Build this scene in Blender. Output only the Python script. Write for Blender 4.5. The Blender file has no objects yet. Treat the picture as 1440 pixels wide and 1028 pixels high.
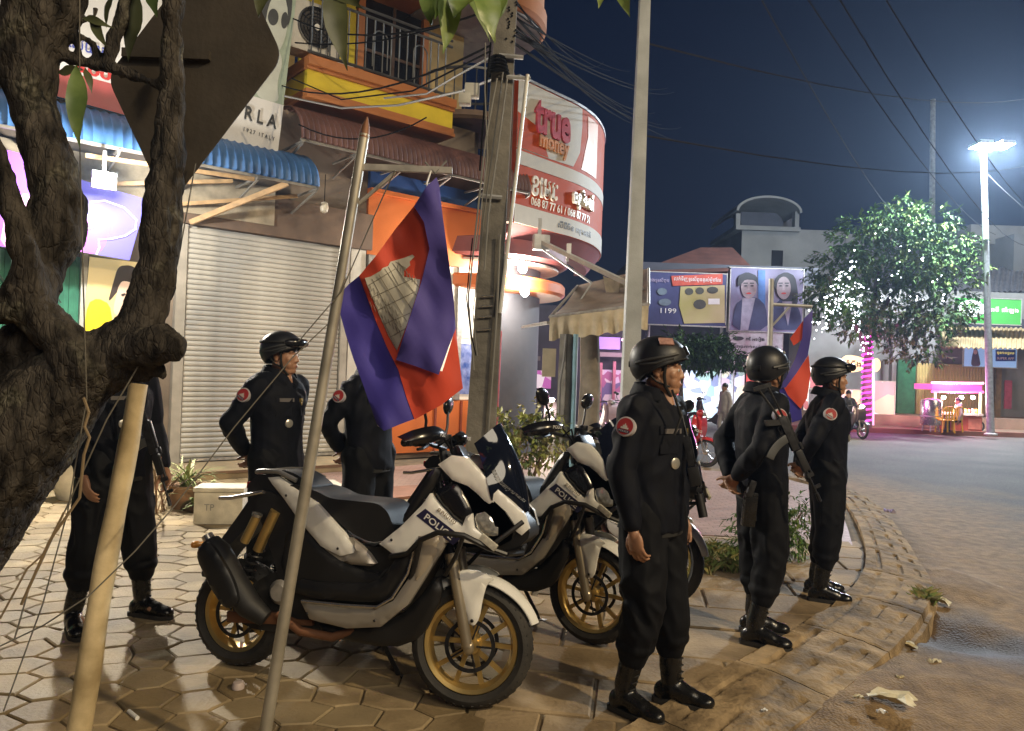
import bpy, bmesh, math, random
import numpy as np
from mathutils import Vector, Matrix, noise
from mathutils.geometry import delaunay_2d_cdt
R = math.radians
rnd = random.Random(7)
sc = bpy.context.scene
col = sc.collection

# ---------------------------------------------------------------- camera
F, EYE = 1070.0, 1.52                     # focal length in photo pixels, eye height
ROLL, PITCH = R(2.0), R(0.51)
_r = Vector((math.cos(ROLL), 0, math.sin(ROLL)))
_u0 = Vector((-math.sin(ROLL), 0, math.cos(ROLL)))
_fw = Vector((0, 1, 0)) * math.cos(PITCH) + _u0 * math.sin(PITCH)
_up = _u0 * math.cos(PITCH) - Vector((0, 1, 0)) * math.sin(PITCH)
cam_data = bpy.data.cameras.new('camera')
cam = bpy.data.objects.new('camera', cam_data)
col.objects.link(cam)
cam.matrix_world = Matrix(((_r.x, _up.x, -_fw.x, 0), (_r.y, _up.y, -_fw.y, 0), (_r.z, _up.z, -_fw.z, EYE), (0, 0, 0, 1)))
cam_data.sensor_width = 36
cam_data.lens = F / 1440 * 36
cam_data.clip_end = 500
cam_data.clip_start = 0.05
sc.camera = cam

# ---------------------------------------------------------------- night sky, dim fill, exposure
world = bpy.data.worlds.new('World')
sc.world = world
world.use_nodes = True
nt = world.node_tree
bg = nt.nodes['Background']
sky = nt.nodes.new('ShaderNodeTexSky')
sky.sky_type = 'NISHITA'
sky.sun_disc = False
sky.sun_elevation = R(-4.5)
sky.sun_rotation = R(75)
tint = nt.nodes.new('ShaderNodeMix'); tint.data_type = 'RGBA'; tint.blend_type = 'MULTIPLY'
tint.inputs[0].default_value = 1.0
tint.inputs[7].default_value = (0.55, 0.75, 1.15, 1)
nt.links.new(sky.outputs[0], tint.inputs[6])
add = nt.nodes.new('ShaderNodeMix'); add.data_type = 'RGBA'; add.blend_type = 'ADD'
add.inputs[0].default_value = 1.0
add.inputs[7].default_value = (0.008, 0.034, 0.15, 1)     # town glow in the night air
nt.links.new(tint.outputs[2], add.inputs[6])
nt.links.new(add.outputs[2], bg.inputs[0])
bg.inputs[1].default_value = 0.05
sun_d = bpy.data.lights.new('fill_sun', 'SUN')  # soft warm fill added from behind the camera to lift the dark sides
sun_d.energy = 0.5
sun_d.angle = R(25)
sun_d.color = (1.0, 0.86, 0.66)
sun = bpy.data.objects.new('fill_sun', sun_d)
col.objects.link(sun)
sun.rotation_euler = (R(58), 0, R(24))
sc.view_settings.view_transform = 'Standard'
sc.view_settings.look = 'None'
sc.view_settings.exposure = 1.05
sc.view_settings.gamma = 1.0
sc.view_settings.use_curve_mapping = False
cy = sc.cycles
cy.use_denoising = True
cy.max_bounces = 6
cy.diffuse_bounces = 3
cy.glossy_bounces = 3
cy.transmission_bounces = 4
cy.transparent_max_bounces = 6
cy.sample_clamp_indirect = 4.0
cy.caustics_reflective = False
cy.caustics_refractive = False
cy.use_light_tree = True

# ---------------------------------------------------------------- photo pixels -> places
def ray(px, py):
    d = _fw + _r * ((px - 720) / F) - _up * ((py - 514) / F)
    return d / d.y
def at(px, py, D):
    return Vector((0, 0, EYE)) + ray(px, py) * D
def gnd(px, py, z=0.0):
    d = ray(px, py)
    return Vector((0, 0, EYE)) + d * ((z - EYE) / d.z)
FA = R(40)
FO = Vector((-4.57, 10.5, 0))
FS = Vector((math.cos(FA), math.sin(FA), 0))
FN = Vector((math.sin(FA), -math.cos(FA), 0))
def fac(px, py, off=0.0):
    """facade coordinates (s along, -off towards the street, h up) of a photo pixel"""
    d = ray(px, py)
    k = (FO + FN * off).dot(FN) / (d.x * FN.x + d.y * FN.y)
    p = d * k
    return Vector(((p - FO).dot(FS), -off, p.z + EYE))

# ---------------------------------------------------------------- materials
MATS = {}
def mk(name, c, rough=0.6, metal=0.0, var=0.15, scale=6.0, bump=0.0, bscale=60.0, c2=None, spec=0.5, detail=4.0, coat=0.0):
    if name in MATS: return MATS[name]
    m = bpy.data.materials.new(name); m.use_nodes = True
    n = m.node_tree.nodes; l = m.node_tree.links
    b = n['Principled BSDF']
    b.inputs['Roughness'].default_value = rough
    b.inputs['Metallic'].default_value = metal
    b.inputs['Specular IOR Level'].default_value = spec
    b.inputs['Coat Weight'].default_value = coat
    tc = n.new('ShaderNodeTexCoord')
    if var > 0 or c2:
        tx = n.new('ShaderNodeTexNoise'); tx.inputs['Scale'].default_value = scale; tx.inputs['Detail'].default_value = detail
        l.new(tc.outputs['Object'], tx.inputs['Vector'])
        cr = n.new('ShaderNodeValToRGB')
        cr.color_ramp.elements[0].position = 0.32; cr.color_ramp.elements[1].position = 0.68
        lo = tuple(max(0, x * (1 - var)) for x in c) + (1,)
        hi = tuple(min(1, x * (1 + var)) for x in (c2 or c)) + (1,)
        cr.color_ramp.elements[0].color = lo; cr.color_ramp.elements[1].color = hi
        l.new(tx.outputs['Fac'], cr.inputs[0]); l.new(cr.outputs[0], b.inputs['Base Color'])
        mr = n.new('ShaderNodeMapRange'); mr.inputs[3].default_value = max(0.02, rough - 0.1); mr.inputs[4].default_value = min(1, rough + 0.1)
        l.new(tx.outputs['Fac'], mr.inputs[0]); l.new(mr.outputs[0], b.inputs['Roughness'])
    else:
        b.inputs['Base Color'].default_value = (*c, 1)
    if bump > 0:
        t2 = n.new('ShaderNodeTexNoise'); t2.inputs['Scale'].default_value = bscale; t2.inputs['Detail'].default_value = 5
        l.new(tc.outputs['Object'], t2.inputs['Vector'])
        bp = n.new('ShaderNodeBump'); bp.inputs['Strength'].default_value = bump; bp.inputs['Distance'].default_value = 0.02
        l.new(t2.outputs['Fac'], bp.inputs['Height']); l.new(bp.outputs[0], b.inputs['Normal'])
    MATS[name] = m
    return m
def em(name, c, strength):
    if name in MATS: return MATS[name]
    m = bpy.data.materials.new(name); m.use_nodes = True
    b = m.node_tree.nodes['Principled BSDF']
    b.inputs['Base Color'].default_value = (*[min(1, x) for x in c], 1)
    b.inputs['Emission Color'].default_value = (*c, 1)
    b.inputs['Emission Strength'].default_value = strength * (0.62 if strength < 5 else 1)
    MATS[name] = m
    return m
def noise_em(name, cols, strength, scale):
    """many small goods in different colours, the shop light put in as their own glow"""
    m = bpy.data.materials.new(name); m.use_nodes = True
    n = m.node_tree.nodes; l = m.node_tree.links; b = n['Principled BSDF']
    tc = n.new('ShaderNodeTexCoord'); v = n.new('ShaderNodeTexVoronoi'); v.inputs['Scale'].default_value = scale
    l.new(tc.outputs['Object'], v.inputs['Vector'])
    cr = n.new('ShaderNodeValToRGB'); cr.color_ramp.interpolation = 'CONSTANT'
    while len(cr.color_ramp.elements) < len(cols): cr.color_ramp.elements.new(0.5)
    for i, c in enumerate(cols):
        cr.color_ramp.elements[i].position = i / len(cols); cr.color_ramp.elements[i].color = (*c, 1)
    sp = n.new('ShaderNodeSeparateColor'); l.new(v.outputs['Color'], sp.inputs[0]); l.new(sp.outputs[0], cr.inputs[0])
    l.new(cr.outputs[0], b.inputs['Base Color']); l.new(cr.outputs[0], b.inputs['Emission Color'])
    b.inputs['Emission Strength'].default_value = strength * 0.5
    MATS[name] = m
    return m

BLACK = mk('black_plastic', (0.012, 0.012, 0.013), 0.42, var=0.2)
GLOSSBLACK = mk('gloss_black', (0.008, 0.008, 0.01), 0.22, var=0.0)
RUBBER = mk('tyre_rubber', (0.018, 0.017, 0.016), 0.75, bump=0.15, bscale=90, c2=(0.035, 0.032, 0.028), scale=9)
WHITEP = mk('white_paint', (0.80, 0.80, 0.77), 0.24, var=0.07, scale=9, coat=0.4, bump=0.012, bscale=14, detail=8)
SILVERP = mk('champagne_paint', (0.36, 0.335, 0.30), 0.36, metal=0.3, var=0.05)
GOLD = mk('gold_alloy', (0.72, 0.52, 0.20), 0.34, metal=0.85, var=0.08)
STEEL = mk('bright_steel', (0.6, 0.58, 0.55), 0.25, metal=0.9, var=0.08)
DULLSTEEL = mk('dull_steel', (0.42, 0.40, 0.37), 0.5, metal=0.5, var=0.2, scale=20, bump=0.05)
COPPER = mk('rusty_brown', (0.20, 0.09, 0.045), 0.55, var=0.3, metal=0.3)
SEATM = mk('seat_vinyl', (0.009, 0.009, 0.010), 0.62, bump=0.08, bscale=250, var=0.2)
GLASSD = mk('dark_screen', (0.006, 0.008, 0.016), 0.06, var=0.0, coat=0.5)
LENS = mk('headlight_lens', (0.55, 0.55, 0.52), 0.08, metal=0.6, var=0.4, scale=45)
NAVY = mk('navy_label', (0.018, 0.017, 0.06), 0.4, var=0.05)
WHITE = mk('white_print', (0.78, 0.78, 0.76), 0.5, var=0.03)
UNIFORM = mk('navy_black_cloth', (0.0030, 0.0040, 0.0085), 0.7, var=0.3, scale=14, bump=0.2, bscale=350, spec=0.2)
TROUSER = mk('black_ripstop', (0.0036, 0.0042, 0.0062), 0.7, var=0.3, scale=12, bump=0.2, bscale=300, spec=0.2)
BOOTM = mk('black_boot_leather', (0.008, 0.008, 0.008), 0.27, var=0.2, scale=25, bump=0.06, bscale=120)
HELM = mk('helmet_black', (0.010, 0.0115, 0.016), 0.46, var=0.25, scale=14, bump=0.03, bscale=200)
STRAP = mk('black_webbing', (0.012, 0.012, 0.012), 0.8, var=0.2)
SKIN = mk('skin_tan', (0.36, 0.19, 0.115), 0.45, var=0.1, scale=18, bump=0.05, bscale=220)
HAIR = mk('black_hair', (0.008, 0.007, 0.006), 0.5, var=0.3, scale=60)
GUNM = mk('gun_metal', (0.035, 0.036, 0.040), 0.38, metal=0.6, var=0.3, scale=40)
MAGM = mk('magazine_grey', (0.10, 0.105, 0.11), 0.42, metal=0.5, var=0.15)
REDP = mk('red_print', (0.55, 0.03, 0.03), 0.5, var=0.05)
GREYP = mk('grey_print', (0.38, 0.38, 0.37), 0.6, var=0.1)
CONC = mk('concrete_pole', (0.155, 0.145, 0.125), 0.9, var=0.35, scale=5, bump=0.4, bscale=30)
CABLE = mk('black_cable', (0.008, 0.008, 0.009), 0.9, var=0, spec=0.05)
GCABLE = mk('grey_cable', (0.19, 0.185, 0.17), 0.6, var=0.1)
GALV = mk('galvanised', (0.40, 0.41, 0.42), 0.5, metal=0.35, var=0.2, scale=12)

# ---------------------------------------------------------------- mesh helpers
I3 = Matrix.Identity(3)
def rz(a): return Matrix.Rotation(a, 3, 'Z')
def frame(d):
    d = d.normalized()
    a = Vector((0, 0, 1)) if abs(d.z) < 0.9 else Vector((1, 0, 0))
    x = d.cross(a).normalized(); y = d.cross(x)
    return x, y
class MB:
    def __init__(s): s.v = []; s.f = []; s.m = []
    def add(s, vs, fs, m=0):
        b = len(s.v); s.v += [tuple(v) for v in vs]; s.f += [tuple(i + b for i in f) for f in fs]; s.m += [m] * len(fs); return s
    def box(s, c, d, rot=None, m=0):
        rot = rot or I3; c = Vector(c)
        vs = [c + rot @ Vector((x * d[0] / 2, y * d[1] / 2, z * d[2] / 2)) for z in (-1, 1) for y in (-1, 1) for x in (-1, 1)]
        return s.add(vs, [(0, 2, 3, 1), (4, 5, 7, 6), (0, 1, 5, 4), (2, 6, 7, 3), (0, 4, 6, 2), (1, 3, 7, 5)], m)
    def span(s, a, b, m=0):
        a = Vector(a); b = Vector(b)
        return s.box((a + b) / 2, [abs(x) for x in (b - a)], None, m)
    def bar(s, a, b, w, h, m=0, up=(0, 0, 1)):
        """rectangular bar from a to b"""
        a = Vector(a); b = Vector(b); d = (b - a).normalized(); y = Vector(up).cross(d)
        if y.length < 1e-4: y = Vector((1, 0, 0)).cross(d)
        y.normalize(); z = d.cross(y)
        rot = Matrix((d, y, z)).transposed()
        return s.box((a + b) / 2, ((b - a).length, w, h), rot, m)
    def tube(s, pts, r, n=8, m=0, close=False):
        pts = [Vector(p) for p in pts]; k = len(pts)
        rs = r if isinstance(r, (list, tuple)) else [r] * k
        vs = []; fs = []; px = None
        for i, p in enumerate(pts):
            d = (pts[(i + 1) % k] - pts[i - 1]) if close else pts[min(i + 1, k - 1)] - pts[max(i - 1, 0)]
            if d.length < 1e-9: d = Vector((0, 0, 1))
            d.normalize()
            if px is None: px, _ = frame(d)
            px = (px - d * px.dot(d)).normalized(); py = d.cross(px)
            for j in range(n):
                a = 2 * math.pi * j / n
                vs.append(p + (px * math.cos(a) + py * math.sin(a)) * rs[i])
        for i in range(k if close else k - 1):
            i2 = (i + 1) % k
            for j in range(n):
                fs.append((i * n + j, i * n + (j + 1) % n, i2 * n + (j + 1) % n, i2 * n + j))
        if not close:
            fs.append(tuple(range(n - 1, -1, -1))); fs.append(tuple((k - 1) * n + j for j in range(n)))
        return s.add(vs, fs, m)
    def lathe(s, prof, n=24, M=None, m=0, close=False):
        """prof: (radius, height) about local z, placed by the 4x4 M"""
        M = M or Matrix.Identity(4); k = len(prof); vs = []; fs = []
        for r, z in prof:
            for j in range(n):
                a = 2 * math.pi * j / n
                vs.append(M @ Vector((r * math.cos(a), r * math.sin(a), z)))
        for i in range(k if close else k - 1):
            i2 = (i + 1) % k
            for j in range(n):
                fs.append((i * n + j, i * n + (j + 1) % n, i2 * n + (j + 1) % n, i2 * n + j))
        if not close:
            fs.append(tuple(range(n - 1, -1, -1))); fs.append(tuple((k - 1) * n + j for j in range(n)))
        return s.add(vs, fs, m)
    def ell(s, c, r, rot=None, nu=16, nv=10, m=0):
        rot = rot or I3; c = Vector(c); r = r if isinstance(r, (list, tuple)) else (r, r, r)
        vs = [c + rot @ Vector((0, 0, r[2]))]; fs = []
        for i in range(1, nv):
            t = math.pi * i / nv
            for j in range(nu):
                a = 2 * math.pi * j / nu
                vs.append(c + rot @ Vector((r[0] * math.sin(t) * math.cos(a), r[1] * math.sin(t) * math.sin(a), r[2] * math.cos(t))))
        vs.append(c + rot @ Vector((0, 0, -r[2])))
        for j in range(nu): fs.append((0, 1 + j, 1 + (j + 1) % nu))
        for i in range(nv - 2):
            for j in range(nu):
                a = 1 + i * nu; fs.append((a + j, a + nu + j, a + nu + (j + 1) % nu, a + (j + 1) % nu))
        e = len(vs) - 1; a = 1 + (nv - 2) * nu
        for j in range(nu): fs.append((a + (j + 1) % nu, a + j, e))
        return s.add(vs, fs, m)
    def cap(s, a, b, ra, rb=None, n=12, m=0):
        """tapered capsule with round ends"""
        rb = ra if rb is None else rb
        a = Vector(a); b = Vector(b); d = b - a; L = d.length; d = d / L if L > 1e-9 else Vector((0, 0, 1))
        pts = []; rs = []
        for t in (-0.98, -0.8, -0.5, 0): pts.append(a + d * ra * t); rs.append(ra * math.sqrt(1 - t * t))
        for t in (0, 0.5, 0.8, 0.98): pts.append(b + d * rb * t); rs.append(rb * math.sqrt(1 - t * t))
        return s.tube(pts, rs, n, m)
    def loft(s, rings, m=0):
        """rings: (centre, rx, ry) stacked along z-ish; ellipses in the xy plane"""
        n = 20; vs = []; fs = []
        for c, rx, ry in rings:
            for j in range(n):
                a = 2 * math.pi * j / n
                vs.append((c[0] + rx * math.cos(a), c[1] + ry * math.sin(a), c[2]))
        k = len(rings)
        for i in range(k - 1):
            for j in range(n): fs.append((i * n + j, i * n + (j + 1) % n, (i + 1) * n + (j + 1) % n, (i + 1) * n + j))
        fs.append(tuple(range(n - 1, -1, -1))); fs.append(tuple((k - 1) * n + j for j in range(n)))
        return s.add(vs, fs, m)
    def prism(s, poly, a, b, M=None, m=0, mside=None):
        """polygon in local xy between z=a and z=b, placed by M"""
        M = M or Matrix.Identity(4); k = len(poly)
        area = sum(poly[i][0] * poly[(i + 1) % k][1] - poly[(i + 1) % k][0] * poly[i][1] for i in range(k))
        if area < 0: poly = poly[::-1]
        vs = [M @ Vector((x, y, a)) for x, y in poly] + [M @ Vector((x, y, b)) for x, y in poly]
        s.add(vs, [tuple(range(k - 1, -1, -1)), tuple(range(k, 2 * k))], m)
        s.add(vs, [(i, (i + 1) % k, k + (i + 1) % k, k + i) for i in range(k)], m if mside is None else mside)
        return s
    def mesh(s, name, mats, sharp=38, bevel=0):
        me = bpy.data.meshes.new(name)
        me.from_pydata(s.v, [], s.f)
        for q in (mats if isinstance(mats, (list, tuple)) else [mats]): me.materials.append(q)
        if len(me.materials) > 1: me.polygons.foreach_set('material_index', s.m)
        bm = bmesh.new(); bm.from_mesh(me)
        bmesh.ops.recalc_face_normals(bm, faces=bm.faces) if len(bm.faces) < 60000 else None
        if bevel:
            es = [e for e in bm.edges if len(e.link_faces) == 2 and e.calc_face_angle(0) > R(35)]
            bmesh.ops.bevel(bm, geom=es, offset=bevel, segments=2, profile=0.7, affect='EDGES', clamp_overlap=True)
        bm.to_mesh(me); bm.free()
        me.polygons.foreach_set('use_smooth', [True] * len(me.polygons))
        me.set_sharp_from_angle(angle=R(sharp))
        return me
    def build(s, name, mats, parent=None, sharp=38, bevel=0, loc=None, rot=None):
        return link(name, s.mesh(name, mats, sharp, bevel), parent, loc, rot)
def link(name, me, parent=None, loc=None, rot=None):
    o = bpy.data.objects.new(name, me); col.objects.link(o)
    if parent: o.parent = parent
    if loc: o.location = loc
    if rot: o.rotation_euler = rot
    return o
def tag(o, label=None, cat=None, group=None, kind=None):
    if label: o['label'] = label
    if cat: o['category'] = cat
    if group: o['group'] = group
    if kind: o['kind'] = kind
    return o
def thing(name, label, cat, loc=(0, 0, 0), rz_=0.0, group=None, rot=None):
    o = bpy.data.objects.new(name, None); col.objects.link(o)
    o.empty_display_size = 0.2
    o.location = loc; o.rotation_euler = rot or (0, 0, rz_)
    return tag(o, label, cat, group)
def copy_tree(o, parent=None):
    c = o.copy(); col.objects.link(c)
    if parent: c.parent = parent
    for ch in o.children: copy_tree(ch, c)
    return c
def inside(p, poly):
    x, y = p; r = False; j = len(poly) - 1
    for i in range(len(poly)):
        a, b = poly[i], poly[j]
        if (a[1] > y) != (b[1] > y) and x < (b[0] - a[0]) * (y - a[1]) / (b[1] - a[1]) + a[0]: r = not r
        j = i
    return r
def edge_dist(p, poly):
    best = 9e9
    for i in range(len(poly)):
        ax, ay = poly[i]; bx, by = poly[(i + 1) % len(poly)]
        dx, dy = bx - ax, by - ay; L = dx * dx + dy * dy
        t = 0 if L == 0 else max(0, min(1, ((p[0] - ax) * dx + (p[1] - ay) * dy) / L))
        best = min(best, math.hypot(p[0] - ax - t * dx, p[1] - ay - t * dy))
    return best
def smooth_poly(pts, k=2):
    for _ in range(k):
        q = []
        for i in range(len(pts)):
            a, b = pts[i], pts[(i + 1) % len(pts)]
            q.append((a[0] * .8 + b[0] * .2, a[1] * .8 + b[1] * .2)); q.append((a[0] * .2 + b[0] * .8, a[1] * .2 + b[1] * .8))
        pts = q
    return pts
def tri_grid(poly, h):
    """triangulate a polygon with an inner grid of spacing h; returns (points, tris, distance of each point to the outline)"""
    bd = []
    for i in range(len(poly)):
        a, b = poly[i], poly[(i + 1) % len(poly)]
        n = max(1, int(math.hypot(b[0] - a[0], b[1] - a[1]) / h))
        for t in range(n): bd.append((a[0] + (b[0] - a[0]) * t / n, a[1] + (b[1] - a[1]) * t / n))
    nb = len(bd)
    xs = [p[0] for p in poly]; ys = [p[1] for p in poly]
    ins = []; y = min(ys); row = 0
    while y < max(ys):
        x = min(xs) + (h / 2 if row % 2 else 0)
        while x < max(xs):
            if inside((x, y), poly) and edge_dist((x, y), poly) > h * .45: ins.append((x, y))
            x += h
        y += h * .87; row += 1
    # a dense rim so that rounded edges shade well
    pts = [Vector(p) for p in bd + ins]
    v, e, f, *_ = delaunay_2d_cdt(pts, [(i, (i + 1) % nb) for i in range(nb)], [list(range(nb))], 1, 1e-6)
    vv = [(p.x, p.y) for p in v]
    f = [t for t in f]
    return vv, f, [edge_dist(p, poly) for p in vv]
def panel(mb, poly, w, side=-1, r=0.02, t=0.03, h=0.022, m=0):
    """a bodywork panel: outline in (x, z), outer face at y = side * w(x, z) with edges rounded over radius r"""
    vv, ff, dd = tri_grid(poly, h)
    vs = []
    for (x, z), d in zip(vv, dd):
        q = min(1, d / r); drop = r * (1 - math.sqrt(max(0, 1 - (1 - q) ** 2)))
        vs.append((x, side * ((w(x, z) if callable(w) else w) - drop), z))
    mb.add(vs, [tuple(f) for f in ff], m)
    n = len(vs)
    inner = [(x, side * ((w(x, z) if callable(w) else w) - t - r), z) for (x, z) in vv]
    cnt = {}
    for f in ff:
        for i in range(len(f)):
            a, b = f[i], f[(i + 1) % len(f)]; cnt[(a, b)] = 1
    rim = [(a, b) for (a, b) in cnt if (b, a) not in cnt]
    mb.add(vs + inner, [(b, a, n + a, n + b) for a, b in rim], m)
    return mb
def text(name, body, mat, parent, M, width=None, height=None, extrude=0.004, bold=0.0):
    cu = bpy.data.curves.new(name, 'FONT'); cu.body = body; cu.size = 1; cu.align_x = 'CENTER'; cu.align_y = 'CENTER'
    cu.resolution_u = 3; cu.extrude = 0.001; cu.offset = bold
    o = bpy.data.objects.new(name, cu); col.objects.link(o)
    dg = bpy.context.evaluated_depsgraph_get()
    me = bpy.data.meshes.new_from_object(o.evaluated_get(dg))
    bpy.data.objects.remove(o)
    n = len(me.vertices); a = np.empty(n * 3); me.vertices.foreach_get('co', a); a = a.reshape(-1, 3)
    lo = a.min(0); hi = a.max(0); c = (lo + hi) / 2; sz = np.maximum(hi - lo, 1e-6)
    sx = (width / sz[0]) if width else None; sy = (height / sz[1]) if height else None
    sx = sx or sy; sy = sy or sx
    a = (a - c) * np.array([sx, sy, extrude / 0.002])
    me.vertices.foreach_set('co', a.ravel()); me.transform(M); me.update()
    me.materials.clear(); me.materials.append(mat)
    return link(name, me, parent)
def M4(origin, x, y):
    """4x4 whose x and y axes lie along the given vectors (z = x cross y)"""
    x = Vector(x).normalized(); z = x.cross(Vector(y)).normalized(); y = z.cross(x)
    o = Vector(origin)
    return Matrix(((x.x, y.x, z.x, o.x), (x.y, y.y, z.y, o.y), (x.z, y.z, z.z, o.z), (0, 0, 0, 1)))
def lamp(kind, loc, energy, c, radius=0.1, name='lamp_light', parent=None, spot=None, aim=None):
    d = bpy.data.lights.new(name, kind); d.energy = energy; d.color = c; d.shadow_soft_size = radius
    if spot: d.spot_size = spot; d.spot_blend = 0.6
    o = bpy.data.objects.new(name, d); col.objects.link(o); o.location = loc
    if parent: o.parent = parent
    if aim is not None: o.rotation_euler = (Vector(aim) - Vector(loc)).to_track_quat('-Z', 'Y').to_euler()
    return o
def sag(a, b, drop, n=10):
    a = Vector(a); b = Vector(b)
    return [a.lerp(b, t / n) - Vector((0, 0, drop * 4 * (t / n) * (1 - t / n))) for t in range(n + 1)]
# ================================================================ GROUND
KI = [(-0.9, 1.2), (-0.1, 2.45), (0.56, 3.3), (1.2, 4.0), (1.77, 4.62), (2.35, 5.32), (2.78, 5.95), (3.05, 6.45), (3.37, 7.15), (3.72, 8.05), (4.1, 9.1), (4.45, 10.2), (4.6, 11.2), (4.45, 12.0), (4.0, 12.5), (3.2, 12.75), (1.9, 13.2)]
def offset_line(pts, d):
    out = []
    for i, p in enumerate(pts):
        a = Vector(pts[max(0, i - 1)]); b = Vector(pts[min(len(pts) - 1, i + 1)]); t = (b - a).normalized()
        out.append((p[0] + t.y * d, p[1] - t.x * d))
    return out
def kw(i): return 0.52 if i < 11 else max(0.2, 0.52 - 0.06 * (i - 10))
KO = [offset_line(KI, kw(i))[i] for i in range(len(KI))]
def chaikin(L, k=3):
    L = [tuple(p) for p in L]
    for _ in range(k):
        q = [L[0]]
        for a, b_ in zip(L[:-1], L[1:]): q += [(a[0] * .75 + b_[0] * .25, a[1] * .75 + b_[1] * .25), (a[0] * .25 + b_[0] * .75, a[1] * .25 + b_[1] * .75)]
        L = q + [L[-1]]
    return L
KI_A = np.array(KI); KO_A = np.array(KO)
def dist_poly(P, L):
    best = np.full(len(P), 1e9)
    for a, b in zip(L[:-1], L[1:]):
        d = b - a; t = np.clip(((P - a) @ d) / (d @ d), 0, 1)
        best = np.minimum(best, np.linalg.norm(P - a - t[:, None] * d, axis=1))
    return best
ROADZ = -0.13
def vnoise(P, s, seed=0):
    return np.array([noise.noise(Vector((p[0] * s + seed, p[1] * s - seed, seed * 1.7))) for p in P])
def axis(segs):
    out = []
    for a, b, h in segs: out += list(np.arange(a, b, h))
    return np.array(out)
gx = axis([(-70, -10, 10), (-10, -1.5, 1.7), (-1.5, 5.2, 0.055), (5.2, 9, 0.16), (9, 25, 1.0), (25, 100, 8)])
gy = axis([(-20, 0, 5), (0, 1.8, 0.45), (1.8, 7.6, 0.055), (7.6, 12, 0.16), (12, 30, 1.2), (30, 150, 10)])
X, Y = np.meshgrid(gx, gy)
P = np.stack([X.ravel(), Y.ravel()], 1)
dk = dist_poly(P, KO_A)
n1 = vnoise(P, 1.1, 3); n2 = vnoise(P, 4.5, 8); n3 = vnoise(P, 13, 5)
ramp = np.clip(1 - dk / (1.05 + 0.35 * n1), 0, 1) ** 1.3 * np.clip((5.0 - P[:, 1]) / 0.9, 0, 1)
tongue = np.clip(1 - np.hypot((P[:, 0] - 3.55) / 0.62, (P[:, 1] - 6.45) / 0.75), 0, 1)
sill = np.clip(1 - dk / 0.30, 0, 1) * 0.5
z = ROADZ + np.maximum(ramp * 0.115, np.maximum(np.minimum(tongue * 0.17, 0.085), sill * 0.06)) + 0.012 * n2 * np.clip(1 - dk / 2.2, 0, 1) + 0.008 * n3 * np.clip(1 - dk / 1.8, 0, 1)
hole = np.clip(1.25 - np.hypot((P[:, 0] - 2.98) / 0.40, (P[:, 1] - 5.02) / 0.30) - 0.25 * n2, 0, 1)
z -= hole * 0.075
dirt = np.clip(1.35 - dk / (2.2 + 0.9 * n1) + 0.25 * n2 + 0.1 * n3, 0, 1)
dirt = np.maximum(dirt, np.clip((4.6 - P[:, 1]) / 1.6 + 0.3 * n1 - np.clip((P[:, 0] - 2.6) / 2.5, 0, 1), 0, 1))
wet = np.clip(1.55 - np.hypot((P[:, 0] - 3.08) / 0.52, (P[:, 1] - 4.92) / 0.42) + 0.5 * n2, 0, 1)
nx, ny = len(gx), len(gy)
idx = np.arange(nx * ny).reshape(ny, nx)
quads = np.stack([idx[:-1, :-1], idx[:-1, 1:], idx[1:, 1:], idx[1:, :-1]], -1).reshape(-1, 4)
me = bpy.data.meshes.new('road')
me.from_pydata(np.c_[P, z].tolist(), [], quads.tolist())
for nm, arr in (('dirt', dirt), ('wet', wet)):
    at_ = me.attributes.new(nm, 'FLOAT', 'POINT'); at_.data.foreach_set('value', arr.astype(np.float32))
me.polygons.foreach_set('use_smooth', [True] * len(me.polygons))
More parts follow.
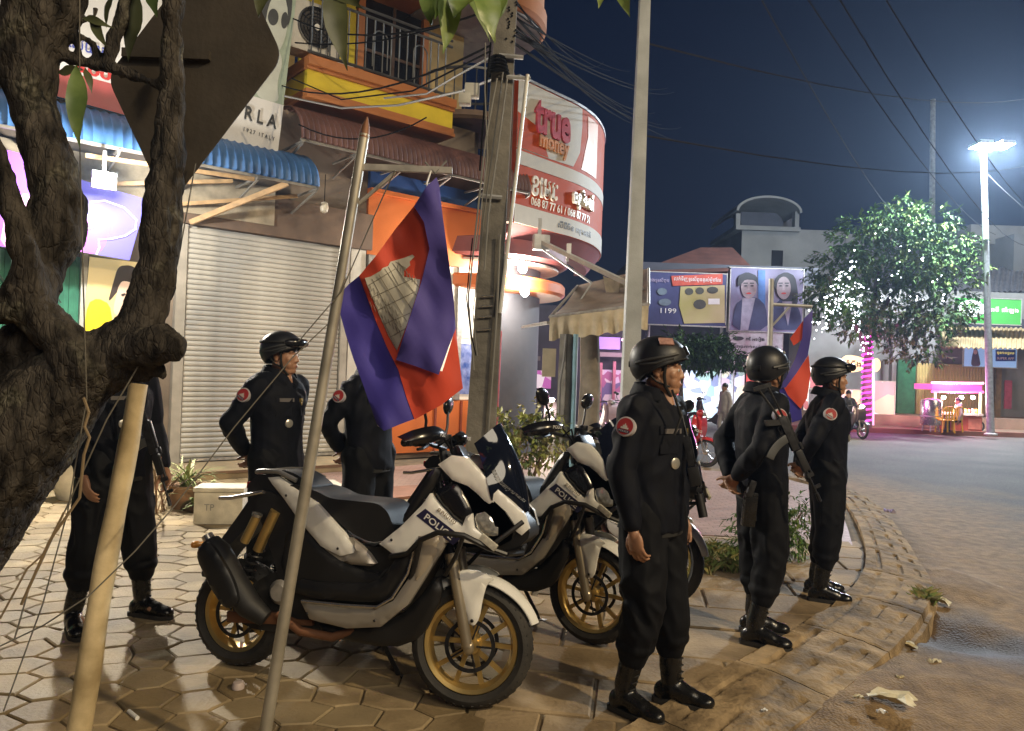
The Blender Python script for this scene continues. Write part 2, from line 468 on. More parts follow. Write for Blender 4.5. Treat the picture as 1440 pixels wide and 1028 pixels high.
def road_mat():
    m = bpy.data.materials.new('asphalt_and_dirt'); m.use_nodes = True
    n = m.node_tree.nodes; l = m.node_tree.links; b = n['Principled BSDF']
    tc = n.new('ShaderNodeTexCoord')
    def nz(s, d=5): 
        t = n.new('ShaderNodeTexNoise'); t.inputs['Scale'].default_value = s; t.inputs['Detail'].default_value = d
        l.new(tc.outputs['Object'], t.inputs['Vector']); return t
    def ramp(src, p0, c0, p1, c1):
        r = n.new('ShaderNodeValToRGB'); e = r.color_ramp.elements
        e[0].position = p0; e[0].color = (*c0, 1); e[1].position = p1; e[1].color = (*c1, 1)
        l.new(src, r.inputs[0]); return r
    vo = n.new('ShaderNodeTexVoronoi'); vo.inputs['Scale'].default_value = 62; l.new(tc.outputs['Object'], vo.inputs['Vector'])
    asp = ramp(vo.outputs['Distance'], 0.15, (0.135, 0.13, 0.12), 0.75, (0.03, 0.03, 0.03))
    big = nz(0.7); blot = ramp(big.outputs['Fac'], 0.35, (0.8, 0.78, 0.74), 0.7, (1.35, 1.28, 1.15))
    mul = n.new('ShaderNodeMix'); mul.data_type = 'RGBA'; mul.blend_type = 'MULTIPLY'; mul.inputs[0].default_value = 1
    l.new(asp.outputs[0], mul.inputs[6]); l.new(blot.outputs[0], mul.inputs[7])
    dn = nz(9, 8); dcol = ramp(dn.outputs['Fac'], 0.3, (0.15, 0.094, 0.042), 0.72, (0.30, 0.205, 0.10))
    ad = n.new('ShaderNodeAttribute'); ad.attribute_name = 'dirt'
    mixd = n.new('ShaderNodeMix'); mixd.data_type = 'RGBA'
    l.new(ad.outputs['Fac'], mixd.inputs[0]); l.new(mul.outputs[2], mixd.inputs[6]); l.new(dcol.outputs[0], mixd.inputs[7])
    aw = n.new('ShaderNodeAttribute'); aw.attribute_name = 'wet'
    mixw = n.new('ShaderNodeMix'); mixw.data_type = 'RGBA'; mixw.inputs[7].default_value = (0.045, 0.027, 0.015, 1)
    l.new(aw.outputs['Fac'], mixw.inputs[0]); l.new(mixd.outputs[2], mixw.inputs[6]); l.new(mixw.outputs[2], b.inputs['Base Color'])
    rr = n.new('ShaderNodeMapRange'); rr.inputs[3].default_value = 0.85; rr.inputs[4].default_value = 0.7
    l.new(aw.outputs['Fac'], rr.inputs[0]); l.new(rr.outputs[0], b.inputs['Roughness'])
    fine = nz(55, 8)
    hm = n.new('ShaderNodeMath'); hm.operation = 'ADD'; l.new(fine.outputs['Fac'], hm.inputs[0]); l.new(vo.outputs['Distance'], hm.inputs[1])
    bp = n.new('ShaderNodeBump'); bp.inputs['Strength'].default_value = 0.55; bp.inputs['Distance'].default_value = 0.012
    l.new(hm.outputs[0], bp.inputs['Height']); l.new(bp.outputs[0], b.inputs['Normal'])
    return m
me.materials.append(road_mat())
tag(link('road', me), kind='structure')

# ---- sidewalk bed, kerb stones, pavers and slabs
GROUT = mk('grout_dirt', (0.15, 0.11, 0.06), 0.95, var=0.35, scale=5, bump=0.4, bscale=60)
PAV = mk('tan_paver', (0.235, 0.17, 0.088), 0.68, var=0.3, scale=2.6, bump=0.3, bscale=45, c2=(0.34, 0.26, 0.15), detail=8)
PAV2 = mk('brown_paver', (0.225, 0.165, 0.085), 0.68, var=0.32, scale=2.6, bump=0.25, bscale=45, detail=8)
PAV3 = mk('pale_paver', (0.29, 0.225, 0.13), 0.66, var=0.28, scale=2.6, bump=0.25, bscale=45, detail=8)
SLAB = mk('dusty_slab', (0.20, 0.140, 0.072), 0.82, var=0.3, scale=2.3, bump=0.35, bscale=38, c2=(0.30, 0.225, 0.135), detail=9)
KERB = mk('dusty_kerb', (0.175, 0.12, 0.06), 0.9, var=0.4, scale=4.5, bump=0.7, bscale=34, c2=(0.30, 0.22, 0.125), detail=10)
bedpoly = KI + [(1.6, 14.5), (1.9, 17), (2.2, 22), (-8, 22), (-14, 12), (-9, 4), (-5, 1.0)]
b = MB(); b.prism(bedpoly, -0.16, -0.014)
sidewalk = tag(b.build('sidewalk', GROUT), kind='structure')

def pav_region(x, y): return x < -0.05 + 0.17 * (y - 3.3) and y < 10.2
ga = R(-7); ca, sa = math.cos(ga), math.sin(ga)
HW, HH = 0.235, 0.205
def jit(u, v):
    k = (round(u * 40), round(v * 40)); q = random.Random(hash(k))
    return (u + q.uniform(-.026, .026), v + q.uniform(-.022, .022))
cells = []
for row in range(-8, 60):
    for c_ in range(-60, 30):
        cx = (c_ + 0.5 * (row % 2)) * HW; cyy = row * HH + 2.2
        hexv = [(cx, cyy + HH * 0.64), (cx - HW / 2, cyy + HH * .36), (cx - HW / 2, cyy - HH * .36), (cx, cyy - HH * .64), (cx + HW / 2, cyy - HH * .36), (cx + HW / 2, cyy + HH * .36)]
        wx, wy = cx * ca - cyy * sa, cx * sa + cyy * ca
        if wy < 2.3 or not pav_region(wx, wy): continue
        u = wx / wy
        if u < -0.74 or u > 0.2: continue
        q = (Vector((wx, wy, 0)) - FO).dot(FN)
        if q < 0.05: continue
        cells.append((wy * 1.0 + abs(wx) * 0.05, [jit(*h_) for h_ in hexv]))
cells.sort(key=lambda t: t[0])
rest = MB()
for i, (_, hv) in enumerate(cells):
    pts = [(u * ca - v * sa, u * sa + v * ca) for u, v in hv]
    cx = sum(p[0] for p in pts) / 6; cyy = sum(p[1] for p in pts) / 6
    q = random.Random(i)
    gap = 0.0055
    def ins(p, d):
        v = Vector((p[0] - cx, p[1] - cyy)); L = v.length; return (cx + v.x * (1 - d / L), cyy + v.y * (1 - d / L))
    tx, ty, dz = q.uniform(-.012, .012), q.uniform(-.012, .012), q.uniform(-.003, .003)
    top = lambda p: dz + tx * (p[0] - cx) + ty * (p[1] - cyy)
    A_ = [ins(p, gap) for p in pts]; B_ = [ins(p, gap + 0.008) for p in pts]
    vs = [(p[0], p[1], -0.02) for p in A_] + [(p[0], p[1], top(p) - 0.006) for p in A_] + [(p[0], p[1], top(p)) for p in B_]
    fs = [tuple(range(12, 18))] + [(a + j, a + (j + 1) % 6, a + 6 + (j + 1) % 6, a + 6 + j) for a in (0, 6) for j in range(6)]
    mt = q.choice([PAV, PAV, PAV2, PAV3])
    if i < 300:
        m1 = MB(); m1.add(vs, fs); m1.build('paver', mt, sidewalk, sharp=25)
    else:
        rest.add(vs, fs, [PAV, PAV2, PAV3].index(mt))
tag(rest.build('paver', [PAV, PAV2, PAV3], sidewalk, sharp=25), kind='stuff')

# concrete slabs between pavers and kerb
sl_dir = R(-9); sx_, sy_ = Vector((math.cos(sl_dir), math.sin(sl_dir))), Vector((-math.sin(sl_dir), math.cos(sl_dir)))
kpoly = KI + [(-3, 14), (-3, 1)]
row = 0; v = 1.6
while v < 8.2:
    hgt = [0.46, 0.40, 0.52, 0.44][row % 4]
    u = -3.0 + 0.37 * (row % 3)
    while u < 6:
        wdt = 1.25 + 0.3 * ((row * 7 + int(u * 3)) % 3) / 2
        n_ = 6; m_ = 3
        g = 0.008
        cell = []
        for i in range(n_ + 1):
            cell.append(sx_ * (u + g + (wdt - 2 * g) * i / n_) + sy_ * (v + g))
        for i in range(n_ + 1):
            cell.append(sx_ * (u + wdt - g - (wdt - 2 * g) * i / n_) + sy_ * (v + hgt - g))
        # clip by keeping the stretch inside the concrete strip
        lo = [p for p in cell[:n_ + 1]]; hi = cell[n_ + 1:][::-1]
        def ok(p): return inside((p.x, p.y), kpoly) and edge_dist((p.x, p.y), KI) > 0.015 and not pav_region(p.x + 0.10, p.y) and p.y < 7.4
        # finer clip: march along the slab
        N = 24; keepl = []
        for i in range(N + 1):
            a = lo[0].lerp(lo[-1], i / N); c2 = hi[0].lerp(hi[-1], i / N)
            g_ = [a.lerp(c2, k_ / 10) for k_ in range(11)]; g_ = [p for p in g_ if ok(p)]
            if len(g_) > 1: keepl.append((g_[0], g_[-1]))
        if len(keepl) > 1:
            full = len(keepl) == N + 1 and all((k_[0] - k_[1]).length > hgt - .03 for k_ in keepl)
            poly = [keepl[0][0], keepl[-1][0], keepl[-1][1], keepl[0][1]] if full else [k_[0] for k_ in keepl] + [k_[1] for k_ in keepl[::-1]]
            nn_ = len(poly)
            q = random.Random(row * 31 + int(u * 10)); dz = q.uniform(-.004, .004)
            cxm = sum((p for p in poly), Vector((0, 0))) / nn_
            B_ = [p + (cxm - p).normalized() * 0.012 for p in poly]
            vs = [(p.x, p.y, -.03) for p in poly] + [(p.x, p.y, dz - .009) for p in poly] + [(p.x, p.y, dz - 0.001) for p in B_]
            fs = [tuple(range(2 * nn_, 3 * nn_))] + [(a + j, a + (j + 1) % nn_, a + nn_ + (j + 1) % nn_, a + nn_ + j) for a in (0, nn_) for j in range(nn_)]
            m1 = MB(); m1.add(vs, fs); m1.build('concrete_slab', SLAB, sidewalk, sharp=25)
        u += wdt
    v += hgt; row += 1

# pink brick tiles behind the officers: one tiled sheet with recessed joints in the material (far away)
def tile_mat():
    m = bpy.data.materials.new('pink_tiles'); m.use_nodes = True
    n = m.node_tree.nodes; l = m.node_tree.links; b = n['Principled BSDF']; tc = n.new('ShaderNodeTexCoord')
    br = n.new('ShaderNodeTexBrick'); br.inputs['Scale'].default_value = 3.3; br.inputs['Mortar Size'].default_value = 0.015
    br.inputs['Color1'].default_value = (0.36, 0.235, 0.19, 1); br.inputs['Color2'].default_value = (0.29, 0.18, 0.145, 1); br.inputs['Mortar'].default_value = (0.13, 0.09, 0.07, 1)
    l.new(tc.outputs['Object'], br.inputs['Vector']); l.new(br.outputs['Color'], b.inputs['Base Color'])
    bp = n.new('ShaderNodeBump'); bp.inputs['Strength'].default_value = 0.4; bp.inputs['Distance'].default_value = 0.01; bp.invert = True
    l.new(br.outputs['Fac'], bp.inputs['Height']); l.new(bp.outputs[0], b.inputs['Normal']); b.inputs['Roughness'].default_value = 0.5
    return m
PINKT = tile_mat()
b = MB()
tp = [(-2.4, 7.7), (3.3, 7.35)] + [(p[0] - 0.12, p[1]) for p in KI[8:16]] + [(1.8, 13.1), (1.5, 14.4), (0.2, 13.9), (-2.2, 11.3), (-3.4, 10.3)]
b.prism(tp, -0.02, 0.0015)
tag(b.build('tile_paving', PINKT), kind='structure')

# kerb stones: separate long stones with moulded slots, following the curve
def resample(L, step):
    out = [Vector(L[0])]; acc = 0
    for a, b_ in zip(L[:-1], L[1:]):
        a = Vector(a); b_ = Vector(b_); d = (b_ - a).length; t = 0
        while acc + (d - t) >= step:
            t += step - acc; acc = 0; out.append(a.lerp(b_, t / d))
        acc += d - t
    return out
KS = resample(chaikin(KI), 0.075); SEG = 12
def kerb_stone(path, wi0, wi1, broken):
    L = 0.9; nu, nv = 56, 44
    vs = []; fs = []
    for i in range(nu + 1):
        for j in range(nv + 1):
            u = i / nu; w = j / nv
            s_ = min(len(path) - 1.0001, (0.006 + (1 - .012) * u) * (len(path) - 1)); k_ = int(s_); t = (path[min(k_ + 2, len(path) - 1)] - path[max(k_ - 1, 0)]).normalized(); nrm = Vector((t.y, -t.x))
            p = path[k_].lerp(path[k_ + 1], s_ - k_) + nrm * ((wi0 + (wi1 - wi0) * u) * w)
            z = 0.028 - 0.055 * w ** 2.2
            if w > 0.93: z -= 0.05
            if w >= 0.999: z = -0.17
            x = u * L
            s1 = 0.17 < w < 0.235 and 0.07 < u < 0.93 and not broken
            s2 = 0.47 < w < 0.53 and (0.08 < u < 0.40 or 0.56 < u < 0.9)
            s3 = 0.72 < w < 0.78 and (0.16 < u < 0.40 or 0.62 < u < 0.84)
            if s1 or s2 or s3: z -= 0.020 * (.5 + .9 * abs(noise.noise(Vector((p.x * 1.7, p.y * 1.7, 9)))))
            if i in (0, nu): z -= 0.005
            z += 0.010 * noise.noise(Vector((p.x * 7, p.y * 7, 1))) + 0.004 * noise.noise(Vector((p.x * 22, p.y * 22, 3))) + (0.022 * noise.noise(Vector((p.x * 2, p.y * 2, 5))))
            vs.append((p.x, p.y, z))
    for i in range(nu):
        for j in range(nv):
            a = i * (nv + 1) + j; fs.append((a, a + nv + 1, a + nv + 2, a + 1))
    # closed sides and underside
    k = len(vs); vs += [(v_[0], v_[1], -0.17) for v_ in vs]
    rim = [i * (nv + 1) for i in range(nu + 1)] + [nu * (nv + 1) + j for j in range(1, nv + 1)] + [i * (nv + 1) + nv for i in range(nu - 1, -1, -1)] + [j for j in range(nv - 1, 0, -1)]
    for a, c in zip(rim, rim[1:] + rim[:1]): fs.append((c, a, a + k, c + k))
    return vs, fs
kerb = MB()
kerb.prism([*KI[:13], *[(p[0], p[1]) for p in offset_line(KI, 0.3)[:13]][::-1]], -0.2, -0.06)
kerb_o = tag(kerb.build('kerb', KERB), kind='structure')
for i in range(0, len(KS) - SEG - 1, SEG):
    if KS[i].y > 12: break
    d = KS[i].y
    w_ = 0.54 if d < 6.6 else 0.46
    vs, fs = kerb_stone(KS[i:i + SEG + 1], w_, 0.54 if KS[i + SEG].y < 6.6 else 0.46, KS[i].y < 3.0)
    m1 = MB(); m1.add(vs, fs); m1.build('kerb_stone', KERB, kerb_o, sharp=50)

# shop step along the facade, and the far pavement across the road
STEP = mk('tan_step_tile', (0.36, 0.27, 0.155), 0.5, var=0.2, scale=4, bump=0.1)
fa = thing('shop_step', 'low tan tiled step running along the foot of the grey roller shutter', 'step', FO, FA)
MB().span((-4.0, -1.0, -0.1), (2.72, 0.02, 0.11)).build('step_slab', STEP, fa, bevel=0.012)
MB().span((-4.0, -1.03, 0.075), (2.72, -1.003, 0.108)).build('step_edge', mk('brown_edge', (0.2, 0.12, 0.07), 0.6), fa)
REDK = mk('red_brown_kerb', (0.20, 0.085, 0.055), 0.8, var=0.25, scale=2, bump=0.2)
FARP = mk('far_pavement', (0.24, 0.155, 0.105), 0.8, var=0.25, scale=1.2, bump=0.2)
f0 = gnd(1130, 605.0, ROADZ); f1 = gnd(1480, 616.5, ROADZ); fd = (f1 - f0).normalized()
f0 = f0 - fd * 1.0; f1 = f1 + fd * 14
back = Vector((-fd.y, fd.x, 0)) * 30
b = MB(); b.prism([(f0.x, f0.y), (f1.x, f1.y), (f1.x + back.x, f1.y + back.y), (f0.x + back.x, f0.y + back.y)], -0.3, 0.0)
fp = tag(b.build('far_pavement', FARP), kind='structure')
b = MB(); q = Vector((fd.y, -fd.x, 0)) * 0.16; w = Vector((fd.y, -fd.x, 0)) * 0.004
b.prism([(f0.x + w.x, f0.y + w.y), (f1.x + w.x, f1.y + w.y), (f1.x + q.x, f1.y + q.y), (f0.x + q.x, f0.y + q.y)], -0.3, 0.035)
tag(b.build('far_kerb', REDK), kind='structure')
# ================================================================ SHOP ROW ON THE LEFT (facade frame: x along, y into the building, z up)
ORANGE = mk('orange_paint', (0.46, 0.17, 0.05), 0.55, var=0.12, scale=2, bump=0.05)
ORANGEP = mk('orange_panel', (0.70, 0.19, 0.045), 0.4, var=0.06, scale=2)
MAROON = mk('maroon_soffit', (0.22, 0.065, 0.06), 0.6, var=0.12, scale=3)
YELLOW = mk('yellow_paint', (0.72, 0.56, 0.03), 0.55, var=0.1, scale=3, bump=0.05)
WALLM = mk('dingy_plaster', (0.25, 0.20, 0.155), 0.85, var=0.3, scale=1.5, bump=0.15, bscale=20)
DARKW = mk('dark_recess', (0.05, 0.045, 0.042), 0.8, var=0.3, scale=3)
SHUT = mk('cream_shutter', (0.52, 0.51, 0.475), 0.42, metal=0.2, var=0.2, scale=1.3, bump=0.05, bscale=8, detail=12, c2=(.58, .57, .53))
BLUEAW = mk('blue_roof_sheet', (0.05, 0.145, 0.36), 0.5, var=0.22, scale=2.5)
BROWNAW = mk('brown_roof_sheet', (0.155, 0.072, 0.06), 0.6, var=0.28, scale=2.5)
GREENG = mk('green_gate_sheet', (0.10, 0.36, 0.25), 0.5, var=0.25, scale=3)
TIMBER = mk('pale_timber', (0.50, 0.33, 0.17), 0.7, var=0.2, scale=9, bump=0.1)
IRON = mk('railing_iron', (0.10, 0.105, 0.11), 0.45, metal=0.4, var=0.25)
DGLASS = mk('dark_glass', (0.014, 0.013, 0.014), 0.08, var=0)

house = thing('shop_house', 'shop house with grey roller shutter, yellow banded balcony and orange trim', 'building', FO, FA)
MB().span((-7, 0.05, 0), (5.35, 0.4, 2.9)).span((-7, 0.05, 2.9), (5.35, 0.4, 5.42)).build('wall', WALLM, house)
MB().span((-7, 0.42, 5.42), (5.3, 5.0, 5.98)).build('floor_slab', WALLM, house)
MB().span((-7, 0.4, 5.99), (1.35, 0.99, 9.6)).span((1.0, 1.0, 6.0), (1.9, 1.3, 9.6)).span((4.42, 1.0, 6.0), (5.3, 1.3, 9.6)).span((1.9, 1.0, 8.0), (4.42, 1.3, 9.6)).build('upper_wall', mk('ochre_wall', (0.42, 0.30, 0.12), 0.8, var=0.25, scale=2), house)
# shutter: two columns of 44 slats
s0, s1 = 0.02, 2.36
sh = MB().span((s0, 0.02, 0.14), (s1, 0.045, 3.4)).build('roller_shutter', SHUT, house)
slat = None; nsl = 45; hs = (3.36 - 0.16) / nsl
for i in range(nsl):
    if slat is None:
        mb = MB(); pr = []
        for k in range(7):
            a = math.pi * k / 6; pr.append((-0.010 - 0.016 * math.sin(a), hs * 0.46 * -math.cos(a)))
        pr = [(0.02, -hs * .49), (-0.006, -hs * .49)] + pr + [(-0.006, hs * .49), (0.02, hs * .49)]
        mb.prism(pr, 0, s1 - s0 - 0.02, Matrix(((0, 0, 1, s0 + 0.01), (1, 0, 0, 0), (0, 1, 0, 0), (0, 0, 0, 1))))
        slat = mb.mesh('shutter_slat', SHUT, sharp=30)
    link('shutter_slat', slat, sh, (0, 0.0, 0.17 + hs * (i + 0.5)))
MB().span((s0, -0.035, 0.125), (s1, 0.02, 0.165)).build('bottom_rail', DULLSTEEL, sh)
for a_, b_ in ((s1 + .01, s1 + .12), (s0 - .14, s0 - .01)): MB().span((a_, -0.06, 0.1), (b_, 0.05, 3.4)).build('shutter_jamb', mk('grey_jamb', (0.4, 0.37, 0.32), 0.6), house)
MB().span((s0 - 0.16, -0.09, 3.41), (s1 + 0.5, 0.05, 3.98)).build('shutter_box', mk('brown_fascia', (0.17, 0.115, 0.08), 0.7, var=0.25, scale=3), house, bevel=0.01)
MB().span((s1 + 0.16, -0.03, 0.1), (s1 + 0.42, 0.05, 3.4)).build('white_pilaster', mk('white_plaster', (0.68, 0.66, 0.60), 0.7, var=0.1), house)
# green folding gate at the far left
gate = MB().span((-5.2, 0.03, 0.12), (-1.28, 0.046, 2.8)).build('folding_gate', mk('gate_dark', (0.03, 0.10, 0.07), 0.6), house)
gp = MB().prism([(0, 0), (0.055, -0.045), (0.11, 0)], 0.0, 2.66, None).mesh('gate_leaf', GREENG, sharp=20)
for i in range(34): link('gate_leaf', gp, gate, (-5.18 + i * 0.115, 0.0, 0.13))
gx_ = MB()
for i in range(16):
    for zz in (0.75, 1.55, 2.35):
        xx = -5.15 + i * 0.23
        gx_.bar((xx, -0.052, zz - 0.16), (xx + 0.22, -0.052, zz + 0.16), 0.012, 0.02).bar((xx, -0.060, zz + 0.16), (xx + 0.22, -0.060, zz - 0.16), 0.012, 0.02)
gx_.build('gate_lattice', mk('lattice_dark_green', (0.03, 0.09, 0.07), 0.5), gate)
MB().span((-1.27, -0.08, 0.1), (-1.2, 0.04, 3.0)).build('gate_post', mk('white_post', (0.7, 0.7, 0.66), 0.5), house)
# balcony: moulded bands, floor, railing
bal = MB()
for z0, z1, o in ((5.88, 6.02, 0.62), (5.83, 5.88, 0.57), (5.40, 5.46, 0.60), (5.46, 5.55, 0.56)): bal.span((1.42, -o, z0), (4.05, 0.41, z1))
bal.build('balcony_moulding', ORANGE, house, bevel=0.02)
MB().span((1.44, -0.53, 5.553), (4.03, 0.405, 5.827)).build('balcony_band', YELLOW, house)
rail = MB()
for z_ in (6.10, 6.92, 7.02): rail.tube([(1.45, -0.5, z_), (4.0, -0.5, z_)], 0.022, 6)
rail.build('balcony_rail', IRON, house)
bl = MB().tube([(0, 0, 0), (0, 0, 0.82)], 0.012, 6).mesh('baluster', IRON)
hp = MB().tube([(-0.13, 0, 0.1)] + [(-0.13 + 0.13 * (1 - math.cos(a)), 0, 0.55 + 0.13 * math.sin(a)) for a in np.linspace(0, math.pi, 8)] + [(0.13, 0, 0.1)], 0.012, 6).mesh('baluster', IRON)
for i in range(17): link('baluster', bl, house, (1.5 + i * 0.148, -0.5, 6.1))
for i in range(3): link('baluster', hp, house, (1.9 + i * 0.74, -0.5, 6.08))
# balcony back wall: yellow panels, orange frames, dark opening
MB().span((1.95, 0.93, 6.0), (2.5, 0.995, 8.0)).span((2.62, 0.93, 6.75), (2.95, 0.995, 8.0)).build('yellow_panel', mk('yellow_panel', (0.72, 0.62, 0.05), 0.5, var=0.08), house)
for a_, b_ in ((2.5, 2.6), (2.97, 3.1), (4.3, 4.42)): MB().span((a_, 0.88, 6.0), (b_, 0.99, 7.97)).build('door_frame', ORANGE, house)
wn = MB().span((3.12, 0.96, 6.0), (4.29, 1.0, 7.98)).build('window', DGLASS, house)
MB().span((3.68, 0.93, 6.0), (3.74, 0.955, 7.98)).span((3.12, 0.93, 7.05), (3.67, 0.955, 7.1)).span((3.75, 0.93, 7.05), (4.29, 0.955, 7.1)).build('window_bar', mk('dark_brown_wood', (0.09, 0.05, 0.03), 0.5), wn)
MB().span((2.62, 0.94, 6.0), (2.95, 0.99, 6.74)).build('white_door', mk('white_door', (0.6, 0.6, 0.57), 0.5, var=0.1), house)
# slab of the next storey, with the round corner
up = MB()
for z0, z1, o in ((7.98, 8.06, 0.5), (8.06, 8.2, 0.62), (8.2, 8.5, 0.56)): up.span((1.42, -o, z0), (4.0, 0.99, z1))
up.build('upper_moulding', ORANGE, house, bevel=0.02)
cpo = Vector((5.35, 0.8, 0))
rc = MB(); rc.lathe([(1.35, 8.0), (1.42, 8.06), (1.42, 8.32), (1.36, 8.36), (1.36, 8.7)], 40, Matrix.Translation(cpo)); rc.build('round_balcony', ORANGE, house)
MB().lathe([(1.30, 7.955), (1.30, 7.99)], 40, Matrix.Translation(cpo)).build('round_soffit', mk('grey_soffit', (0.34, 0.32, 0.30), 0.7), house)
MB().lathe([(0.95, 6.05), (1.0, 6.1), (0.98, 6.16), (0.98, 6.2)], 36, Matrix.Translation(cpo)).build('round_ledge', mk('ledge_dark', (0.18, 0.12, 0.08), 0.7), house)
rr_ = MB(); 
for i in range(30):
    a = 2 * math.pi * i / 30; rr_.tube([(cpo.x + .95 * math.cos(a), cpo.y + .95 * math.sin(a), 6.15), (cpo.x + .95 * math.cos(a), cpo.y + .95 * math.sin(a), 6.95)], 0.012, 5)
rr_.lathe([(0.97, 6.95), (0.97, 6.99), (0.93, 6.99), (0.93, 6.95)], 36, Matrix.Translation(cpo), close=True)
rr_.build('round_railing', IRON, house)

def barrel(name, s0, s1, z_top, z_bot, off0, off1, mat, label, pitch=0.2):
    """curved corrugated awning: ribs along the slope, bulging profile"""
    t = thing(name, label, 'awning', FO, FA)
    mb = MB(); n = int((s1 - s0) / pitch * 8); k = 9; vs = []; fs = []
    for i in range(n + 1):
        s = s0 + (s1 - s0) * i / n
        w = 0.022 * (math.cos(2 * math.pi * s / pitch) ** 4)
        for j in range(k):
            a = (j / (k - 1)) * math.pi / 2
            vs.append((s, -(off0 + (off1 - off0 + w) * math.sin(a)), z_bot + (z_top - z_bot + w) * math.cos(a)))
    for i in range(n):
        for j in range(k - 1):
            a = i * k + j; fs.append((a, a + k, a + k + 1, a + 1))
    nn = len(vs); vs += [(x, y + 0.012, z - 0.012) for x, y, z in vs]
    fs += [tuple(q + nn for q in f[::-1]) for f in fs]
    mb.add(vs, fs); mb.build('roof_sheet', mat, t, sharp=60)
    fr = MB()
    for s in np.linspace(s0 + 0.03, s1 - 0.03, max(2, int((s1 - s0) / 0.8) + 1)):
        fr.bar((s, -off0, z_bot - 0.05), (s, -off1, z_bot - 0.05), 0.03, 0.03).bar((s, -off0 - .02, z_bot - 0.28), (s, -off1 + 0.02, z_bot - 0.07), 0.025, 0.025)
    fr.bar((s0, -off1 + .03, z_bot - 0.025), (s1, -off1 + .03, z_bot - 0.025), 0.03, 0.04)
    fr.build('awning_frame', mk('awning_frame_metal', (0.30, 0.29, 0.27), 0.5, metal=0.4), t)
    return t
barrel('blue_awning', -6.2, 1.50, 4.62, 4.06, 0.06, 0.95, BLUEAW, 'curved blue corrugated awning over the left end of the roller shutter', 0.21)
a2 = barrel('brown_awning', 1.25, 5.55, 5.32, 4.72, 0.06, 0.85, BROWNAW, 'curved brown corrugated awning below the yellow balcony band', 0.17)
# timber strut and clapboard below the blue awning
st = thing('timber_strut', 'pale timber strut propping the blue awning above the roller shutter', 'strut', FO, FA)
MB().bar((0.02, -0.1, 3.42), (1.05, -0.9, 4.02), 0.05, 0.07).build('strut', TIMBER, st)
MB().bar((-1.4, -0.75, 3.92), (0.6, -0.85, 4.0), 0.04, 0.05).bar((-1.6, -0.3, 3.6), (0.4, -0.6, 3.98), 0.04, 0.05).bar((-0.2, -0.2, 3.62), (1.35, -0.55, 3.95), 0.03, 0.05).build('batten', TIMBER, st)
MB().span((-4, -0.12, 3.55), (1.2, -0.06, 4.1)).build('fascia_board', mk('pale_boards', (0.42, 0.36, 0.26), 0.7, var=0.25, scale=6, bump=0.1), st)
# hanging bulb below the brown awning
hb = thing('hanging_bulb', 'unlit white lamp hanging under the brown awning beside the flag pole', 'lamp', at(456, 292, 11.4))
MB().tube([(0, 0, 0.5), (0, 0, 0.08)], 0.006, 6).build('cord', CABLE, hb)
MB().lathe([(0.02, 0.09), (0.05, 0.07), (0.065, 0.0), (0.05, -0.06), (0.02, -0.08)], 16).build('bulb', mk('milk_glass', (0.7, 0.66, 0.55), 0.3), hb)

# ---- billboards and light boxes
def board(name, label, cat, pts, mats_layers, depth=0.06, frame=None, group=None):
    """flat board from 4 facade corners (bl, br, tr, tl as facade vectors); layers: list of (poly in 0..1, material, part name)"""
    bl, br, tr, tl = [FO + FS * p.x - FN * p.y + Vector((0, 0, p.z)) for p in pts]
    x = (br - bl); y = (tl - bl)
    M = M4(bl, x, y); Mi = M.inverted()
    q = [Mi @ p for p in (bl, br, tr, tl)]
    t = thing(name, label, cat, group=group); t.matrix_world = M
    poly = [(p.x, p.y) for p in q]
    def uv(u, v):
        a = Vector(poly[0]).lerp(Vector(poly[1]), u); b_ = Vector(poly[3]).lerp(Vector(poly[2]), u); r = a.lerp(b_, v); return (r.x, r.y)
    MB().prism(poly, -depth, 0).build('backing', frame or GALV, t)
    for i, (pl, mt, nm) in enumerate(mats_layers):
        MB().prism([uv(*p) for p in pl], 0.001 + 0.003 * i, 0.004 + 0.003 * i).build(nm, mt, t)
    return t, uv
def rect(a, b, c, d): return [(a, b), (c, b), (c, d), (a, d)]
def ellipse(cx, cy, rx, ry, n=20, a0=0, a1=2 * math.pi): return [(cx + rx * math.cos(a0 + (a1 - a0) * i / n), cy + ry * math.sin(a0 + (a1 - a0) * i / n)) for i in range(n if a1 - a0 > 6.2 else n + 1)]
PGREEN = mk('print_sage', (0.38, 0.47, 0.38), 0.5, var=0.1); PFACE = mk('print_face_pale', (0.56, 0.60, 0.55), 0.5, var=0.06)
PHAIR = mk('print_hair', (0.055, 0.06, 0.065), 0.5); PWHITE = mk('print_white', (0.74, 0.74, 0.74), 0.45, var=0.03)
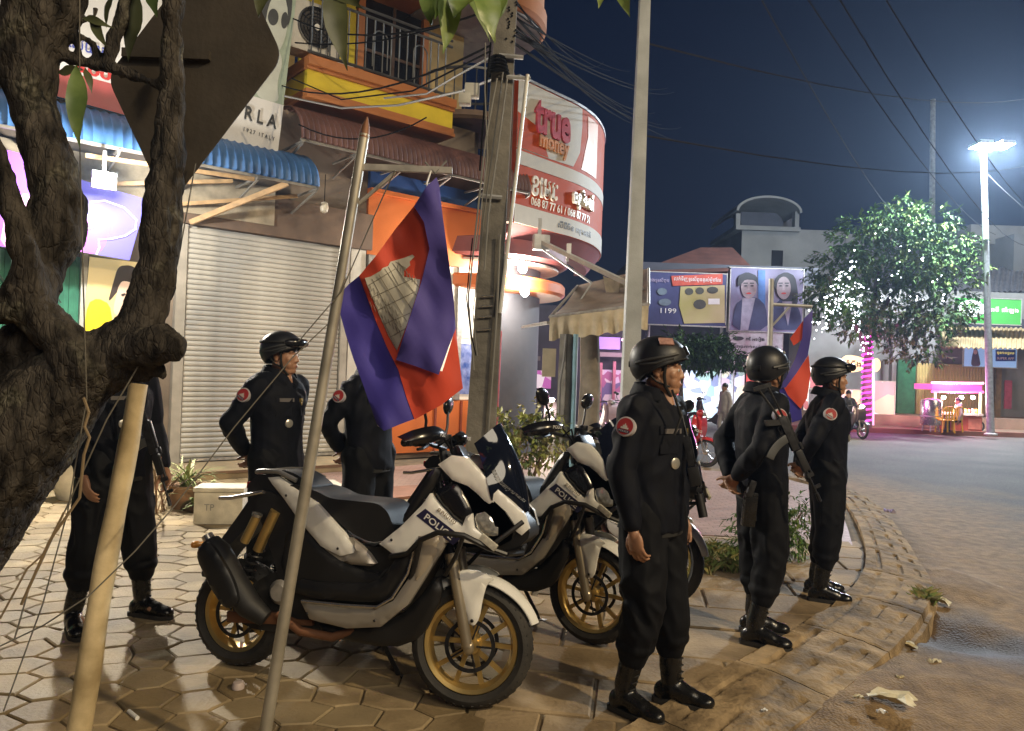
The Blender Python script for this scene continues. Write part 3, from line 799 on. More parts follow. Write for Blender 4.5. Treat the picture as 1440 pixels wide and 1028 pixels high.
# portrait board with white foot
o = 0.55
bt, uv = board('portrait_billboard', 'tall billboard with a pale woman in dark sunglasses above white lettering panel', 'billboard',
    [fac(298, 190, o), fac(390, 219, o), fac(421, -40, o), fac(318, -70, o)],
    [(rect(0, 0.27, 1, 1), PGREEN, 'photo_print'), (rect(0, 0, 1, 0.27), PWHITE, 'white_print'),
     (smooth_poly([(.55, .27), (.6, .42), (.55, .55), (.75, .6), (.92, .5), (.86, .38), (.93, .27)]), PFACE, 'neck_print'),
     (smooth_poly([(.48, .7), (.55, .9), (.75, .97), (.93, .9), (.96, .74), (.9, .66), (.6, .6)]), PHAIR, 'hair_print'),
     (ellipse(.76, .69, .155, .165), PFACE, 'face_print'),
     (ellipse(.70, .715, .075, .045), PHAIR, 'glasses_print'), (ellipse(.865, .715, .05, .045), PHAIR, 'glasses_print')])
def btext(t, uv, u, v, body, width, height, mat, z=0.026, bold=0.0, rot=0.0, name='lettering'):
    p = uv(u, v); M = Matrix.Translation((p[0], p[1], z)) @ Matrix.Rotation(rot, 4, 'Z')
    return text(name, body, mat, t, M, width, height, 0.004, bold)
INK = mk('black_ink', (0.03, 0.03, 0.032), 0.5)
w_ = (Vector(uv(1, 0)) - Vector(uv(0, 0))).length
btext(bt, uv, 0.68, 0.17, 'R L A', w_ * 0.50, 0.19, INK, bold=0.02)
btext(bt, uv, 0.68, 0.08, '1 9 2 7   I T A L Y', w_ * 0.48, 0.055, INK)
# big white board with red foot and blue script, far left
o = 0.5
BLUEINK = mk('blue_ink', (0.05, 0.08, 0.42), 0.5); PRED = mk('print_brick_red', (0.42, 0.075, 0.075), 0.5, var=0.05)
bt, uv = board('price_billboard', 'white billboard with red foot band and blue script behind the tree branches', 'billboard',
    [fac(-60, 97, o), fac(300, 196, o), fac(330, -60, o), fac(-60, -150, o)],
    [(rect(0, 0.15, 1, 1), PWHITE, 'white_print'), (rect(0, 0, 1, 0.15), PRED, 'red_print')])
w_ = (Vector(uv(1, 0)) - Vector(uv(0, 0))).length
btext(bt, uv, 0.44, 0.30, 'បេរបយាក្រ', w_ * 0.2, 0.17, BLUEINK, bold=0.01)
btext(bt, uv, 0.475, 0.19, '500', w_ * 0.14, 0.13, REDP, bold=0.03)
# purple light boxes
PURP = em('purple_lit', (0.30, 0.13, 0.85), 0.85); PURP2 = em('blue_violet_lit', (0.12, 0.11, 0.62), 0.6); PPINK = em('pink_lit', (0.80, 0.40, 0.75), 0.7); PMAG = em('magenta_lit', (0.42, 0.10, 0.62), 0.8); PLINE = em('pale_pink_line', (0.9, 0.75, 0.95), 0.9)
o = 0.5
bt, uv = board('purple_light_box', 'lit violet light box with pink hand picture at the far left of the shop row', 'light box',
    [fac(-70, 333, o), fac(52, 356, o), fac(52, 222, o), fac(-70, 190, o)],
    [(rect(0, 0, 1, 1), em('violet_lit', (0.36, 0.12, 0.85), 0.7), 'lit_face'),
     (smooth_poly([(.55, 0), (.62, .35), (.75, .5), (.86, .62), (.98, .5), (1, .25), (.9, 0)], 1), PPINK, 'hand_picture'),
     (smooth_poly([(.75, .0), (.8, .25), (.95, .42), (.97, .3), (.88, .0)], 1), em('hot_pink_lit', (0.85, 0.15, 0.55), 0.9), 'hand_picture')], depth=0.12)
bt, uv = board('blue_light_box', 'lit blue violet light box with thin pink outlines under the bright floodlight', 'light box',
    [fac(60, 345, o), fac(182, 366, o), fac(206, 281, o), fac(60, 236, o)],
    [(rect(0, 0, 1, 1), PURP2, 'lit_face'), (smooth_poly([(.3, 0), (.35, .4), (.6, .62), (.72, .5), (.66, .0)], 2), PMAG, 'picture')], depth=0.12)
cv = MB()
def uvpath(uv, pts): return [(uv(*p)[0], uv(*p)[1], 0.016) for p in pts]
cv.tube(uvpath(uv, [(.45, .72), (.6, .80), (.8, .78), (.95, .65), (.97, .5), (.88, .36), (.72, .26), (.60, .22), (.62, .1), (.60, .0)]), 0.010, 5)
cv.tube(uvpath(uv, [(.40, .5), (.50, .55), (.56, .5), (.54, .4), (.45, .33), (.38, .33)]), 0.010, 5)
cv.build('outline', PLINE, bt)
# yellow poster with a resting model
PYEL = em('poster_cream', (0.72, 0.56, 0.26), 0.42); PSH = em('poster_yellow', (0.80, 0.62, 0.02), 0.5); PSK = em('poster_skin', (0.74, 0.52, 0.38), 0.5); PH2 = mk('poster_hair', (0.05, 0.03, 0.025), 0.5)
o = 0.10
bt, uv = board('yellow_poster', 'lit yellow poster of a dark haired model resting chin on hand beside green gate', 'poster',
    [fac(115, 486, o), fac(216, 500, o), fac(222, 372, o), fac(126, 361, o)],
    [(rect(0, 0, 1, 1), PYEL, 'photo_print'),
     (smooth_poly([(0.000, .12), (0.031, .48), (0.156, .55), (0.328, .5), (0.390, .3), (0.328, .1)], 1), PSH, 'shirt_print'),
     (smooth_poly([(0.296, .5), (0.351, .72), (0.406, .93), (0.585, .96), (0.741, .9), (0.725, .6), (0.468, .7)], 2), PH2, 'hair_print'),
     (smooth_poly([(0.374, .42), (0.429, .7), (0.484, .78), (0.671, .76), (0.686, .55), (0.608, .42), (0.468, .36)], 2), PSK, 'face_print'),
     (smooth_poly([(0.390, .1), (0.468, .3), (0.608, .42), (0.718, .4), (0.741, .1)], 1), em('poster_sleeve', (0.75, 0.62, 0.45), 0.45), 'hand_print'),
     (rect(0, 0, 1, .10), mk('poster_red', (0.4, 0.06, 0.06), 0.5), 'red_print'),
     (smooth_poly([(0.468, .62), (0.530, .645), (0.546, .625), (0.499, .6)], 1), PH2, 'eye_print'), (smooth_poly([(0.608, .62), (0.655, .635), (0.671, .615), (0.624, .6)], 1), PH2, 'eye_print')], depth=0.03)
# floodlight
p = at(146, 254, 8.9)
fl = thing('floodlight', 'blazing white floodlight under the blue awning above the violet light box', 'floodlight', p)
MB().box((0, 0, 0), (0.26, 0.08, 0.2), rz(FA)).build('housing', GALV, fl, bevel=0.01)
fdir = (FN * 0.8 + Vector((0, 0, -0.35))).normalized()
MB().ell(Vector(FN) * 0.06, (0.12, 0.07, 0.095), rz(FA), 16, 10).build('lit_lens', em('floodlight_glow', (1, 0.98, 0.92), 60), fl)
MB().bar((0, 0, 0.1), (0, 0, 0.35), 0.03, 0.03).build('bracket', GALV, fl)
lamp('POINT', p + FN * 0.35 + Vector((0, 0, -.05)), 110, (1, 0.95, 0.85), 0.08, 'floodlight_spill')
lamp('SPOT', p + FN * 0.12, 1300, (1, 0.92, 0.76), 0.08, 'floodlight_beam', None, R(122), p + FN * 3 + Vector((0.4, 0, -2.6)))
# air conditioner on the balcony
ac = thing('air_conditioner', 'white air conditioner with round fan grille on the balcony behind the railing', 'air conditioner', FO, FA)
c = fac(440, 42, 0.25)
MB().span((c.x - 0.62, -0.42, c.z - 0.42), (c.x + 0.35, -0.1, c.z + 0.33)).build('casing', mk('ac_white', (0.62, 0.61, 0.57), 0.5, var=0.08), ac, bevel=0.02)
Mf = Matrix.Translation((c.x - 0.02, -0.425, c.z - 0.03)) @ Matrix.Rotation(R(90), 4, 'X')
g = MB(); g.lathe([(0.29, 0), (0.30, 0.02), (0.28, 0.025), (0.275, 0.0)], 36, Mf, close=True)
for r_ in (0.05, 0.1, 0.15, 0.2, 0.25): g.lathe([(r_, 0.012), (r_ + .008, 0.018), (r_ + .016, 0.012), (r_ + .008, 0.008)], 30, Mf, close=True)
for i in range(12):
    a = 2 * math.pi * i / 12; g.bar(Mf @ Vector((0.03 * math.cos(a), 0.03 * math.sin(a), 0.014)), Mf @ Vector((.28 * math.cos(a), .28 * math.sin(a), .014)), 0.008, 0.008)
g.build('fan_grille', GUNM, ac)
MB().lathe([(0.28, -0.002), (0.28, 0.003)], 32, Mf).build('fan_recess', DARKW, ac)
MB().lathe([(0.045, 0.0), (0.045, 0.03)], 16, Mf).build('fan_badge', WHITE, ac)

# ================================================================ CORNER SHOP (orange, money transfer)
shop = thing('corner_shop', 'orange money transfer shop on the street corner with round canopy', 'building', FO, FA)
MB().span((2.8, -0.02, 3.35), (5.5, 0.04, 4.35)).span((2.8, -0.1, 4.352), (5.55, 0.04, 4.42)).build('fascia', ORANGEP, shop)
MB().span((2.8, -0.05, 4.42), (5.4, 0.03, 4.72)).build('blue_band', mk('blue_band', (0.03, 0.09, 0.3), 0.5), shop)
MB().span((2.82, -0.06, 0.1), (2.95, 0.04, 3.34)).span((4.62, -0.06, 1.0), (4.72, 0.04, 3.34)).span((5.2, -0.06, 1.0), (5.3, 0.04, 3.34)).build('window_frame', DULLSTEEL, shop)
LITW = em('lit_interior_wall', (0.72, 0.66, 0.52), 0.35)
MB().span((2.96, 0.0, 1.0), (5.3, 0.035, 3.34)).build('shop_window', LITW, shop)
MB().span((2.96, -0.05, 0.1), (4.2, 0.03, 0.985)).span((4.24, -0.05, 0.1), (5.3, 0.03, 0.985)).build('lower_panel', ORANGEP, shop, bevel=0.01)
MB().span((4.2, -0.07, 0.1), (4.24, 0.03, 1.0)).span((4.75, -0.07, 0.1), (4.79, -0.051, 0.985)).build('panel_strip', mk('red_brown_strip', (0.3, 0.07, 0.03), 0.5), shop)
MB().span((4.74, -0.02, 1.1), (5.18, -0.003, 2.0)).build('blue_poster', mk('blue_notice', (0.04, 0.10, 0.4), 0.4, c2=(0.3, 0.35, 0.6), scale=7, var=.2), shop)
MB().span((4.25, -0.012, 2.1), (5.15, -0.003, 3.2)).build('white_notice', mk('white_notice', (0.72, 0.70, 0.64), 0.5, c2=(0.5, 0.48, 0.42), var=0.1, scale=16), shop)
# curved corner wall behind, glass and red post
CC = Vector((-0.75, 15.1, 0))           # centre of the round canopies (world)
Mi = shop.matrix_basis.inverted() if False else (Matrix.Translation(FO) @ Matrix.Rotation(FA, 4, 'Z')).inverted()
cl = Mi @ CC
def disc(name, prof, mat, n=56): return MB().lathe(prof, n, Matrix.Translation((cl.x, cl.y, 0))).build(name, mat, shop, sharp=30)
disc('round_wall', [(1.25, 0.0), (1.25, 4.3)], mk('shop_inner_wall', (0.07, 0.07, 0.08), 0.7, var=0.1))
disc('canopy_ring', [(1.3, 2.98), (1.68, 3.0), (1.74, 3.05), (1.74, 3.20), (1.70, 3.25), (1.3, 3.26)], ORANGEP)
disc('canopy_soffit', [(1.3, 3.50), (1.60, 3.50), (1.60, 3.54), (1.3, 3.55)], mk('white_soffit', (0.7, 0.68, 0.62), 0.5))
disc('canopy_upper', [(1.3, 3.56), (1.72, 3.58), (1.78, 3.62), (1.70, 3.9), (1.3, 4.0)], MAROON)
for (px, py, D) in ((735, 376, 13.7), (738, 409, 13.6)):
    p = at(px, py, D)
    L = thing('canopy_lamp', 'white lit ' + ('lamp between the two tiers of the round orange canopy' if py < 400 else 'lamp glowing below the round orange canopy'), 'lamp', p)
    MB().lathe([(0.03, -0.10), (0.075, -0.05), (0.08, 0.0), (0.05, 0.05), (0.03, 0.08)], 16).build('bulb', em('canopy_lamp_glow', (1, 0.97, 0.9), 45), L)
    MB().lathe([(0.03, 0.08), (0.03, 0.14)], 12).build('socket', GALV, L)
    lamp('POINT', p + Vector((0.0, -0.14, -0.03)), 130, (1, 0.93, 0.82), 0.1, 'canopy_lamp_light')
# ---- the sign: flat front running into a round end
sp = [at(722, 200, 13.2), at(812, 200, 14.55), at(836, 200, 15.2), at(848, 200, 15.95), at(851, 200, 16.7), at(846, 200, 17.6)]
sp = [Vector((p.x, p.y)) for p in sp]
cum = [0]
for a, b_ in zip(sp[:-1], sp[1:]): cum.append(cum[-1] + (b_ - a).length)
# rounded resample
fine = []
for i in range(201):
    d = cum[-1] * i / 200
    pts = []
    for dd in np.linspace(-0.28, 0.28, 9):
        q = min(max(d + dd, 0), cum[-1]); j = max(k for k in range(len(cum)) if cum[k] <= q + 1e-9); j = min(j, len(sp) - 2)
        pts.append(sp[j].lerp(sp[j + 1], (q - cum[j]) / (cum[j + 1] - cum[j])))
    fine.append(sum(pts, Vector((0, 0))) / 9)
SL = cum[-1]
def sgn(a, zz, out=0.0):
    t = min(max(a / SL * 200, 0), 199.999); i = int(t); p = fine[i].lerp(fine[i + 1], t - i); d = (fine[min(i + 2, 200)] - fine[max(i - 1, 0)]).normalized()
    return Vector((p.x + d.y * out, p.y - d.x * out, zz))
Z0, Z1 = 4.14, 6.68
sign = thing('shop_sign', 'curved orange and white money transfer sign on the corner above round canopy', 'sign', Vector((*sp[0], 0)))
sM = Matrix.Translation(-Vector((*sp[0], 0)))
def sgeo(name, poly, mat, o0, o1, h=0.12):
    vv, ff, dd = tri_grid(poly, h); n = len(vv)
    vs = [sM @ sgn(a, z_, o1) for a, z_ in vv] + [sM @ sgn(a, z_, o0) for a, z_ in vv]
    cnt = {}
    for f in ff:
        for i in range(len(f)): cnt[(f[i], f[(i + 1) % len(f)])] = 1
    fs = [tuple(f) for f in ff] + [tuple(q + n for q in f[::-1]) for f in ff] + [(b_, a, n + a, n + b_) for a, b_ in cnt if (b_, a) not in cnt]
    return MB().add(vs, fs).build(name, mat, sign, sharp=40)
SW = mk('sign_white', (0.56, 0.54, 0.48), 0.65, var=0.04, spec=0.2); SO = mk('sign_orange', (0.46, 0.062, 0.004), 0.65, var=0.05, spec=0.2); SO2 = mk('sign_light_orange', (0.60, 0.27, 0.12), 0.5, var=0.05)
LR = mk('letter_red', (0.45, 0.05, 0.07), 0.35, var=0.05); LO = mk('letter_orange', (0.55, 0.22, 0.06), 0.35); LC = mk('letter_cream', (0.74, 0.68, 0.55), 0.4)
sgeo('sign_box', [(0, Z0), (SL, Z0), (SL, Z1), (0, Z1)], SO, -0.3, 0.0)
sgeo('sign_roof_trim', [(0, Z1 + .002), (SL, Z1 + .002), (SL, Z1 + .05), (0, Z1 + .05)], GALV, -0.3, 0.02)
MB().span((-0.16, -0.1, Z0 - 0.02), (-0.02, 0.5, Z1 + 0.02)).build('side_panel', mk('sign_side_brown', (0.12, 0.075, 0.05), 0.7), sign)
flat = cum[1]
sgeo('white_field', [(0.003, 5.46), (flat * .55, 5.46), (flat - .1, 5.48), (flat + .12, 5.8), (flat + .18, 6.3), (flat + .16, Z1 - .02), (0.003, Z1 - .02)], SW, 0.0, 0.008)
sgeo('orange_swoosh', [(0.003, 5.47), (0.95, 5.47), (0.8, 5.72), (0.62, 5.95), (0.3, 6.03), (0.003, 6.08)], SO, 0.008, 0.014)
sgeo('light_swoosh', [(flat + .2, 5.5), (flat + 1.0, 5.5), (flat + 1.0, 6.6), (flat + .42, 6.6), (flat + .45, 6.2)], SO2, 0.0, 0.008)
sgeo('white_stripe', [(0.003, 5.18), (SL - 0.01, 5.18), (SL - 0.01, 5.42), (0.003, 5.42)], SW, 0.0, 0.010)
sgeo('white_foot', [(0.003, Z0 + 0.003), (SL - 0.01, Z0 + 0.003), (SL - 0.01, Z0 + .33), (0.003, Z0 + .33)], SW, 0.0, 0.010)
def stext(body, a, zc, width, height, mat, o0, depth, bold=0.0):
    t = text('lettering', body, mat, sign, Matrix.Identity(4), width, height, depth, bold)
    for v in t.data.vertices:
        v.co = sM @ sgn(a + v.co.x, zc + v.co.y, o0 + v.co.z + depth / 2)
    return t
stext('true', flat * 0.56, 6.14, 1.02, 0.60, LR, 0.01, 0.05, 0.03)
stext('money', flat * 0.60, 5.67, 0.86, 0.30, LO, 0.01, 0.04, 0.025)
stext('ខេមរៈ', flat * 0.48, 4.88, 0.72, 0.36, LC, 0.002, 0.035, 0.015)
stext('ចន្ថិមណី', flat * 0.48 + 1.25, 4.90, 0.85, 0.42, LC, 0.002, 0.06, 0.02)
stext('068 87 77 61 / 068 87 77 51', flat * 0.48 + 0.62, 4.60, 1.95, 0.15, LC, 0.002, 0.01, 0.01)
stext('ស៊ីជីប៉ិន អន្តរជាតិ', flat * 0.48 + 1.05, 4.30, 1.25, 0.17, INK, 0.011, 0.006, 0.005)
# maroon soffit hung under the sign and its steel hangers
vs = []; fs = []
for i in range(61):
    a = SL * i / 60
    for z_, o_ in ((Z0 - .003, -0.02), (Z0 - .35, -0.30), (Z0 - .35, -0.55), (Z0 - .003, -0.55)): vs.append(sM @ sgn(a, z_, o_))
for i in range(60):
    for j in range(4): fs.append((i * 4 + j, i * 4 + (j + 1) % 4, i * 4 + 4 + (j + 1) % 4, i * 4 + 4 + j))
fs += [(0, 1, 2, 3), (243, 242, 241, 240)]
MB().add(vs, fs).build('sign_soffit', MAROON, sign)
# ================================================================ ACROSS THE ROAD
def bx(mb, x0, y0, x1, y1, D, depth=0.2, m=0):
    """box whose front face covers photo pixels x0..x1, y0..y1 at distance D"""
    c = at((x0 + x1) / 2, (y0 + y1) / 2, D); k = D / F
    w, h = (x1 - x0) * k, (y1 - y0) * k
    return mb.span((c.x - w / 2, D, c.z - h / 2), (c.x + w / 2, D + depth, c.z + h / 2), m)
GREYW = mk('grey_plaster', (0.20, 0.195, 0.18), 0.85, var=0.2, scale=0.7)
PALEW = mk('pale_plaster', (0.17, 0.17, 0.165), 0.85, var=0.2, scale=0.6)
DARKB = mk('dark_shopfront', (0.035, 0.035, 0.05), 0.6, var=0.3, scale=1.5)
TINR = mk('grey_tin_roof', (0.22, 0.22, 0.24), 0.6, metal=0.2, var=0.2, scale=2)
REDROOF = mk('red_brown_roof', (0.16, 0.065, 0.05), 0.8, var=0.25, scale=2)

def slope_ribs(mb, p00, p10, p11, p01, n, h, m=0):
    """a roof sheet with n ribs running from the p00-p10 edge to the p01-p11 edge"""
    p00, p10, p11, p01 = map(Vector, (p00, p10, p11, p01)); up = (p10 - p00).cross(p01 - p00).normalized()
    if up.z < 0: up = -up
    vs = []; fs = []; N = n * 4
    for i in range(N + 1):
        t = i / N; o = up * (h if i % 4 in (1, 2) else 0)
        a, b_ = p00.lerp(p10, t) + o, p01.lerp(p11, t) + o; vs += [a, b_, a - up * .03, b_ - up * .03]
    for i in range(N):
        a = i * 4; fs += [(a, a + 4, a + 5, a + 1), (a + 2, a + 3, a + 7, a + 6), (a, a + 2, a + 6, a + 4), (a + 1, a + 5, a + 7, a + 3)]
    fs += [(0, 1, 3, 2), (N * 4, N * 4 + 2, N * 4 + 3, N * 4 + 1)]
    return mb.add(vs, fs, m)

# --- tall pale block with an arched rooftop shelter
D = 46
t = thing('apartment_block', 'pale flat roofed block with arched rooftop shelter behind the two portrait billboard', 'building')
bx(bx(MB(), 1040, 322, 1185, 545, D, 9), 1186, 331, 1330, 545, D + 1, 8).build('wall', PALEW, t)
bx(bx(bx(MB(), 1035, 300, 1041, 322, D, .5), 1118, 297, 1124, 322, D, .5), 1035, 318, 1126, 324, D - .3, 6).build('roof_post', PALEW, t)
cA = at(1079, 299, D); k = D / F
rp = [(cA.x + 46 * k * math.cos(a), cA.z + 22 * k * math.sin(a)) for a in np.linspace(math.pi, 0, 17)]
rp += [(cA.x + 43 * k * math.cos(a), cA.z - 1 * k + 20 * k * math.sin(a)) for a in np.linspace(0, math.pi, 17)]
MB().prism(rp, 0, 6, Matrix(((1, 0, 0, 0), (0, 0, 1, D - .4), (0, 1, 0, 0), (0, 0, 0, 1)))).build('arched_roof', PALEW, t)
bx(MB(), 1042, 299, 1118, 318, D + 2.5, .3).build('dark_opening', DARKB, t)  # dark sheet stands in for the shade inside the open shelter
for px in (1085, 1200, 1270):
    w_ = bx(MB(), px, 352, px + 16, 374, D - .03 if px < 1186 else D + .97, .2).build('window', DGLASS, t)
    bx(MB(), px - 2, 374.5, px + 18, 377, D - .12 if px < 1186 else D + .9, .2).build('window_sill', PALEW, w_)
# --- far right block
D = 40
t = thing('corner_block', 'grey concrete block with tin roofs behind the street lamp at right', 'building')
bx(bx(MB(), 1365, 318, 1520, 345, D, 8), 1372, 345, 1520, 560, D + .4, 7).build('wall', GREYW, t)
bx(MB(), 1425, 330, 1500, 420, D - 1.5, 2).build('side_wing', PALEW, t)
m = MB(); slope_ribs(m, at(1335, 412, 35), at(1500, 408, 35), at(1500, 374, 39.5), at(1345, 376, 39.5), 22, 0.06); m.build('tin_roof', TINR, t)
# --- shop house under the big tree
D = 30.5
t = thing('market_house', 'shop house with ribbed yellow shutters under a tan tin awning at right', 'building')
bx(MB(), 1130, 408, 1500, 600, D + .8, 8).build('wall', GREYW, t)
bx(MB(), 1150, 586, 1500, 606, D - 1.6, 2.3).build('shop_floor', FARP, t)
YS = mk('ochre_shutter', (0.42, 0.32, 0.12), 0.5, var=0.15, scale=3)
sh = bx(MB(), 1289, 512, 1389, 587, D + .5, .1).build('folding_shutter', YS, t)
c0, c1 = at(1290, 550, D + .45), at(1388, 550, D + .45); zb, zt = at(1340, 587, D + .45).z, at(1340, 513, D + .45).z
lm = MB().prism([(0, 0), (0.05, -0.05), (0.1, 0)], 0, zt - zb).mesh('shutter_leaf', YS, sharp=20)
n = int((c1.x - c0.x) / 0.12)
for i in range(n): link('shutter_leaf', lm, sh, (c0.x + i * 0.12, D + .5, zb))
bx(MB(), 1262, 505, 1287, 587, D + .4, .12).build('green_door', mk('green_door', (0.03, 0.14, 0.06), 0.5, var=0.2), t)
bx(bx(MB(), 1254, 480, 1260, 590, D - .2, .25), 1391, 490, 1397, 588, D - .2, .25).build('pillar', GREYW, t)
bx(MB(), 1399, 512, 1408, 588, D + .3, .2).build('wood_door', mk('wood_door', (0.22, 0.14, 0.06), 0.6, var=0.2), t)
bx(MB(), 1413, 535, 1423, 575, D + .2, .05).build('red_banner', mk('red_banner', (0.35, 0.06, 0.10), 0.6, var=.2), t)
bx(MB(), 1424, 500, 1500, 588, D + 1.6, .2).build('lit_room', em('lit_doorway', (0.95, 0.80, 0.50), 0.8), t)
m = MB(); slope_ribs(m, at(1322, 489, 28.2), at(1500, 492, 28.2), at(1500, 462, 30.8), at(1325, 459, 30.8), 26, 0.05); m.build('tin_awning', mk('tan_tin', (0.40, 0.30, 0.16), 0.6, var=0.2, scale=2), t)
bx(MB(), 1325, 448, 1500, 462, D + .2, .5).build('pipe_rack', DARKB, t)
bx(MB(), 1133, 516, 1185, 600, D + .3, .2).build('bright_shop', noise_em('bakery_goods', [(0.85, 0.6, 0.35), (0.9, 0.75, 0.6), (0.6, 0.2, 0.2), (0.9, 0.85, 0.8), (0.35, 0.12, 0.25)], 0.7, 2.4), t)
# green sign
def flat_sign(name, label, cat, px0, py0, px1, py1, D, mat, layers=(), frame=DULLSTEEL, depth=0.12):
    t = thing(name, label, cat)
    bx(MB(), px0, py0, px1, py1, D, depth).build('sign_face', mat, t)
    bx(bx(bx(bx(MB(), px0 - 1.2, py0 - 1.2, px1 + 1.2, py0 - .1, D - .02, depth + .04), px0 - 1.2, py1 + .1, px1 + 1.2, py1 + 1.2, D - .02, depth + .04), px0 - 1.2, py0, px0 - .1, py1, D - .02, depth + .04), px1 + .1, py0, px1 + 1.2, py1, D - .02, depth + .04).build('sign_frame', frame, t)
    return t
def poly_px(t, name, poly, D, mat, th=0.012):
    pts = [at(x, y, D) for x, y in poly]
    MB().prism([(p.x, p.z) for p in pts], 0, -th, Matrix(((1, 0, 0, 0), (0, 0, 1, D), (0, 1, 0, 0), (0, 0, 0, 1)))).build(name, mat, t)
def text_px(t, body, px, py, wpx, hpx, D, mat, bold=0.0):
    p = at(px, py, D)
    return text('lettering', body, mat, t, M4(p, (1, 0, 0), (0, 0, 1)), wpx * D / F, hpx * D / F, 0.01, bold)
D = 29.0
t = flat_sign('green_sign', 'green shop sign with white oval and pale lettering right of tree', 'sign', 1342, 420, 1436, 455, D, em('green_sign_face', (0.05, 0.26, 0.05), 0.30))
poly_px(t, 'white_oval', ellipse(1366, 434, 20, 12), D - .02, em('sign_oval', (0.75, 0.8, 0.75), 0.6))
text_px(t, 'កាហ្វេ', 1366, 434, 24, 11, D - .04, mk('green_ink', (0.03, 0.2, 0.05), 0.5))
text_px(t, 'អាទិ៍ ផាំឡង', 1411, 436, 42, 9, D - .02, em('sign_letters', (0.85, 0.85, 0.7), 0.6))
D = 29.2
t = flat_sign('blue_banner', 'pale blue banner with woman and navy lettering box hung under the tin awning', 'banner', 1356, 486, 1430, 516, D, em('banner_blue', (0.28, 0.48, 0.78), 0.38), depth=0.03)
poly_px(t, 'navy_print', rect(1400, 492, 1428, 508), D - .015, mk('banner_navy', (0.03, 0.06, 0.3), 0.5))
poly_px(t, 'woman_print', smooth_poly([(1365, 515), (1367, 500), (1370, 489), (1374, 490), (1377, 503), (1379, 515)]), D - .015, mk('banner_figure', (0.10, 0.08, 0.12), 0.5))
poly_px(t, 'face_print', ellipse(1371.5, 495, 2.5, 3.5), D - .03, mk('banner_face', (0.6, 0.45, 0.4), 0.5))
text_px(t, 'ច្រកទទួល', 1414, 497, 24, 4, D - .04, em('banner_yellow', (0.8, 0.7, 0.2), 0.5))
text_px(t, 'SUPER APP', 1414, 504, 24, 3.4, D - .04, WHITE)
# glowing flower sign, picture boards beside the pink trunk
D = 29.5
t = thing('glowing_sign', 'glowing cream sign with brown script left of the pink lit trunk', 'sign')
poly_px(t, 'lit_shape', smooth_poly([(1182, 505), (1190, 499), (1205, 501), (1216, 505), (1217, 516), (1208, 522), (1195, 524), (1184, 521)]), D, em('cream_glow', (1.0, 0.75, 0.35), 1.0), 0.08)
text_px(t, 'នំប៉័ង', 1200, 511, 22, 9, D - .1, COPPER, .02)
t = thing('glowing_flower_sign', 'small round glowing cream sign right of the pink lit trunk', 'sign')
poly_px(t, 'lit_shape', smooth_poly([(1226, 507), (1232, 503), (1237, 508), (1237, 518), (1231, 524), (1226, 519)]), D, MATS['cream_glow'], 0.08)
t = flat_sign('menu_board', 'pale picture menu board standing right of the pink lit trunk', 'sign', 1230, 537, 1258, 586, D - .3, noise_em('menu_pictures', [(0.7, 0.6, 0.6), (0.45, 0.3, 0.32), (0.8, 0.75, 0.72), (0.6, 0.5, 0.35)], 0.35, 1.6))
t = flat_sign('food_counter', 'lit food counter with shelves left of the pink lit trunk', 'counter', 1150, 548, 1210, 598, D - .4, noise_em('counter_food', [(0.9, 0.7, 0.4), (0.5, 0.2, 0.15), (0.85, 0.8, 0.7), (0.75, 0.5, 0.3)], 0.5, 2.2), depth=0.8)

# --- pink lit food cart with its people
D = 26.6
ct = thing('food_cart', 'food cart with pink neon roof sign, glass case and red front', 'cart')
NEON = em('pink_neon', (1.0, 0.10, 0.50), 2.0)
bx(MB(), 1311, 541, 1381, 549, D - .1, 1.2).build('roof_sign', em('pink_panel', (0.85, 0.12, 0.45), 0.7), ct)
for y_ in (538.2, 550.5):
    a, c_ = at(1310, y_, D - .15), at(1383, y_ + .8, D - .15); MB().tube([a, c_], 0.045, 6).build('neon_tube', NEON if y_ > 545 else em('pink_neon_pale', (1.0, 0.45, 0.75), 2.2), ct)
m = MB()
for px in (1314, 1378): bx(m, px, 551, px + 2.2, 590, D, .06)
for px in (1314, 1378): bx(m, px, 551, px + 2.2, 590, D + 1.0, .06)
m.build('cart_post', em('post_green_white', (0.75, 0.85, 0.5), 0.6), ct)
bx(MB(), 1340, 584, 1381, 609, D, .9).build('cart_body', mk('cart_red', (0.42, 0.09, 0.06), 0.5, var=.15), ct)
bx(MB(), 1318, 581, 1383, 584, D - .1, 1.1).build('counter_top', mk('counter_top', (0.55, 0.5, 0.45), 0.4), ct)
bx(MB(), 1362, 589, 1380, 604, D - .02, .015).build('cart_panel', mk('cart_panel_pale', (0.5, 0.2, 0.14), 0.5), ct)
for px in (1327, 1352, 1368):
    p = at(px, 559, D + .4); MB().ell(p, 0.07, None, 10, 6).build('bulb', em('cart_bulb', (1, 0.95, 0.85), 22), ct)
for px in (1346, 1374):
    p = at(px, 610, D + .4); MB().lathe([(0.16, -.03), (0.19, -.03), (0.19, .03), (0.16, .03)], 16, Matrix.Translation((p.x, D + .3, 0.19)) @ Matrix.Rotation(R(90), 4, 'X'), close=True).build('cart_wheel', RUBBER, ct)
for i in range(7):
    p = at(1343 + i * 5, 580, D + .2); MB().lathe([(0.05, -.05), (0.07, .06), (0.04, .12)], 10, Matrix.Translation(p)).build('food_jar', [mk('jar_yellow', (0.7, 0.5, 0.1), .4), mk('jar_red', (0.5, 0.1, 0.08), .4), WHITE][i % 3], ct)
lamp('POINT', at(1345, 562, D - .2), 170, (1, 0.80, 0.7), 0.15, 'cart_lamp_light')
lamp('POINT', at(1345, 545, D - .6), 45, (1, 0.25, 0.65), 0.4, 'cart_neon_light')
p = at(1309, 590, 26.0)
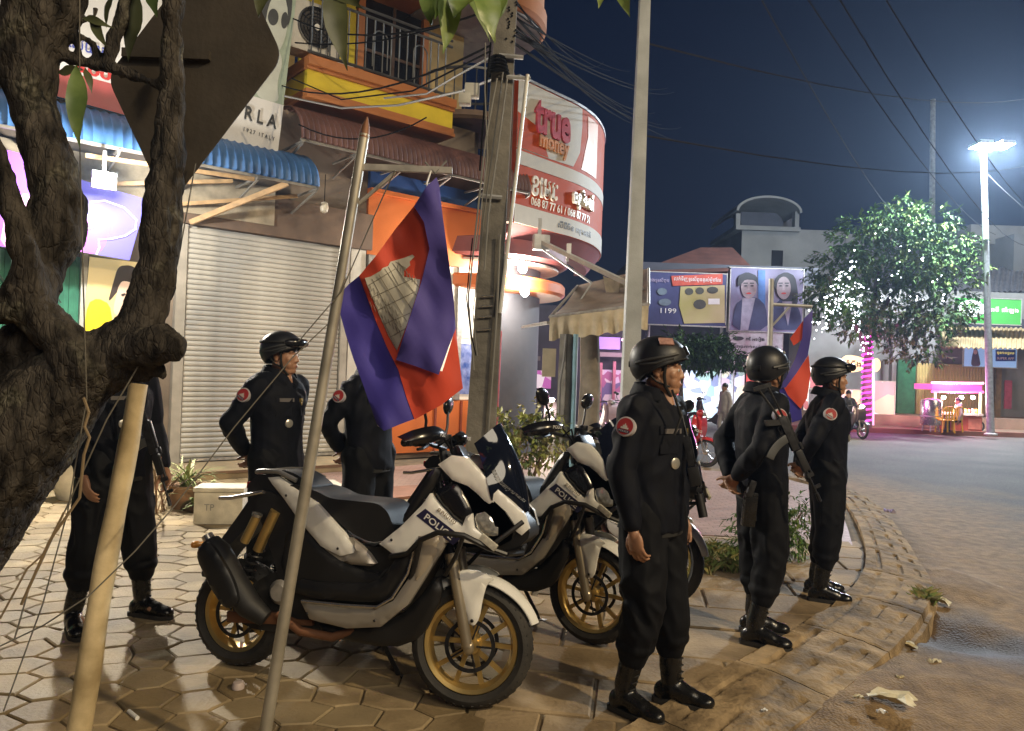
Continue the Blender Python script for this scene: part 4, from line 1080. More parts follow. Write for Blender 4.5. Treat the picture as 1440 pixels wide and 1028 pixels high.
dr = thing('steel_oven', 'tall round steel drum oven on legs left of the pink food cart', 'oven', (p.x, 26.0, 0))
for s_, ox in ((1, 0.0),):
    MB().lathe([(0.30, 0.22), (0.33, 0.26), (0.33, 1.02), (0.30, 1.08), (0.1, 1.14)], 24).build('drum', STEEL, dr)
    MB().lathe([(0.335, 0.5), (0.34, 0.52), (0.335, 0.54)], 24).build('hoop', DULLSTEEL, dr)
    for a in range(3): MB().tube([(.25 * math.cos(a * 2.1), .25 * math.sin(a * 2.1), 0.23), (.3 * math.cos(a * 2.1), .3 * math.sin(a * 2.1), 0.0)], 0.025, 6).build('leg', DULLSTEEL, dr)
YP = mk('yellow_plastic', (0.75, 0.48, 0.02), 0.4, var=0.05)
def plastic_chair(px, py, D, face, label):
    p = at(px, py, D); t = thing('plastic_chair', label, 'chair', (p.x, D, 0), face, 'yellow plastic chairs by the food cart')
    MB().box((0, 0, 0.42), (0.42, 0.42, 0.03)).build('seat', YP, t, bevel=0.01)
    m = MB(); m.tube([(-.2, .18, .43), (-.19, .24, .8), (-.1, .25, .87), (.1, .25, .87), (.19, .24, .8), (.2, .18, .43)], 0.022, 6)
    m.build('back_frame', YP, t)
    MB().box((-0.09, .225, .62), (0.05, .02, .42)).build('back_slat', YP, t); MB().box((0.0, .225, .64), (0.06, .02, .46)).build('back_slat', YP, t); MB().box((0.09, .225, .62), (0.05, .02, .42)).build('back_slat', YP, t)
    for sx in (-1, 1):
        for sy in (-1, 1): MB().bar((sx * .18, sy * .18, .42), (sx * .21, sy * .21, 0), 0.04, 0.04).build('leg', YP, t)
plastic_chair(1329, 600, 25.6, R(180), 'yellow plastic chair with its back to the road by the food cart')
plastic_chair(1340, 600, 26.2, R(200), 'yellow plastic chair half hidden beside seated customer at cart')

# --- middle distance: billboards over the cross street shops
D = 33
t = thing('cross_street_shops', 'dark row of shops with red brown hipped roof behind the billboards', 'building')
bx(MB(), 880, 372, 1150, 600, D, 6).build('wall', DARKB, t)
rp = [at(885, 386, D - .6), at(1062, 380, D - .6), at(1030, 348, D + 4), at(985, 348, D + 4)]
pts = [*rp, rp[0] + Vector((0, 7, 0)), rp[1] + Vector((0, 7, 0))]
MB().add(pts, [(0, 1, 2, 3), (1, 5, 2), (4, 0, 3), (5, 4, 3, 2), (0, 4, 5, 1)]).build('roof', REDROOF, t, sharp=10)
bx(MB(), 958, 522, 1046, 600, D - .3, .2).build('shop_display', noise_em('shop_goods', [(0.55, 0.75, 0.95), (0.85, 0.9, 0.95), (0.35, 0.55, 0.5), (0.75, 0.6, 0.75), (0.9, 0.9, 0.7), (0.25, 0.3, 0.5)], 0.55, 2.6), t)
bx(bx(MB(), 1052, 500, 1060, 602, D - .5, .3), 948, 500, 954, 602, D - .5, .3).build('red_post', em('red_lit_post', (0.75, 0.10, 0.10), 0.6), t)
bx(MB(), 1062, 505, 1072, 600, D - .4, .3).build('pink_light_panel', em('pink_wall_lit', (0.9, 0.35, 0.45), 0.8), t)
lamp('POINT', at(1000, 560, D - 2.2), 120, (0.85, 0.93, 1), 0.6, 'shop_front_light')
D = 31
t = flat_sign('phone_billboard', 'wide billboard with navy left half, yellow right half and red header', 'billboard', 905, 384, 1021, 457, D, mk('bill_navy', (0.035, 0.04, 0.13), 0.5, var=.1), depth=0.3)
poly_px(t, 'yellow_print', [(957, 403), (1019, 401), (1019, 454), (962, 455), (955, 430)], D - .02, mk('bill_yellow', (0.42, 0.38, 0.12), 0.5, c2=(0.45, 0.36, 0.22), var=.1, scale=.6))
poly_px(t, 'red_header', [(944, 388), (1016, 385), (1016, 400), (946, 402)], D - .03, mk('bill_red', (0.48, 0.07, 0.04), 0.5))
text_px(t, 'លក់ទិញទូរស័ព្ទគ្រប់ម៉ូដែល', 981, 393, 66, 8, D - .05, WHITE)
text_px(t, '1199', 940, 437, 22, 7, D - .03, WHITE)
text_px(t, 'ហាងទូរស័ព្ទ', 925, 394, 32, 7, D - .03, mk('bill_mauve', (0.42, 0.35, 0.5), .5))
for (ex, ey, rx, ry) in ((969, 410, 6, 5), (984, 409, 6, 5), (1002, 408, 8, 5), (984, 428, 9, 7)): poly_px(t, 'product_print', ellipse(ex, ey, rx, ry, 12), D - .035, mk('bill_product', (0.06, 0.06, 0.05), .5))
for (ex, ey, rx, ry) in ((931, 410, 7, 5), (935, 425, 9, 5)): poly_px(t, 'product_print', ellipse(ex, ey, rx, ry, 12), D - .03, mk('bill_pale_product', (0.12, 0.16, 0.2), .5))
poly_px(t, 'label_print', rect(996, 420, 1012, 428), D - .035, WHITE)
t = flat_sign('portrait_pair_billboard', 'billboard with a man and a woman in dark jackets on violet ground', 'billboard', 1027, 378, 1129, 466, D, mk('bill_violet', (0.16, 0.15, 0.28), 0.5, c2=(0.22, 0.20, 0.30), var=.1, scale=.4), depth=0.3)
JK = mk('bill_jacket', (0.03, 0.035, 0.10), 0.5); FC = mk('bill_face', (0.30, 0.24, 0.26), 0.5); HR = mk('bill_hair', (0.02, 0.02, 0.03), .5); SHW = mk('bill_shirt', (0.30, 0.28, 0.36), .5)
poly_px(t, 'curtain_print', rect(1066, 380, 1076, 432), D - .015, mk('bill_blue', (0.06, 0.16, 0.42), .5))
poly_px(t, 'jacket_print', smooth_poly([(1028, 464), (1034, 428), (1046, 419), (1065, 418), (1077, 430), (1080, 464)], 1), D - .02, JK)
poly_px(t, 'shirt_print', [(1044, 419), (1062, 419), (1052, 464), (1041, 464)], D - .03, SHW)
poly_px(t, 'face_print', ellipse(1053, 404, 11, 16), D - .045, FC)
for fx in (1053, 1102):
    for dx in (-4.5, 4.5): poly_px(t, 'eye_print', ellipse(fx + dx, 402, 2.4, 1.1, 10), D - .062 if fx < 1100 else D - .075, HR); poly_px(t, 'brow_print', rect(fx + dx - 3, 397.5, fx + dx + 3, 399), D - .062 if fx < 1100 else D - .075, HR)
    poly_px(t, 'mouth_print', ellipse(fx, 412.5, 3.6, 1.2, 10), D - .062 if fx < 1100 else D - .075, REDP); poly_px(t, 'nose_print', [(fx - .8, 402), (fx + .8, 402), (fx + 1.8, 408), (fx - 1.8, 408)], D - .062 if fx < 1100 else D - .075, mk('bill_nose', (.38, .30, .33), .5))
poly_px(t, 'hair_print', smooth_poly([(1037, 404), (1038, 388), (1050, 382), (1065, 388), (1067, 404), (1062, 394), (1048, 393), (1042, 400)], 1), D - .06, HR)
poly_px(t, 'jacket_print', smooth_poly([(1083, 464), (1088, 430), (1098, 420), (1116, 422), (1126, 440), (1127, 464)], 1), D - .02, JK)
poly_px(t, 'hair_print', smooth_poly([(1088, 402), (1092, 388), (1105, 382), (1118, 388), (1122, 410), (1122, 428), (1112, 428), (1094, 420)], 1), D - .03, HR)
poly_px(t, 'shirt_print', [(1100, 424), (1114, 424), (1108, 458)], D - .045, SHW)
poly_px(t, 'face_print', ellipse(1102, 405, 10, 16), D - .06, FC)
t = flat_sign('name_board', 'white lettered board under the man and woman billboard', 'sign', 1027, 469, 1100, 498, D, mk('board_white', (0.48, 0.47, 0.48), 0.5), depth=0.2)
text_px(t, 'ឆែ អៀង', 1062, 477, 26, 7, D - .02, INK, .02)
text_px(t, 'ជាងកាត់សក់បុរសនារី', 1064, 488, 60, 6, D - .02, INK)
poly_px(t, 'emblem_print', ellipse(1038, 476, 8, 3, 12), D - .02, INK)
t = thing('billboard_posts', 'steel posts of the two billboards standing before the dark shops', 'post')
for px in (912, 1015, 1033, 1090): 
    p = at(px, 470, D + .5); MB().tube([(p.x, D + .55, -0.1), (p.x, D + .55, at(px, 385, D).z)], 0.07, 8).build('post', GALV, t)
# --- left of O1: market stalls down the side street
D = 27
t = thing('market_stall', 'dim market stall with purple banner and pink goods seen between the posts', 'stall')
bx(MB(), 700, 430, 900, 610, D, 4).build('back_wall', DARKB, t)
bx(MB(), 830, 474, 872, 491, D - .6, .05).build('purple_banner', em('purple_banner', (0.30, 0.20, 0.62), 0.5), t)
bx(MB(), 690, 520, 775, 545, D - .5, .3).build('goods_shelf', noise_em('pink_goods', [(0.6, 0.4, 0.55), (0.35, 0.35, 0.4), (0.75, 0.7, 0.75), (0.45, 0.12, 0.4)], 0.5, 3), t)
bx(MB(), 828, 520, 882, 600, D - .4, .3).build('goods_shelf', noise_em('violet_goods', [(0.35, 0.12, 0.25), (0.55, 0.45, 0.6), (0.15, 0.12, 0.25), (0.6, 0.5, 0.55)], 0.35, 3.2), t)
bx(bx(MB(), 861, 508, 865, 600, D - .8, .15), 842, 510, 846, 600, D - .8, .15).build('stall_post', mk('stall_pink_post', (0.5, 0.2, 0.25), .5), t)
bx(bx(MB(), 700, 500, 760, 506, D - 1, .2), 840, 496, 895, 502, D - 1, .2).build('stall_beam', GREYW, t)
MB().ell(at(886, 478, D - 1.5), (0.28, .1, .12), None, 14, 8).build('pink_lamp', em('pink_lamp', (1, 0.5, 0.85), 7), t)
MB().tube([at(718, 515, D - 1.2), at(722, 523, D - 1.2), at(727, 530, D - 1.2), at(735, 536, D - 1.2)], 0.07, 6).build('neon_squiggle', em('magenta_squiggle', (1, 0.1, 0.8), 2.5), t)
lamp('POINT', at(880, 485, D - 2.5), 90, (1, 0.55, 0.85), 0.3, 'stall_light')

# --- twin headed street lamp
pb = gnd(1393, 612, 0.0); D = pb.y
sl = thing('street_lamp', 'tall grey street lamp with two blazing white heads on the far pavement', 'street lamp', (pb.x, D, 0))
tp = at(1383, 214, D) - Vector((pb.x, D, 0))
MB().tube([(0, 0, 0), tp * 0.5, tp], [0.12, 0.10, 0.085], 12).build('pole', GALV, sl)
MB().lathe([(0.2, 0), (0.2, 0.05), (0.13, 0.08)], 16).build('base', DULLSTEEL, sl)
LG = em('street_lamp_glow', (0.93, 0.97, 1.0), 90)
for dx, sc_ in ((-0.27, 1.0), (0.42, 0.75)):
    hd = MB(); c = tp + Vector((dx, -0.3, 0.16)); hd.box(c, (0.42, 0.7, 0.12)); hd.bar(tp, c + Vector((0, 0.1, 0)), 0.05, 0.05)
    hd.build('lamp_arm', GALV, sl, bevel=0.02)
    MB().ell(c + Vector((0, -0.05, -0.07)), (0.19 * sc_, 0.3 * sc_, 0.11 * sc_), None, 14, 8).build('lamp_head', LG, sl)
    lamp('POINT', Vector((pb.x, D, 0)) + c + Vector((0, -0.1, -0.35)), 3700, (0.78, 0.90, 1.0), 0.2, 'street_lamp_light')
# the near street lamp: just outside the view on the right, its light crosses the pavement
nl = thing('near_street_lamp', 'street lamp outside the view on right lighting the pavement corner', 'street lamp', (9.2, -1.9, -0.1))
MB().tube([(0, 0, 0), (0, 0, 7.2), (-0.4, 0, 7.6), (-1.2, 0, 7.75)], 0.07, 10).build('pole', GALV, nl)
MB().box((-1.5, 0, 7.74), (0.7, 0.3, 0.12)).build('lamp_head', GALV, nl, bevel=0.03)
MB().box((-1.5, 0, 7.665), (0.5, 0.22, 0.03)).build('lamp_lens', em('warm_lamp_lens', (1, 0.82, 0.55), 30), nl)
lamp('SPOT', (7.7, -1.9, 7.55), 3000, (1.0, 0.78, 0.47), 0.16, 'near_lamp_light', None, R(105), (0.6, 4.6, 0))

# --- trees and leaves
LEAF1 = mk('leaf_green', (0.065, 0.13, 0.032), 0.75, spec=.15, var=0.35, scale=3); LEAF2 = mk('leaf_yellow_green', (0.105, 0.15, 0.035), 0.75, spec=.15, var=0.3, scale=3); LEAF3 = mk('leaf_dark', (0.04, 0.075, 0.028), 0.75, spec=.15, var=0.3, scale=3)
BARKF = mk('far_bark', (0.10, 0.075, 0.055), 0.9, var=0.3, bump=0.3)
def leaf(mb, c, d, up, L, W, m=0):
    d = d.normalized(); s_ = d.cross(up)
    if s_.length < 1e-3: s_ = d.cross(Vector((1, 0, 0)))
    s_.normalize(); n_ = s_.cross(d)
    mb.add([c, c + d * L * .4 + s_ * W / 2 + n_ * W * .12, c + d * L - n_ * L * .12, c + d * L * .4 - s_ * W / 2 + n_ * W * .12], [(0, 1, 2), (0, 2, 3)], m)
def rdir(q): 
    while True:
        v = Vector((q.uniform(-1, 1), q.uniform(-1, 1), q.uniform(-1, 1)))
        if 0.05 < v.length < 1: return v.normalized()
def crown(clumps, n, L, W, seed, spray=0.35):
    """leaves gathered in sprays inside the given ellipsoid clumps"""
    q = random.Random(seed); mb = MB(); tot = sum(r[0] * r[2] for _, r in clumps)
    for c, r in clumps:
        k = int(n * r[0] * r[2] / tot / 8)
        for _ in range(k):
            v = rdir(q) * (q.random() ** 0.35); p = Vector(c) + Vector((v.x * r[0], v.y * r[1], v.z * r[2]))
            d0 = (Vector((v.x, v.y, v.z * .3 - .15)) + rdir(q) * .5).normalized(); m = q.choice((0, 0, 1, 2))
            for i in range(8):
                pp = p + d0 * spray * i / 8; dd = (d0 + rdir(q) * .9 + Vector((0, 0, -.25))).normalized()
                leaf(mb, pp, dd, Vector((0, 0, 1)), L * q.uniform(.7, 1.2), W * q.uniform(.7, 1.2), m)
    return mb
D = 26.4
tb = at(1219, 606, D); tb.z = 0
tr = thing('lit_tree', 'big leafy tree hung with white fairy lights, trunk wrapped in pink neon', 'tree', tb)
def tl(px, py, dy=0): p = at(px, py, D + dy); return p - tb
MB().tube([(0, 0, 0), tl(1219, 540), tl(1221, 490), tl(1224, 455)], [0.17, 0.14, 0.12, 0.10], 10).tube([tl(1221, 500), tl(1205, 460, -.5), tl(1180, 420, -.8), tl(1165, 390, -1)], [0.1, 0.08, 0.06, 0.03], 8).tube([tl(1223, 470), tl(1250, 420, .4), tl(1285, 380, .5)], [0.1, 0.07, 0.03], 8).tube([tl(1224, 460), tl(1232, 400), tl(1250, 340, .3), tl(1280, 300)], [0.1, 0.08, 0.05, 0.02], 8).tube([tl(1223, 478), tl(1265, 455, -1), tl(1310, 430, -1)], [0.08, 0.06, 0.02], 8).build('trunk', BARKF, tr)
cl_ = [(1180, 375, 42, 40), (1215, 335, 45, 40), (1262, 318, 45, 42), (1300, 325, 38, 42), (1335, 345, 32, 34), (1330, 400, 40, 38), (1285, 375, 50, 45), (1230, 385, 50, 45), (1180, 425, 42, 40), (1255, 445, 55, 38), (1305, 445, 48, 36), (1215, 450, 45, 32), (1290, 490, 38, 30), (1335, 440, 32, 30), (1160, 410, 28, 32), (1270, 295, 18, 22), (1355, 372, 22, 20)]
k = D / F
cm = [(tl(x, y, rnd.uniform(-1.2, 1.2)), (rx * k * .82, 1.4, ry * k * .80)) for x, y, rx, ry in cl_]
crown(cm, 15500, 0.19, 0.10, 3).build('crown', [LEAF1, LEAF2, LEAF3], tr)['kind'] = 'stuff'
fl_ = MB(); q = random.Random(12)
LINES = [[(1219, 500), (1207, 462), (1197, 425), (1190, 385), (1205, 345)], [(1157, 470), (1158, 440), (1170, 408), (1186, 385)], [(1206, 458), (1202, 425), (1212, 392)], [(1164, 445), (1180, 425), (1186, 400)], [(1222, 480), (1245, 440), (1285, 425), (1320, 430)]]
for i_ in range(230):
    L_ = LINES[i_ % 5]; t_ = q.random() * (len(L_) - 1); k_ = int(t_); u_ = t_ - k_
    x, y = (L_[k_][0] * (1 - u_) + L_[k_ + 1][0] * u_ + q.gauss(0, -0 + 2), L_[k_][1] * (1 - u_) + L_[k_ + 1][1] * u_) if i_ % 5 < 4 and i_ < 190 else q.choice([(1160, 440), (1150, 455), (1165, 410), (1180, 390), (1185, 430), (1200, 420), (1210, 400), (1195, 370), (1215, 340), (1250, 330), (1300, 360), (1320, 390), (1330, 420), (1290, 420), (1240, 420), (1260, 380), (1205, 455), (1215, 480), (1280, 320)])
    fl_.ell(tl(x + q.gauss(0, 4 if i_ < 190 else 13), y + q.gauss(0, 4 if i_ < 190 else 15), -1.7 + q.uniform(-.4, .4)), q.uniform(.016, .032), None, 6, 4)
fl_.build('fairy_lights', em('fairy_white', (0.85, 0.92, 1), 5), tr)['kind'] = 'stuff'
wr = []
for i in range(200): a = i * 0.5; h = 0.15 + 3.05 * i / 199; r_ = 0.185 - 0.02 * h / 3; px_ = tl(1219, 540).x * h / 2; wr.append((px_ + r_ * math.cos(a), r_ * math.sin(a), h))
wr = [wr[i] for i in range(len(wr))]
MB().tube(wr, 0.030, 5).build('neon_wrap', em('magenta_wrap', (1, 0.06, 0.62), 1.9), tr)
MB().tube([tl(1228, 598, -.6), tl(1228, 505, -.6)], 0.03, 6).build('pink_tube', em('pink_upright', (0.9, 0.4, 0.7), 1.2), tr)
lamp('POINT', tb + Vector((-.2, -1.0, 1.6)), 130, (1, 0.25, 0.8), 0.6, 'neon_wrap_light')
D = 23.0
tb2 = at(962, 585, D); tb2.z = 0
tr = thing('small_tree', 'small dark tree with drooping leaves before the bright shop display', 'tree', tb2)
def tl2(px, py, dy=0): return at(px, py, D + dy) - tb2
MB().tube([(0, 0, 0), tl2(958, 545), tl2(962, 520), tl2(980, 500)], [0.07, 0.05, 0.03, 0.015], 8).tube([tl2(958, 548), tl2(950, 510), tl2(960, 485)], [0.06, 0.04, 0.02], 8).build('trunk', BARKF, tr)
k = D / F
crown([(tl2(985, 495), (34 * k, .8, 20 * k)), (tl2(1012, 505), (26 * k, .8, 14 * k)), (tl2(960, 490), (24 * k, .8, 22 * k)), (tl2(1000, 480), (20 * k, .7, 12 * k))], 3600, 0.22, 0.08, 9).build('crown', [LEAF3, LEAF1, LEAF3], tr)['kind'] = 'stuff'
# ================================================================ POLES, CABLES, AWNING, TREE, FLAGS, PLANTS, LITTER
def remeshed(mb, name, mats, vox, smooth=2, parent=None, disp=None, dec=0.0):
    me = mb.mesh(name, mats, sharp=180)
    o = bpy.data.objects.new(name, me); col.objects.link(o)
    m = o.modifiers.new('r', 'REMESH'); m.mode = 'VOXEL'; m.voxel_size = vox
    if smooth:
        s = o.modifiers.new('s', 'SMOOTH'); s.iterations = smooth; s.factor = 0.5
    if dec:
        d_ = o.modifiers.new('d', 'DECIMATE'); d_.ratio = dec
    dg = bpy.context.evaluated_depsgraph_get()
    me2 = bpy.data.meshes.new_from_object(o.evaluated_get(dg)); me2.name = name
    bpy.data.objects.remove(o)
    if disp:
        n = len(me2.vertices); co = np.empty(n * 3); no = np.empty(n * 3)
        me2.vertices.foreach_get('co', co); me2.vertices.foreach_get('normal', no)
        co = co.reshape(-1, 3); no = no.reshape(-1, 3)
        co = disp(co, no); me2.vertices.foreach_set('co', co.ravel()); me2.update()
    me2.materials.clear(); me2.materials.append(mats if not isinstance(mats, (list, tuple)) else mats[0])
    me2.polygons.foreach_set('use_smooth', [True] * len(me2.polygons))
    return link(name, me2, parent)
def pnoise(co, s, seed=0):
    return np.array([noise.noise(Vector((p[0] * s + seed, p[1] * s + seed * .7, p[2] * s - seed))) for p in co])

# ---- concrete utility pole with its cables and conduit
D = 6.6
bp_ = at(671, 650, D); bp_.z = 0; tp_ = at(717, -60, D)
up_ = thing('utility_pole', 'dark concrete utility pole with white conduit and hanging cables before the orange shop', 'pole', bp_)
T = tp_ - bp_
def on(t, dx=0, dy=0): return T * t + Vector((dx, dy, 0))
m = MB(); w0, w1 = 0.135, 0.085
vs = [(-w0, -.11, 0), (w0, -.11, 0), (w0, .11, 0), (-w0, .11, 0)] + [tuple(T + Vector(v)) for v in ((-w1, -.08, 0), (w1, -.08, 0), (w1, .08, 0), (-w1, .08, 0))]
m.add(vs, [(0, 1, 5, 4), (1, 2, 6, 5), (2, 3, 7, 6), (3, 0, 4, 7), (4, 5, 6, 7), (3, 2, 1, 0)]); m.build('pole', CONC, up_, bevel=0.012)
def pt(px, py, dy=-0.14): return at(px, py, D + dy) - bp_
MB().tube([pt(742, 105), pt(730, 210), pt(716, 330), pt(703, 440)], 0.017, 8).build('white_conduit', mk('white_pvc', (0.62, 0.62, 0.58), 0.4), up_)
MB().tube([pt(703, 330, -.15), pt(699, 430, -.15), pt(690, 560, -.15), pt(684, 640, -.15)], 0.012, 6).build('grey_conduit', GCABLE, up_)
for y_ in (417, 431, 446, 464): MB().tube([pt(676 - (y_ - 417) * .09, y_, -.125), pt(694 - (y_ - 417) * .08, y_ - 1, -.125)], 0.008, 6).build('steel_strap', STEEL, up_)
for y_, a in ((275, 660), (78, 690), (108, 700)): MB().tube([pt(a + 12, y_, -.125), pt(a + 46, y_ + 3, -.125)], 0.02, 6).build('clamp', GALV, up_)
q = random.Random(4)
for i, c_ in enumerate([[(700, 110), (684, 200), (672, 300), (660, 420), (668, 520)], [(708, 100), (695, 180), (680, 300), (664, 440), (672, 500)], [(690, 60), (682, 150), (676, 240)], [(684, 60), (683, 130), (684, 220), (668, 350)], [(712, 110), (700, 200), (688, 300), (682, 380)], [(664, 335), (655, 420), (661, 470), (668, 500)]]):
    MB().tube([pt(x + q.uniform(-2, 2), y, -.18 - .02 * i) for x, y in c_], [0.009, 0.006][i % 2], 6).build('hanging_cable', [GCABLE, CABLE][i % 3 == 2], up_)
m = MB()
for j in range(5): m.tube([pt(700 + 10 * math.cos(a) * (1 + j * .12), 84 + j * 5 + 6 * math.sin(a), -.12 + .1 * math.sin(a)) for a in np.linspace(0, 6.2, 12)], 0.014, 6, close=True)
m.build('cable_coil', CABLE, up_)
MB().box(pt(664, 128, -.1), (0.12, .1, .11)).box(pt(654, 140, -.15), (0.10, .1, .09)).build('junction_box', mk('box_grey', (0.5, 0.5, 0.46), .5), up_, bevel=.01)
def cable(name, label, pts, r, mat, group=None, cat='cable'):
    return tag(MB().tube(pts, r, 6).build(name, mat), label, cat, group)
G1 = 'overhead cables from the utility pole'
# cables from pole to the sign roof and beyond the corner
for i in range(15):
    a = at(717 + rnd.uniform(-6, 10), 2 + i * 4, D - .1); b_ = at(840 + i * 9, 120 + i * 3 + rnd.uniform(-40, 50), 30)
    cable('overhead_cable', 'thin black cable in the sheaf from the utility pole to the dark side street', sag(a, b_, 0.1 + rnd.random() * .3), 0.008, CABLE, G1)
for pts, r_, lab in (
    ([at(540, 138, 8), at(600, 132, 7.6), at(640, 108, 7), at(690, 80, 6.6)], 0.010, 'pale slack cable from the balcony to the top of utility pole'),
    ([at(400, 135, 9.5), at(480, 152, 9), at(560, 148, 8), at(650, 128, 7), at(702, 108, 6.5)], 0.012, 'pale drooping cable under the yellow balcony band to the pole'),
    ([at(410, 110, 10.5), at(480, 140, 9.5), at(580, 128, 8.2), at(690, 72, 6.6)], 0.009, 'black cable sagging across the balcony to the pole top')):
    cable('slack_cable', lab, [p for p in pts], r_, GCABLE if 'pale' in lab else CABLE)
for i, (a, b_) in enumerate((((415, 60, 10.9), (760, -20, 9)), ((410, 25, 10.9), (700, 10, 6.6)), ((395, 120, 10.8), (690, 64, 6.6)), ((420, 175, 10.5), (600, 165, 10.5)))):
    cable('balcony_cable', ['black cable crossing before the air conditioner and up to the balcony roof', 'topmost black cable across the balcony from the portrait billboard', 'black cable along the upper orange balcony moulding to the pole', 'lowest black cable sagging along the brown awning'][i], sag(at(*a), at(*b_), .25), 0.010, CABLE, 'black cables along the balcony')
SKYC = mk('lit_cable', (0.03, 0.03, 0.034), 0.9, var=0, spec=0.05)
for a, b_, d_, lab in (((1130, -10, 9), (1400, 330, 32), .5, 'leftmost of the thin cables slanting down across the night sky to the right'), ((1175, -10, 9), (1440, 345, 32), .6, 'second slanting sky cable from the left above the lit tree'), ((1240, -10, 9), (1470, 310, 30), .4, 'rightmost slanting sky cable running behind the street lamp'), ((1060, -20, 9), (1290, 330, 33), .5, 'slanting sky cable ending behind the top of the lit tree'), ((906, 60, 8.4), (1480, 130, 26), .5, 'upper thin cable from the steel pole across the sky to the right'), ((902, 190, 8.4), (1500, 215, 30), .6, 'lower thin cable from the steel pole across to the street lamp'), ((1384, 240, 24.6), (1490, 330, 20), .1, 'short cable dropping right from the street lamp pole')):
    cable('street_cable', lab, sag(at(*a), at(*b_), d_), 0.010, SKYC, 'cables over the road')
bpz = gnd(1308, 600, 0); bpz = at(1308, 598, 44)
tag(MB().tube([(bpz.x, 44, -.1), at(1312, 140, 44)], [.2, .14], 10).build('far_utility_pole', CONC), 'dim concrete pole rising behind the tree left of the street lamp', 'pole')

# ---- square steel pole behind the nearest officer
D = 8.4
sq = at(879, 720, D); sq.z = 0; tq = at(908, -40, D)
sp_ = thing('steel_pole', 'pale square steel pole rising behind the nearest officer', 'pole', sq)
T = tq - sq; m = MB(); w0, w1 = 0.105, 0.055; m.add([(-w0, -.10, 0), (w0, -.10, 0), (w0, .10, 0), (-w0, .10, 0)] + [tuple(T + Vector(v)) for v in ((-w1, -.06, 0), (w1, -.06, 0), (w1, .06, 0), (-w1, .06, 0))], [(0, 1, 5, 4), (1, 2, 6, 5), (2, 3, 7, 6), (3, 0, 4, 7), (4, 5, 6, 7), (3, 2, 1, 0)])
m.build('pole', mk('pale_pole_concrete', (0.40, 0.43, 0.45), 0.8, var=.2, scale=3, bump=.2), sp_, bevel=0.006)
# ---- posts in the middle distance
D = 9.6
b0 = at(806, 600, D); b0.z = 0
t = thing('blue_pipe_post', 'concrete post with pale blue pipe and grey cable below the tan awning', 'post', b0)
def p3(px, py, dy=0): return at(px, py, D + dy) - b0
zb = 0
MB().tube([Vector((p3(792, 600).x, 0, 0)), p3(798, 470)], [0.105, 0.095], 4).build('post', CONC, t)
MB().tube([Vector((p3(804, 600).x + .005, -.1, 0)), p3(810, 470, -.1)], 0.032, 8).build('blue_pipe', mk('pale_blue_pvc', (0.25, 0.42, 0.50), .4), t)
MB().tube([Vector((p3(786, 600).x, -.1, 0)), p3(787, 540, -.12), p3(793, 505, -.1), p3(796, 470, -.1)], 0.018, 6).build('cable', GCABLE, t)
b0 = at(826, 600, 10.2); b0.z = 0
tag(MB().tube([b0, at(830, 540, 10.2), at(829, 465, 10.2)], [.16, .14, .13], 10).build('tree_trunk_post', mk('grey_wood_post', (0.2, 0.175, 0.14), 0.9, var=.3, scale=6, bump=.3)), 'thick grey weathered trunk right of the pale blue pipe', 'trunk')
tag(MB().box(at(772, 510, 9.7), (0.17, 0.05, 0.36), None).build('cream_board', mk('cream_board', (0.5, 0.44, 0.32), .7, var=.15), None), 'small cream board hung left of the concrete post', 'board')
rp = at(694, 560, 12.4); rp.z = 0
tag(MB().tube([rp, at(699, 465, 12.4)], .085, 10).build('red_post', mk('red_gloss_post', (0.6, 0.10, 0.08), .4)), 'red round post of the corner shop right of utility pole', 'post')
# ---- tan awning with drop valance and the folding arm frame
TAN = mk('tan_canvas', (0.46, 0.39, 0.27), 0.85, var=.2, scale=7, bump=.2, bscale=25); TANT = mk('brown_canvas_top', (0.20, 0.155, 0.115), 0.85, var=.2, scale=4)
aw = thing('tan_awning', 'sagging canvas awning with pleated tan valance right of the round canopy', 'awning')
bl_, br_, fr_, fl2 = at(812, 402, 12.0), at(912, 378, 11.2), at(912, 428, 9.3), at(773, 446, 9.7)
m = MB(); vs = []; fs = []
for i in range(17):
    for j in range(9):
        u, v = i / 16, j / 8; p = (bl_.lerp(br_, u)).lerp(fl2.lerp(fr_, u), v) - Vector((0, 0, .16 * math.sin(math.pi * v) * (.5 + .5 * math.sin(math.pi * u)))); vs.append(p)
for i in range(16):
    for j in range(8): a = i * 9 + j; fs.append((a, a + 9, a + 10, a + 1))
n = len(vs); vs += [v + Vector((0, 0, .008)) for v in vs]; fs += [tuple(q_ + n for q_ in f[::-1]) for f in fs]
m.add(vs, fs); m.build('canvas_top', TANT, aw)
vs = []; fs = []
for i in range(97):
    u = i / 96; p = fl2.lerp(fr_, u); o_ = 0.035 * math.sin(u * 55) * (0.6 + .4 * math.sin(u * 13)); d_ = .30 + .014 * math.sin(u * 40)
    for j in range(6): v = j / 5; vs.append(p + Vector((0, -o_ * v - .02, -d_ * v)))
for i in range(96):
    for j in range(5): a = i * 6 + j; fs.append((a, a + 1, a + 7, a + 6))
n = len(vs); vs += [v + Vector((0, .006, 0)) for v in vs]; fs += [tuple(q_ + n for q_ in f[::-1]) for f in fs]
MB().add(vs, fs).build('valance', TAN, aw)
MB().tube([fl2, fr_], .025, 8).tube([fl2, bl_], .02, 6).tube([fr_, br_], .02, 6).build('frame_tube', DULLSTEEL, aw)
MB().bar(fl2 + Vector((0, .3, -.05)), at(735, 460, 13.0), .05, .04).build('support_arm', GALV, aw)
am = thing('folding_awning_arm', 'pale folding awning arm with torn canvas strip hanging below the sign', 'awning arm')
a0, a1 = at(757, 338, 12.6), at(906, 410, 10.4)
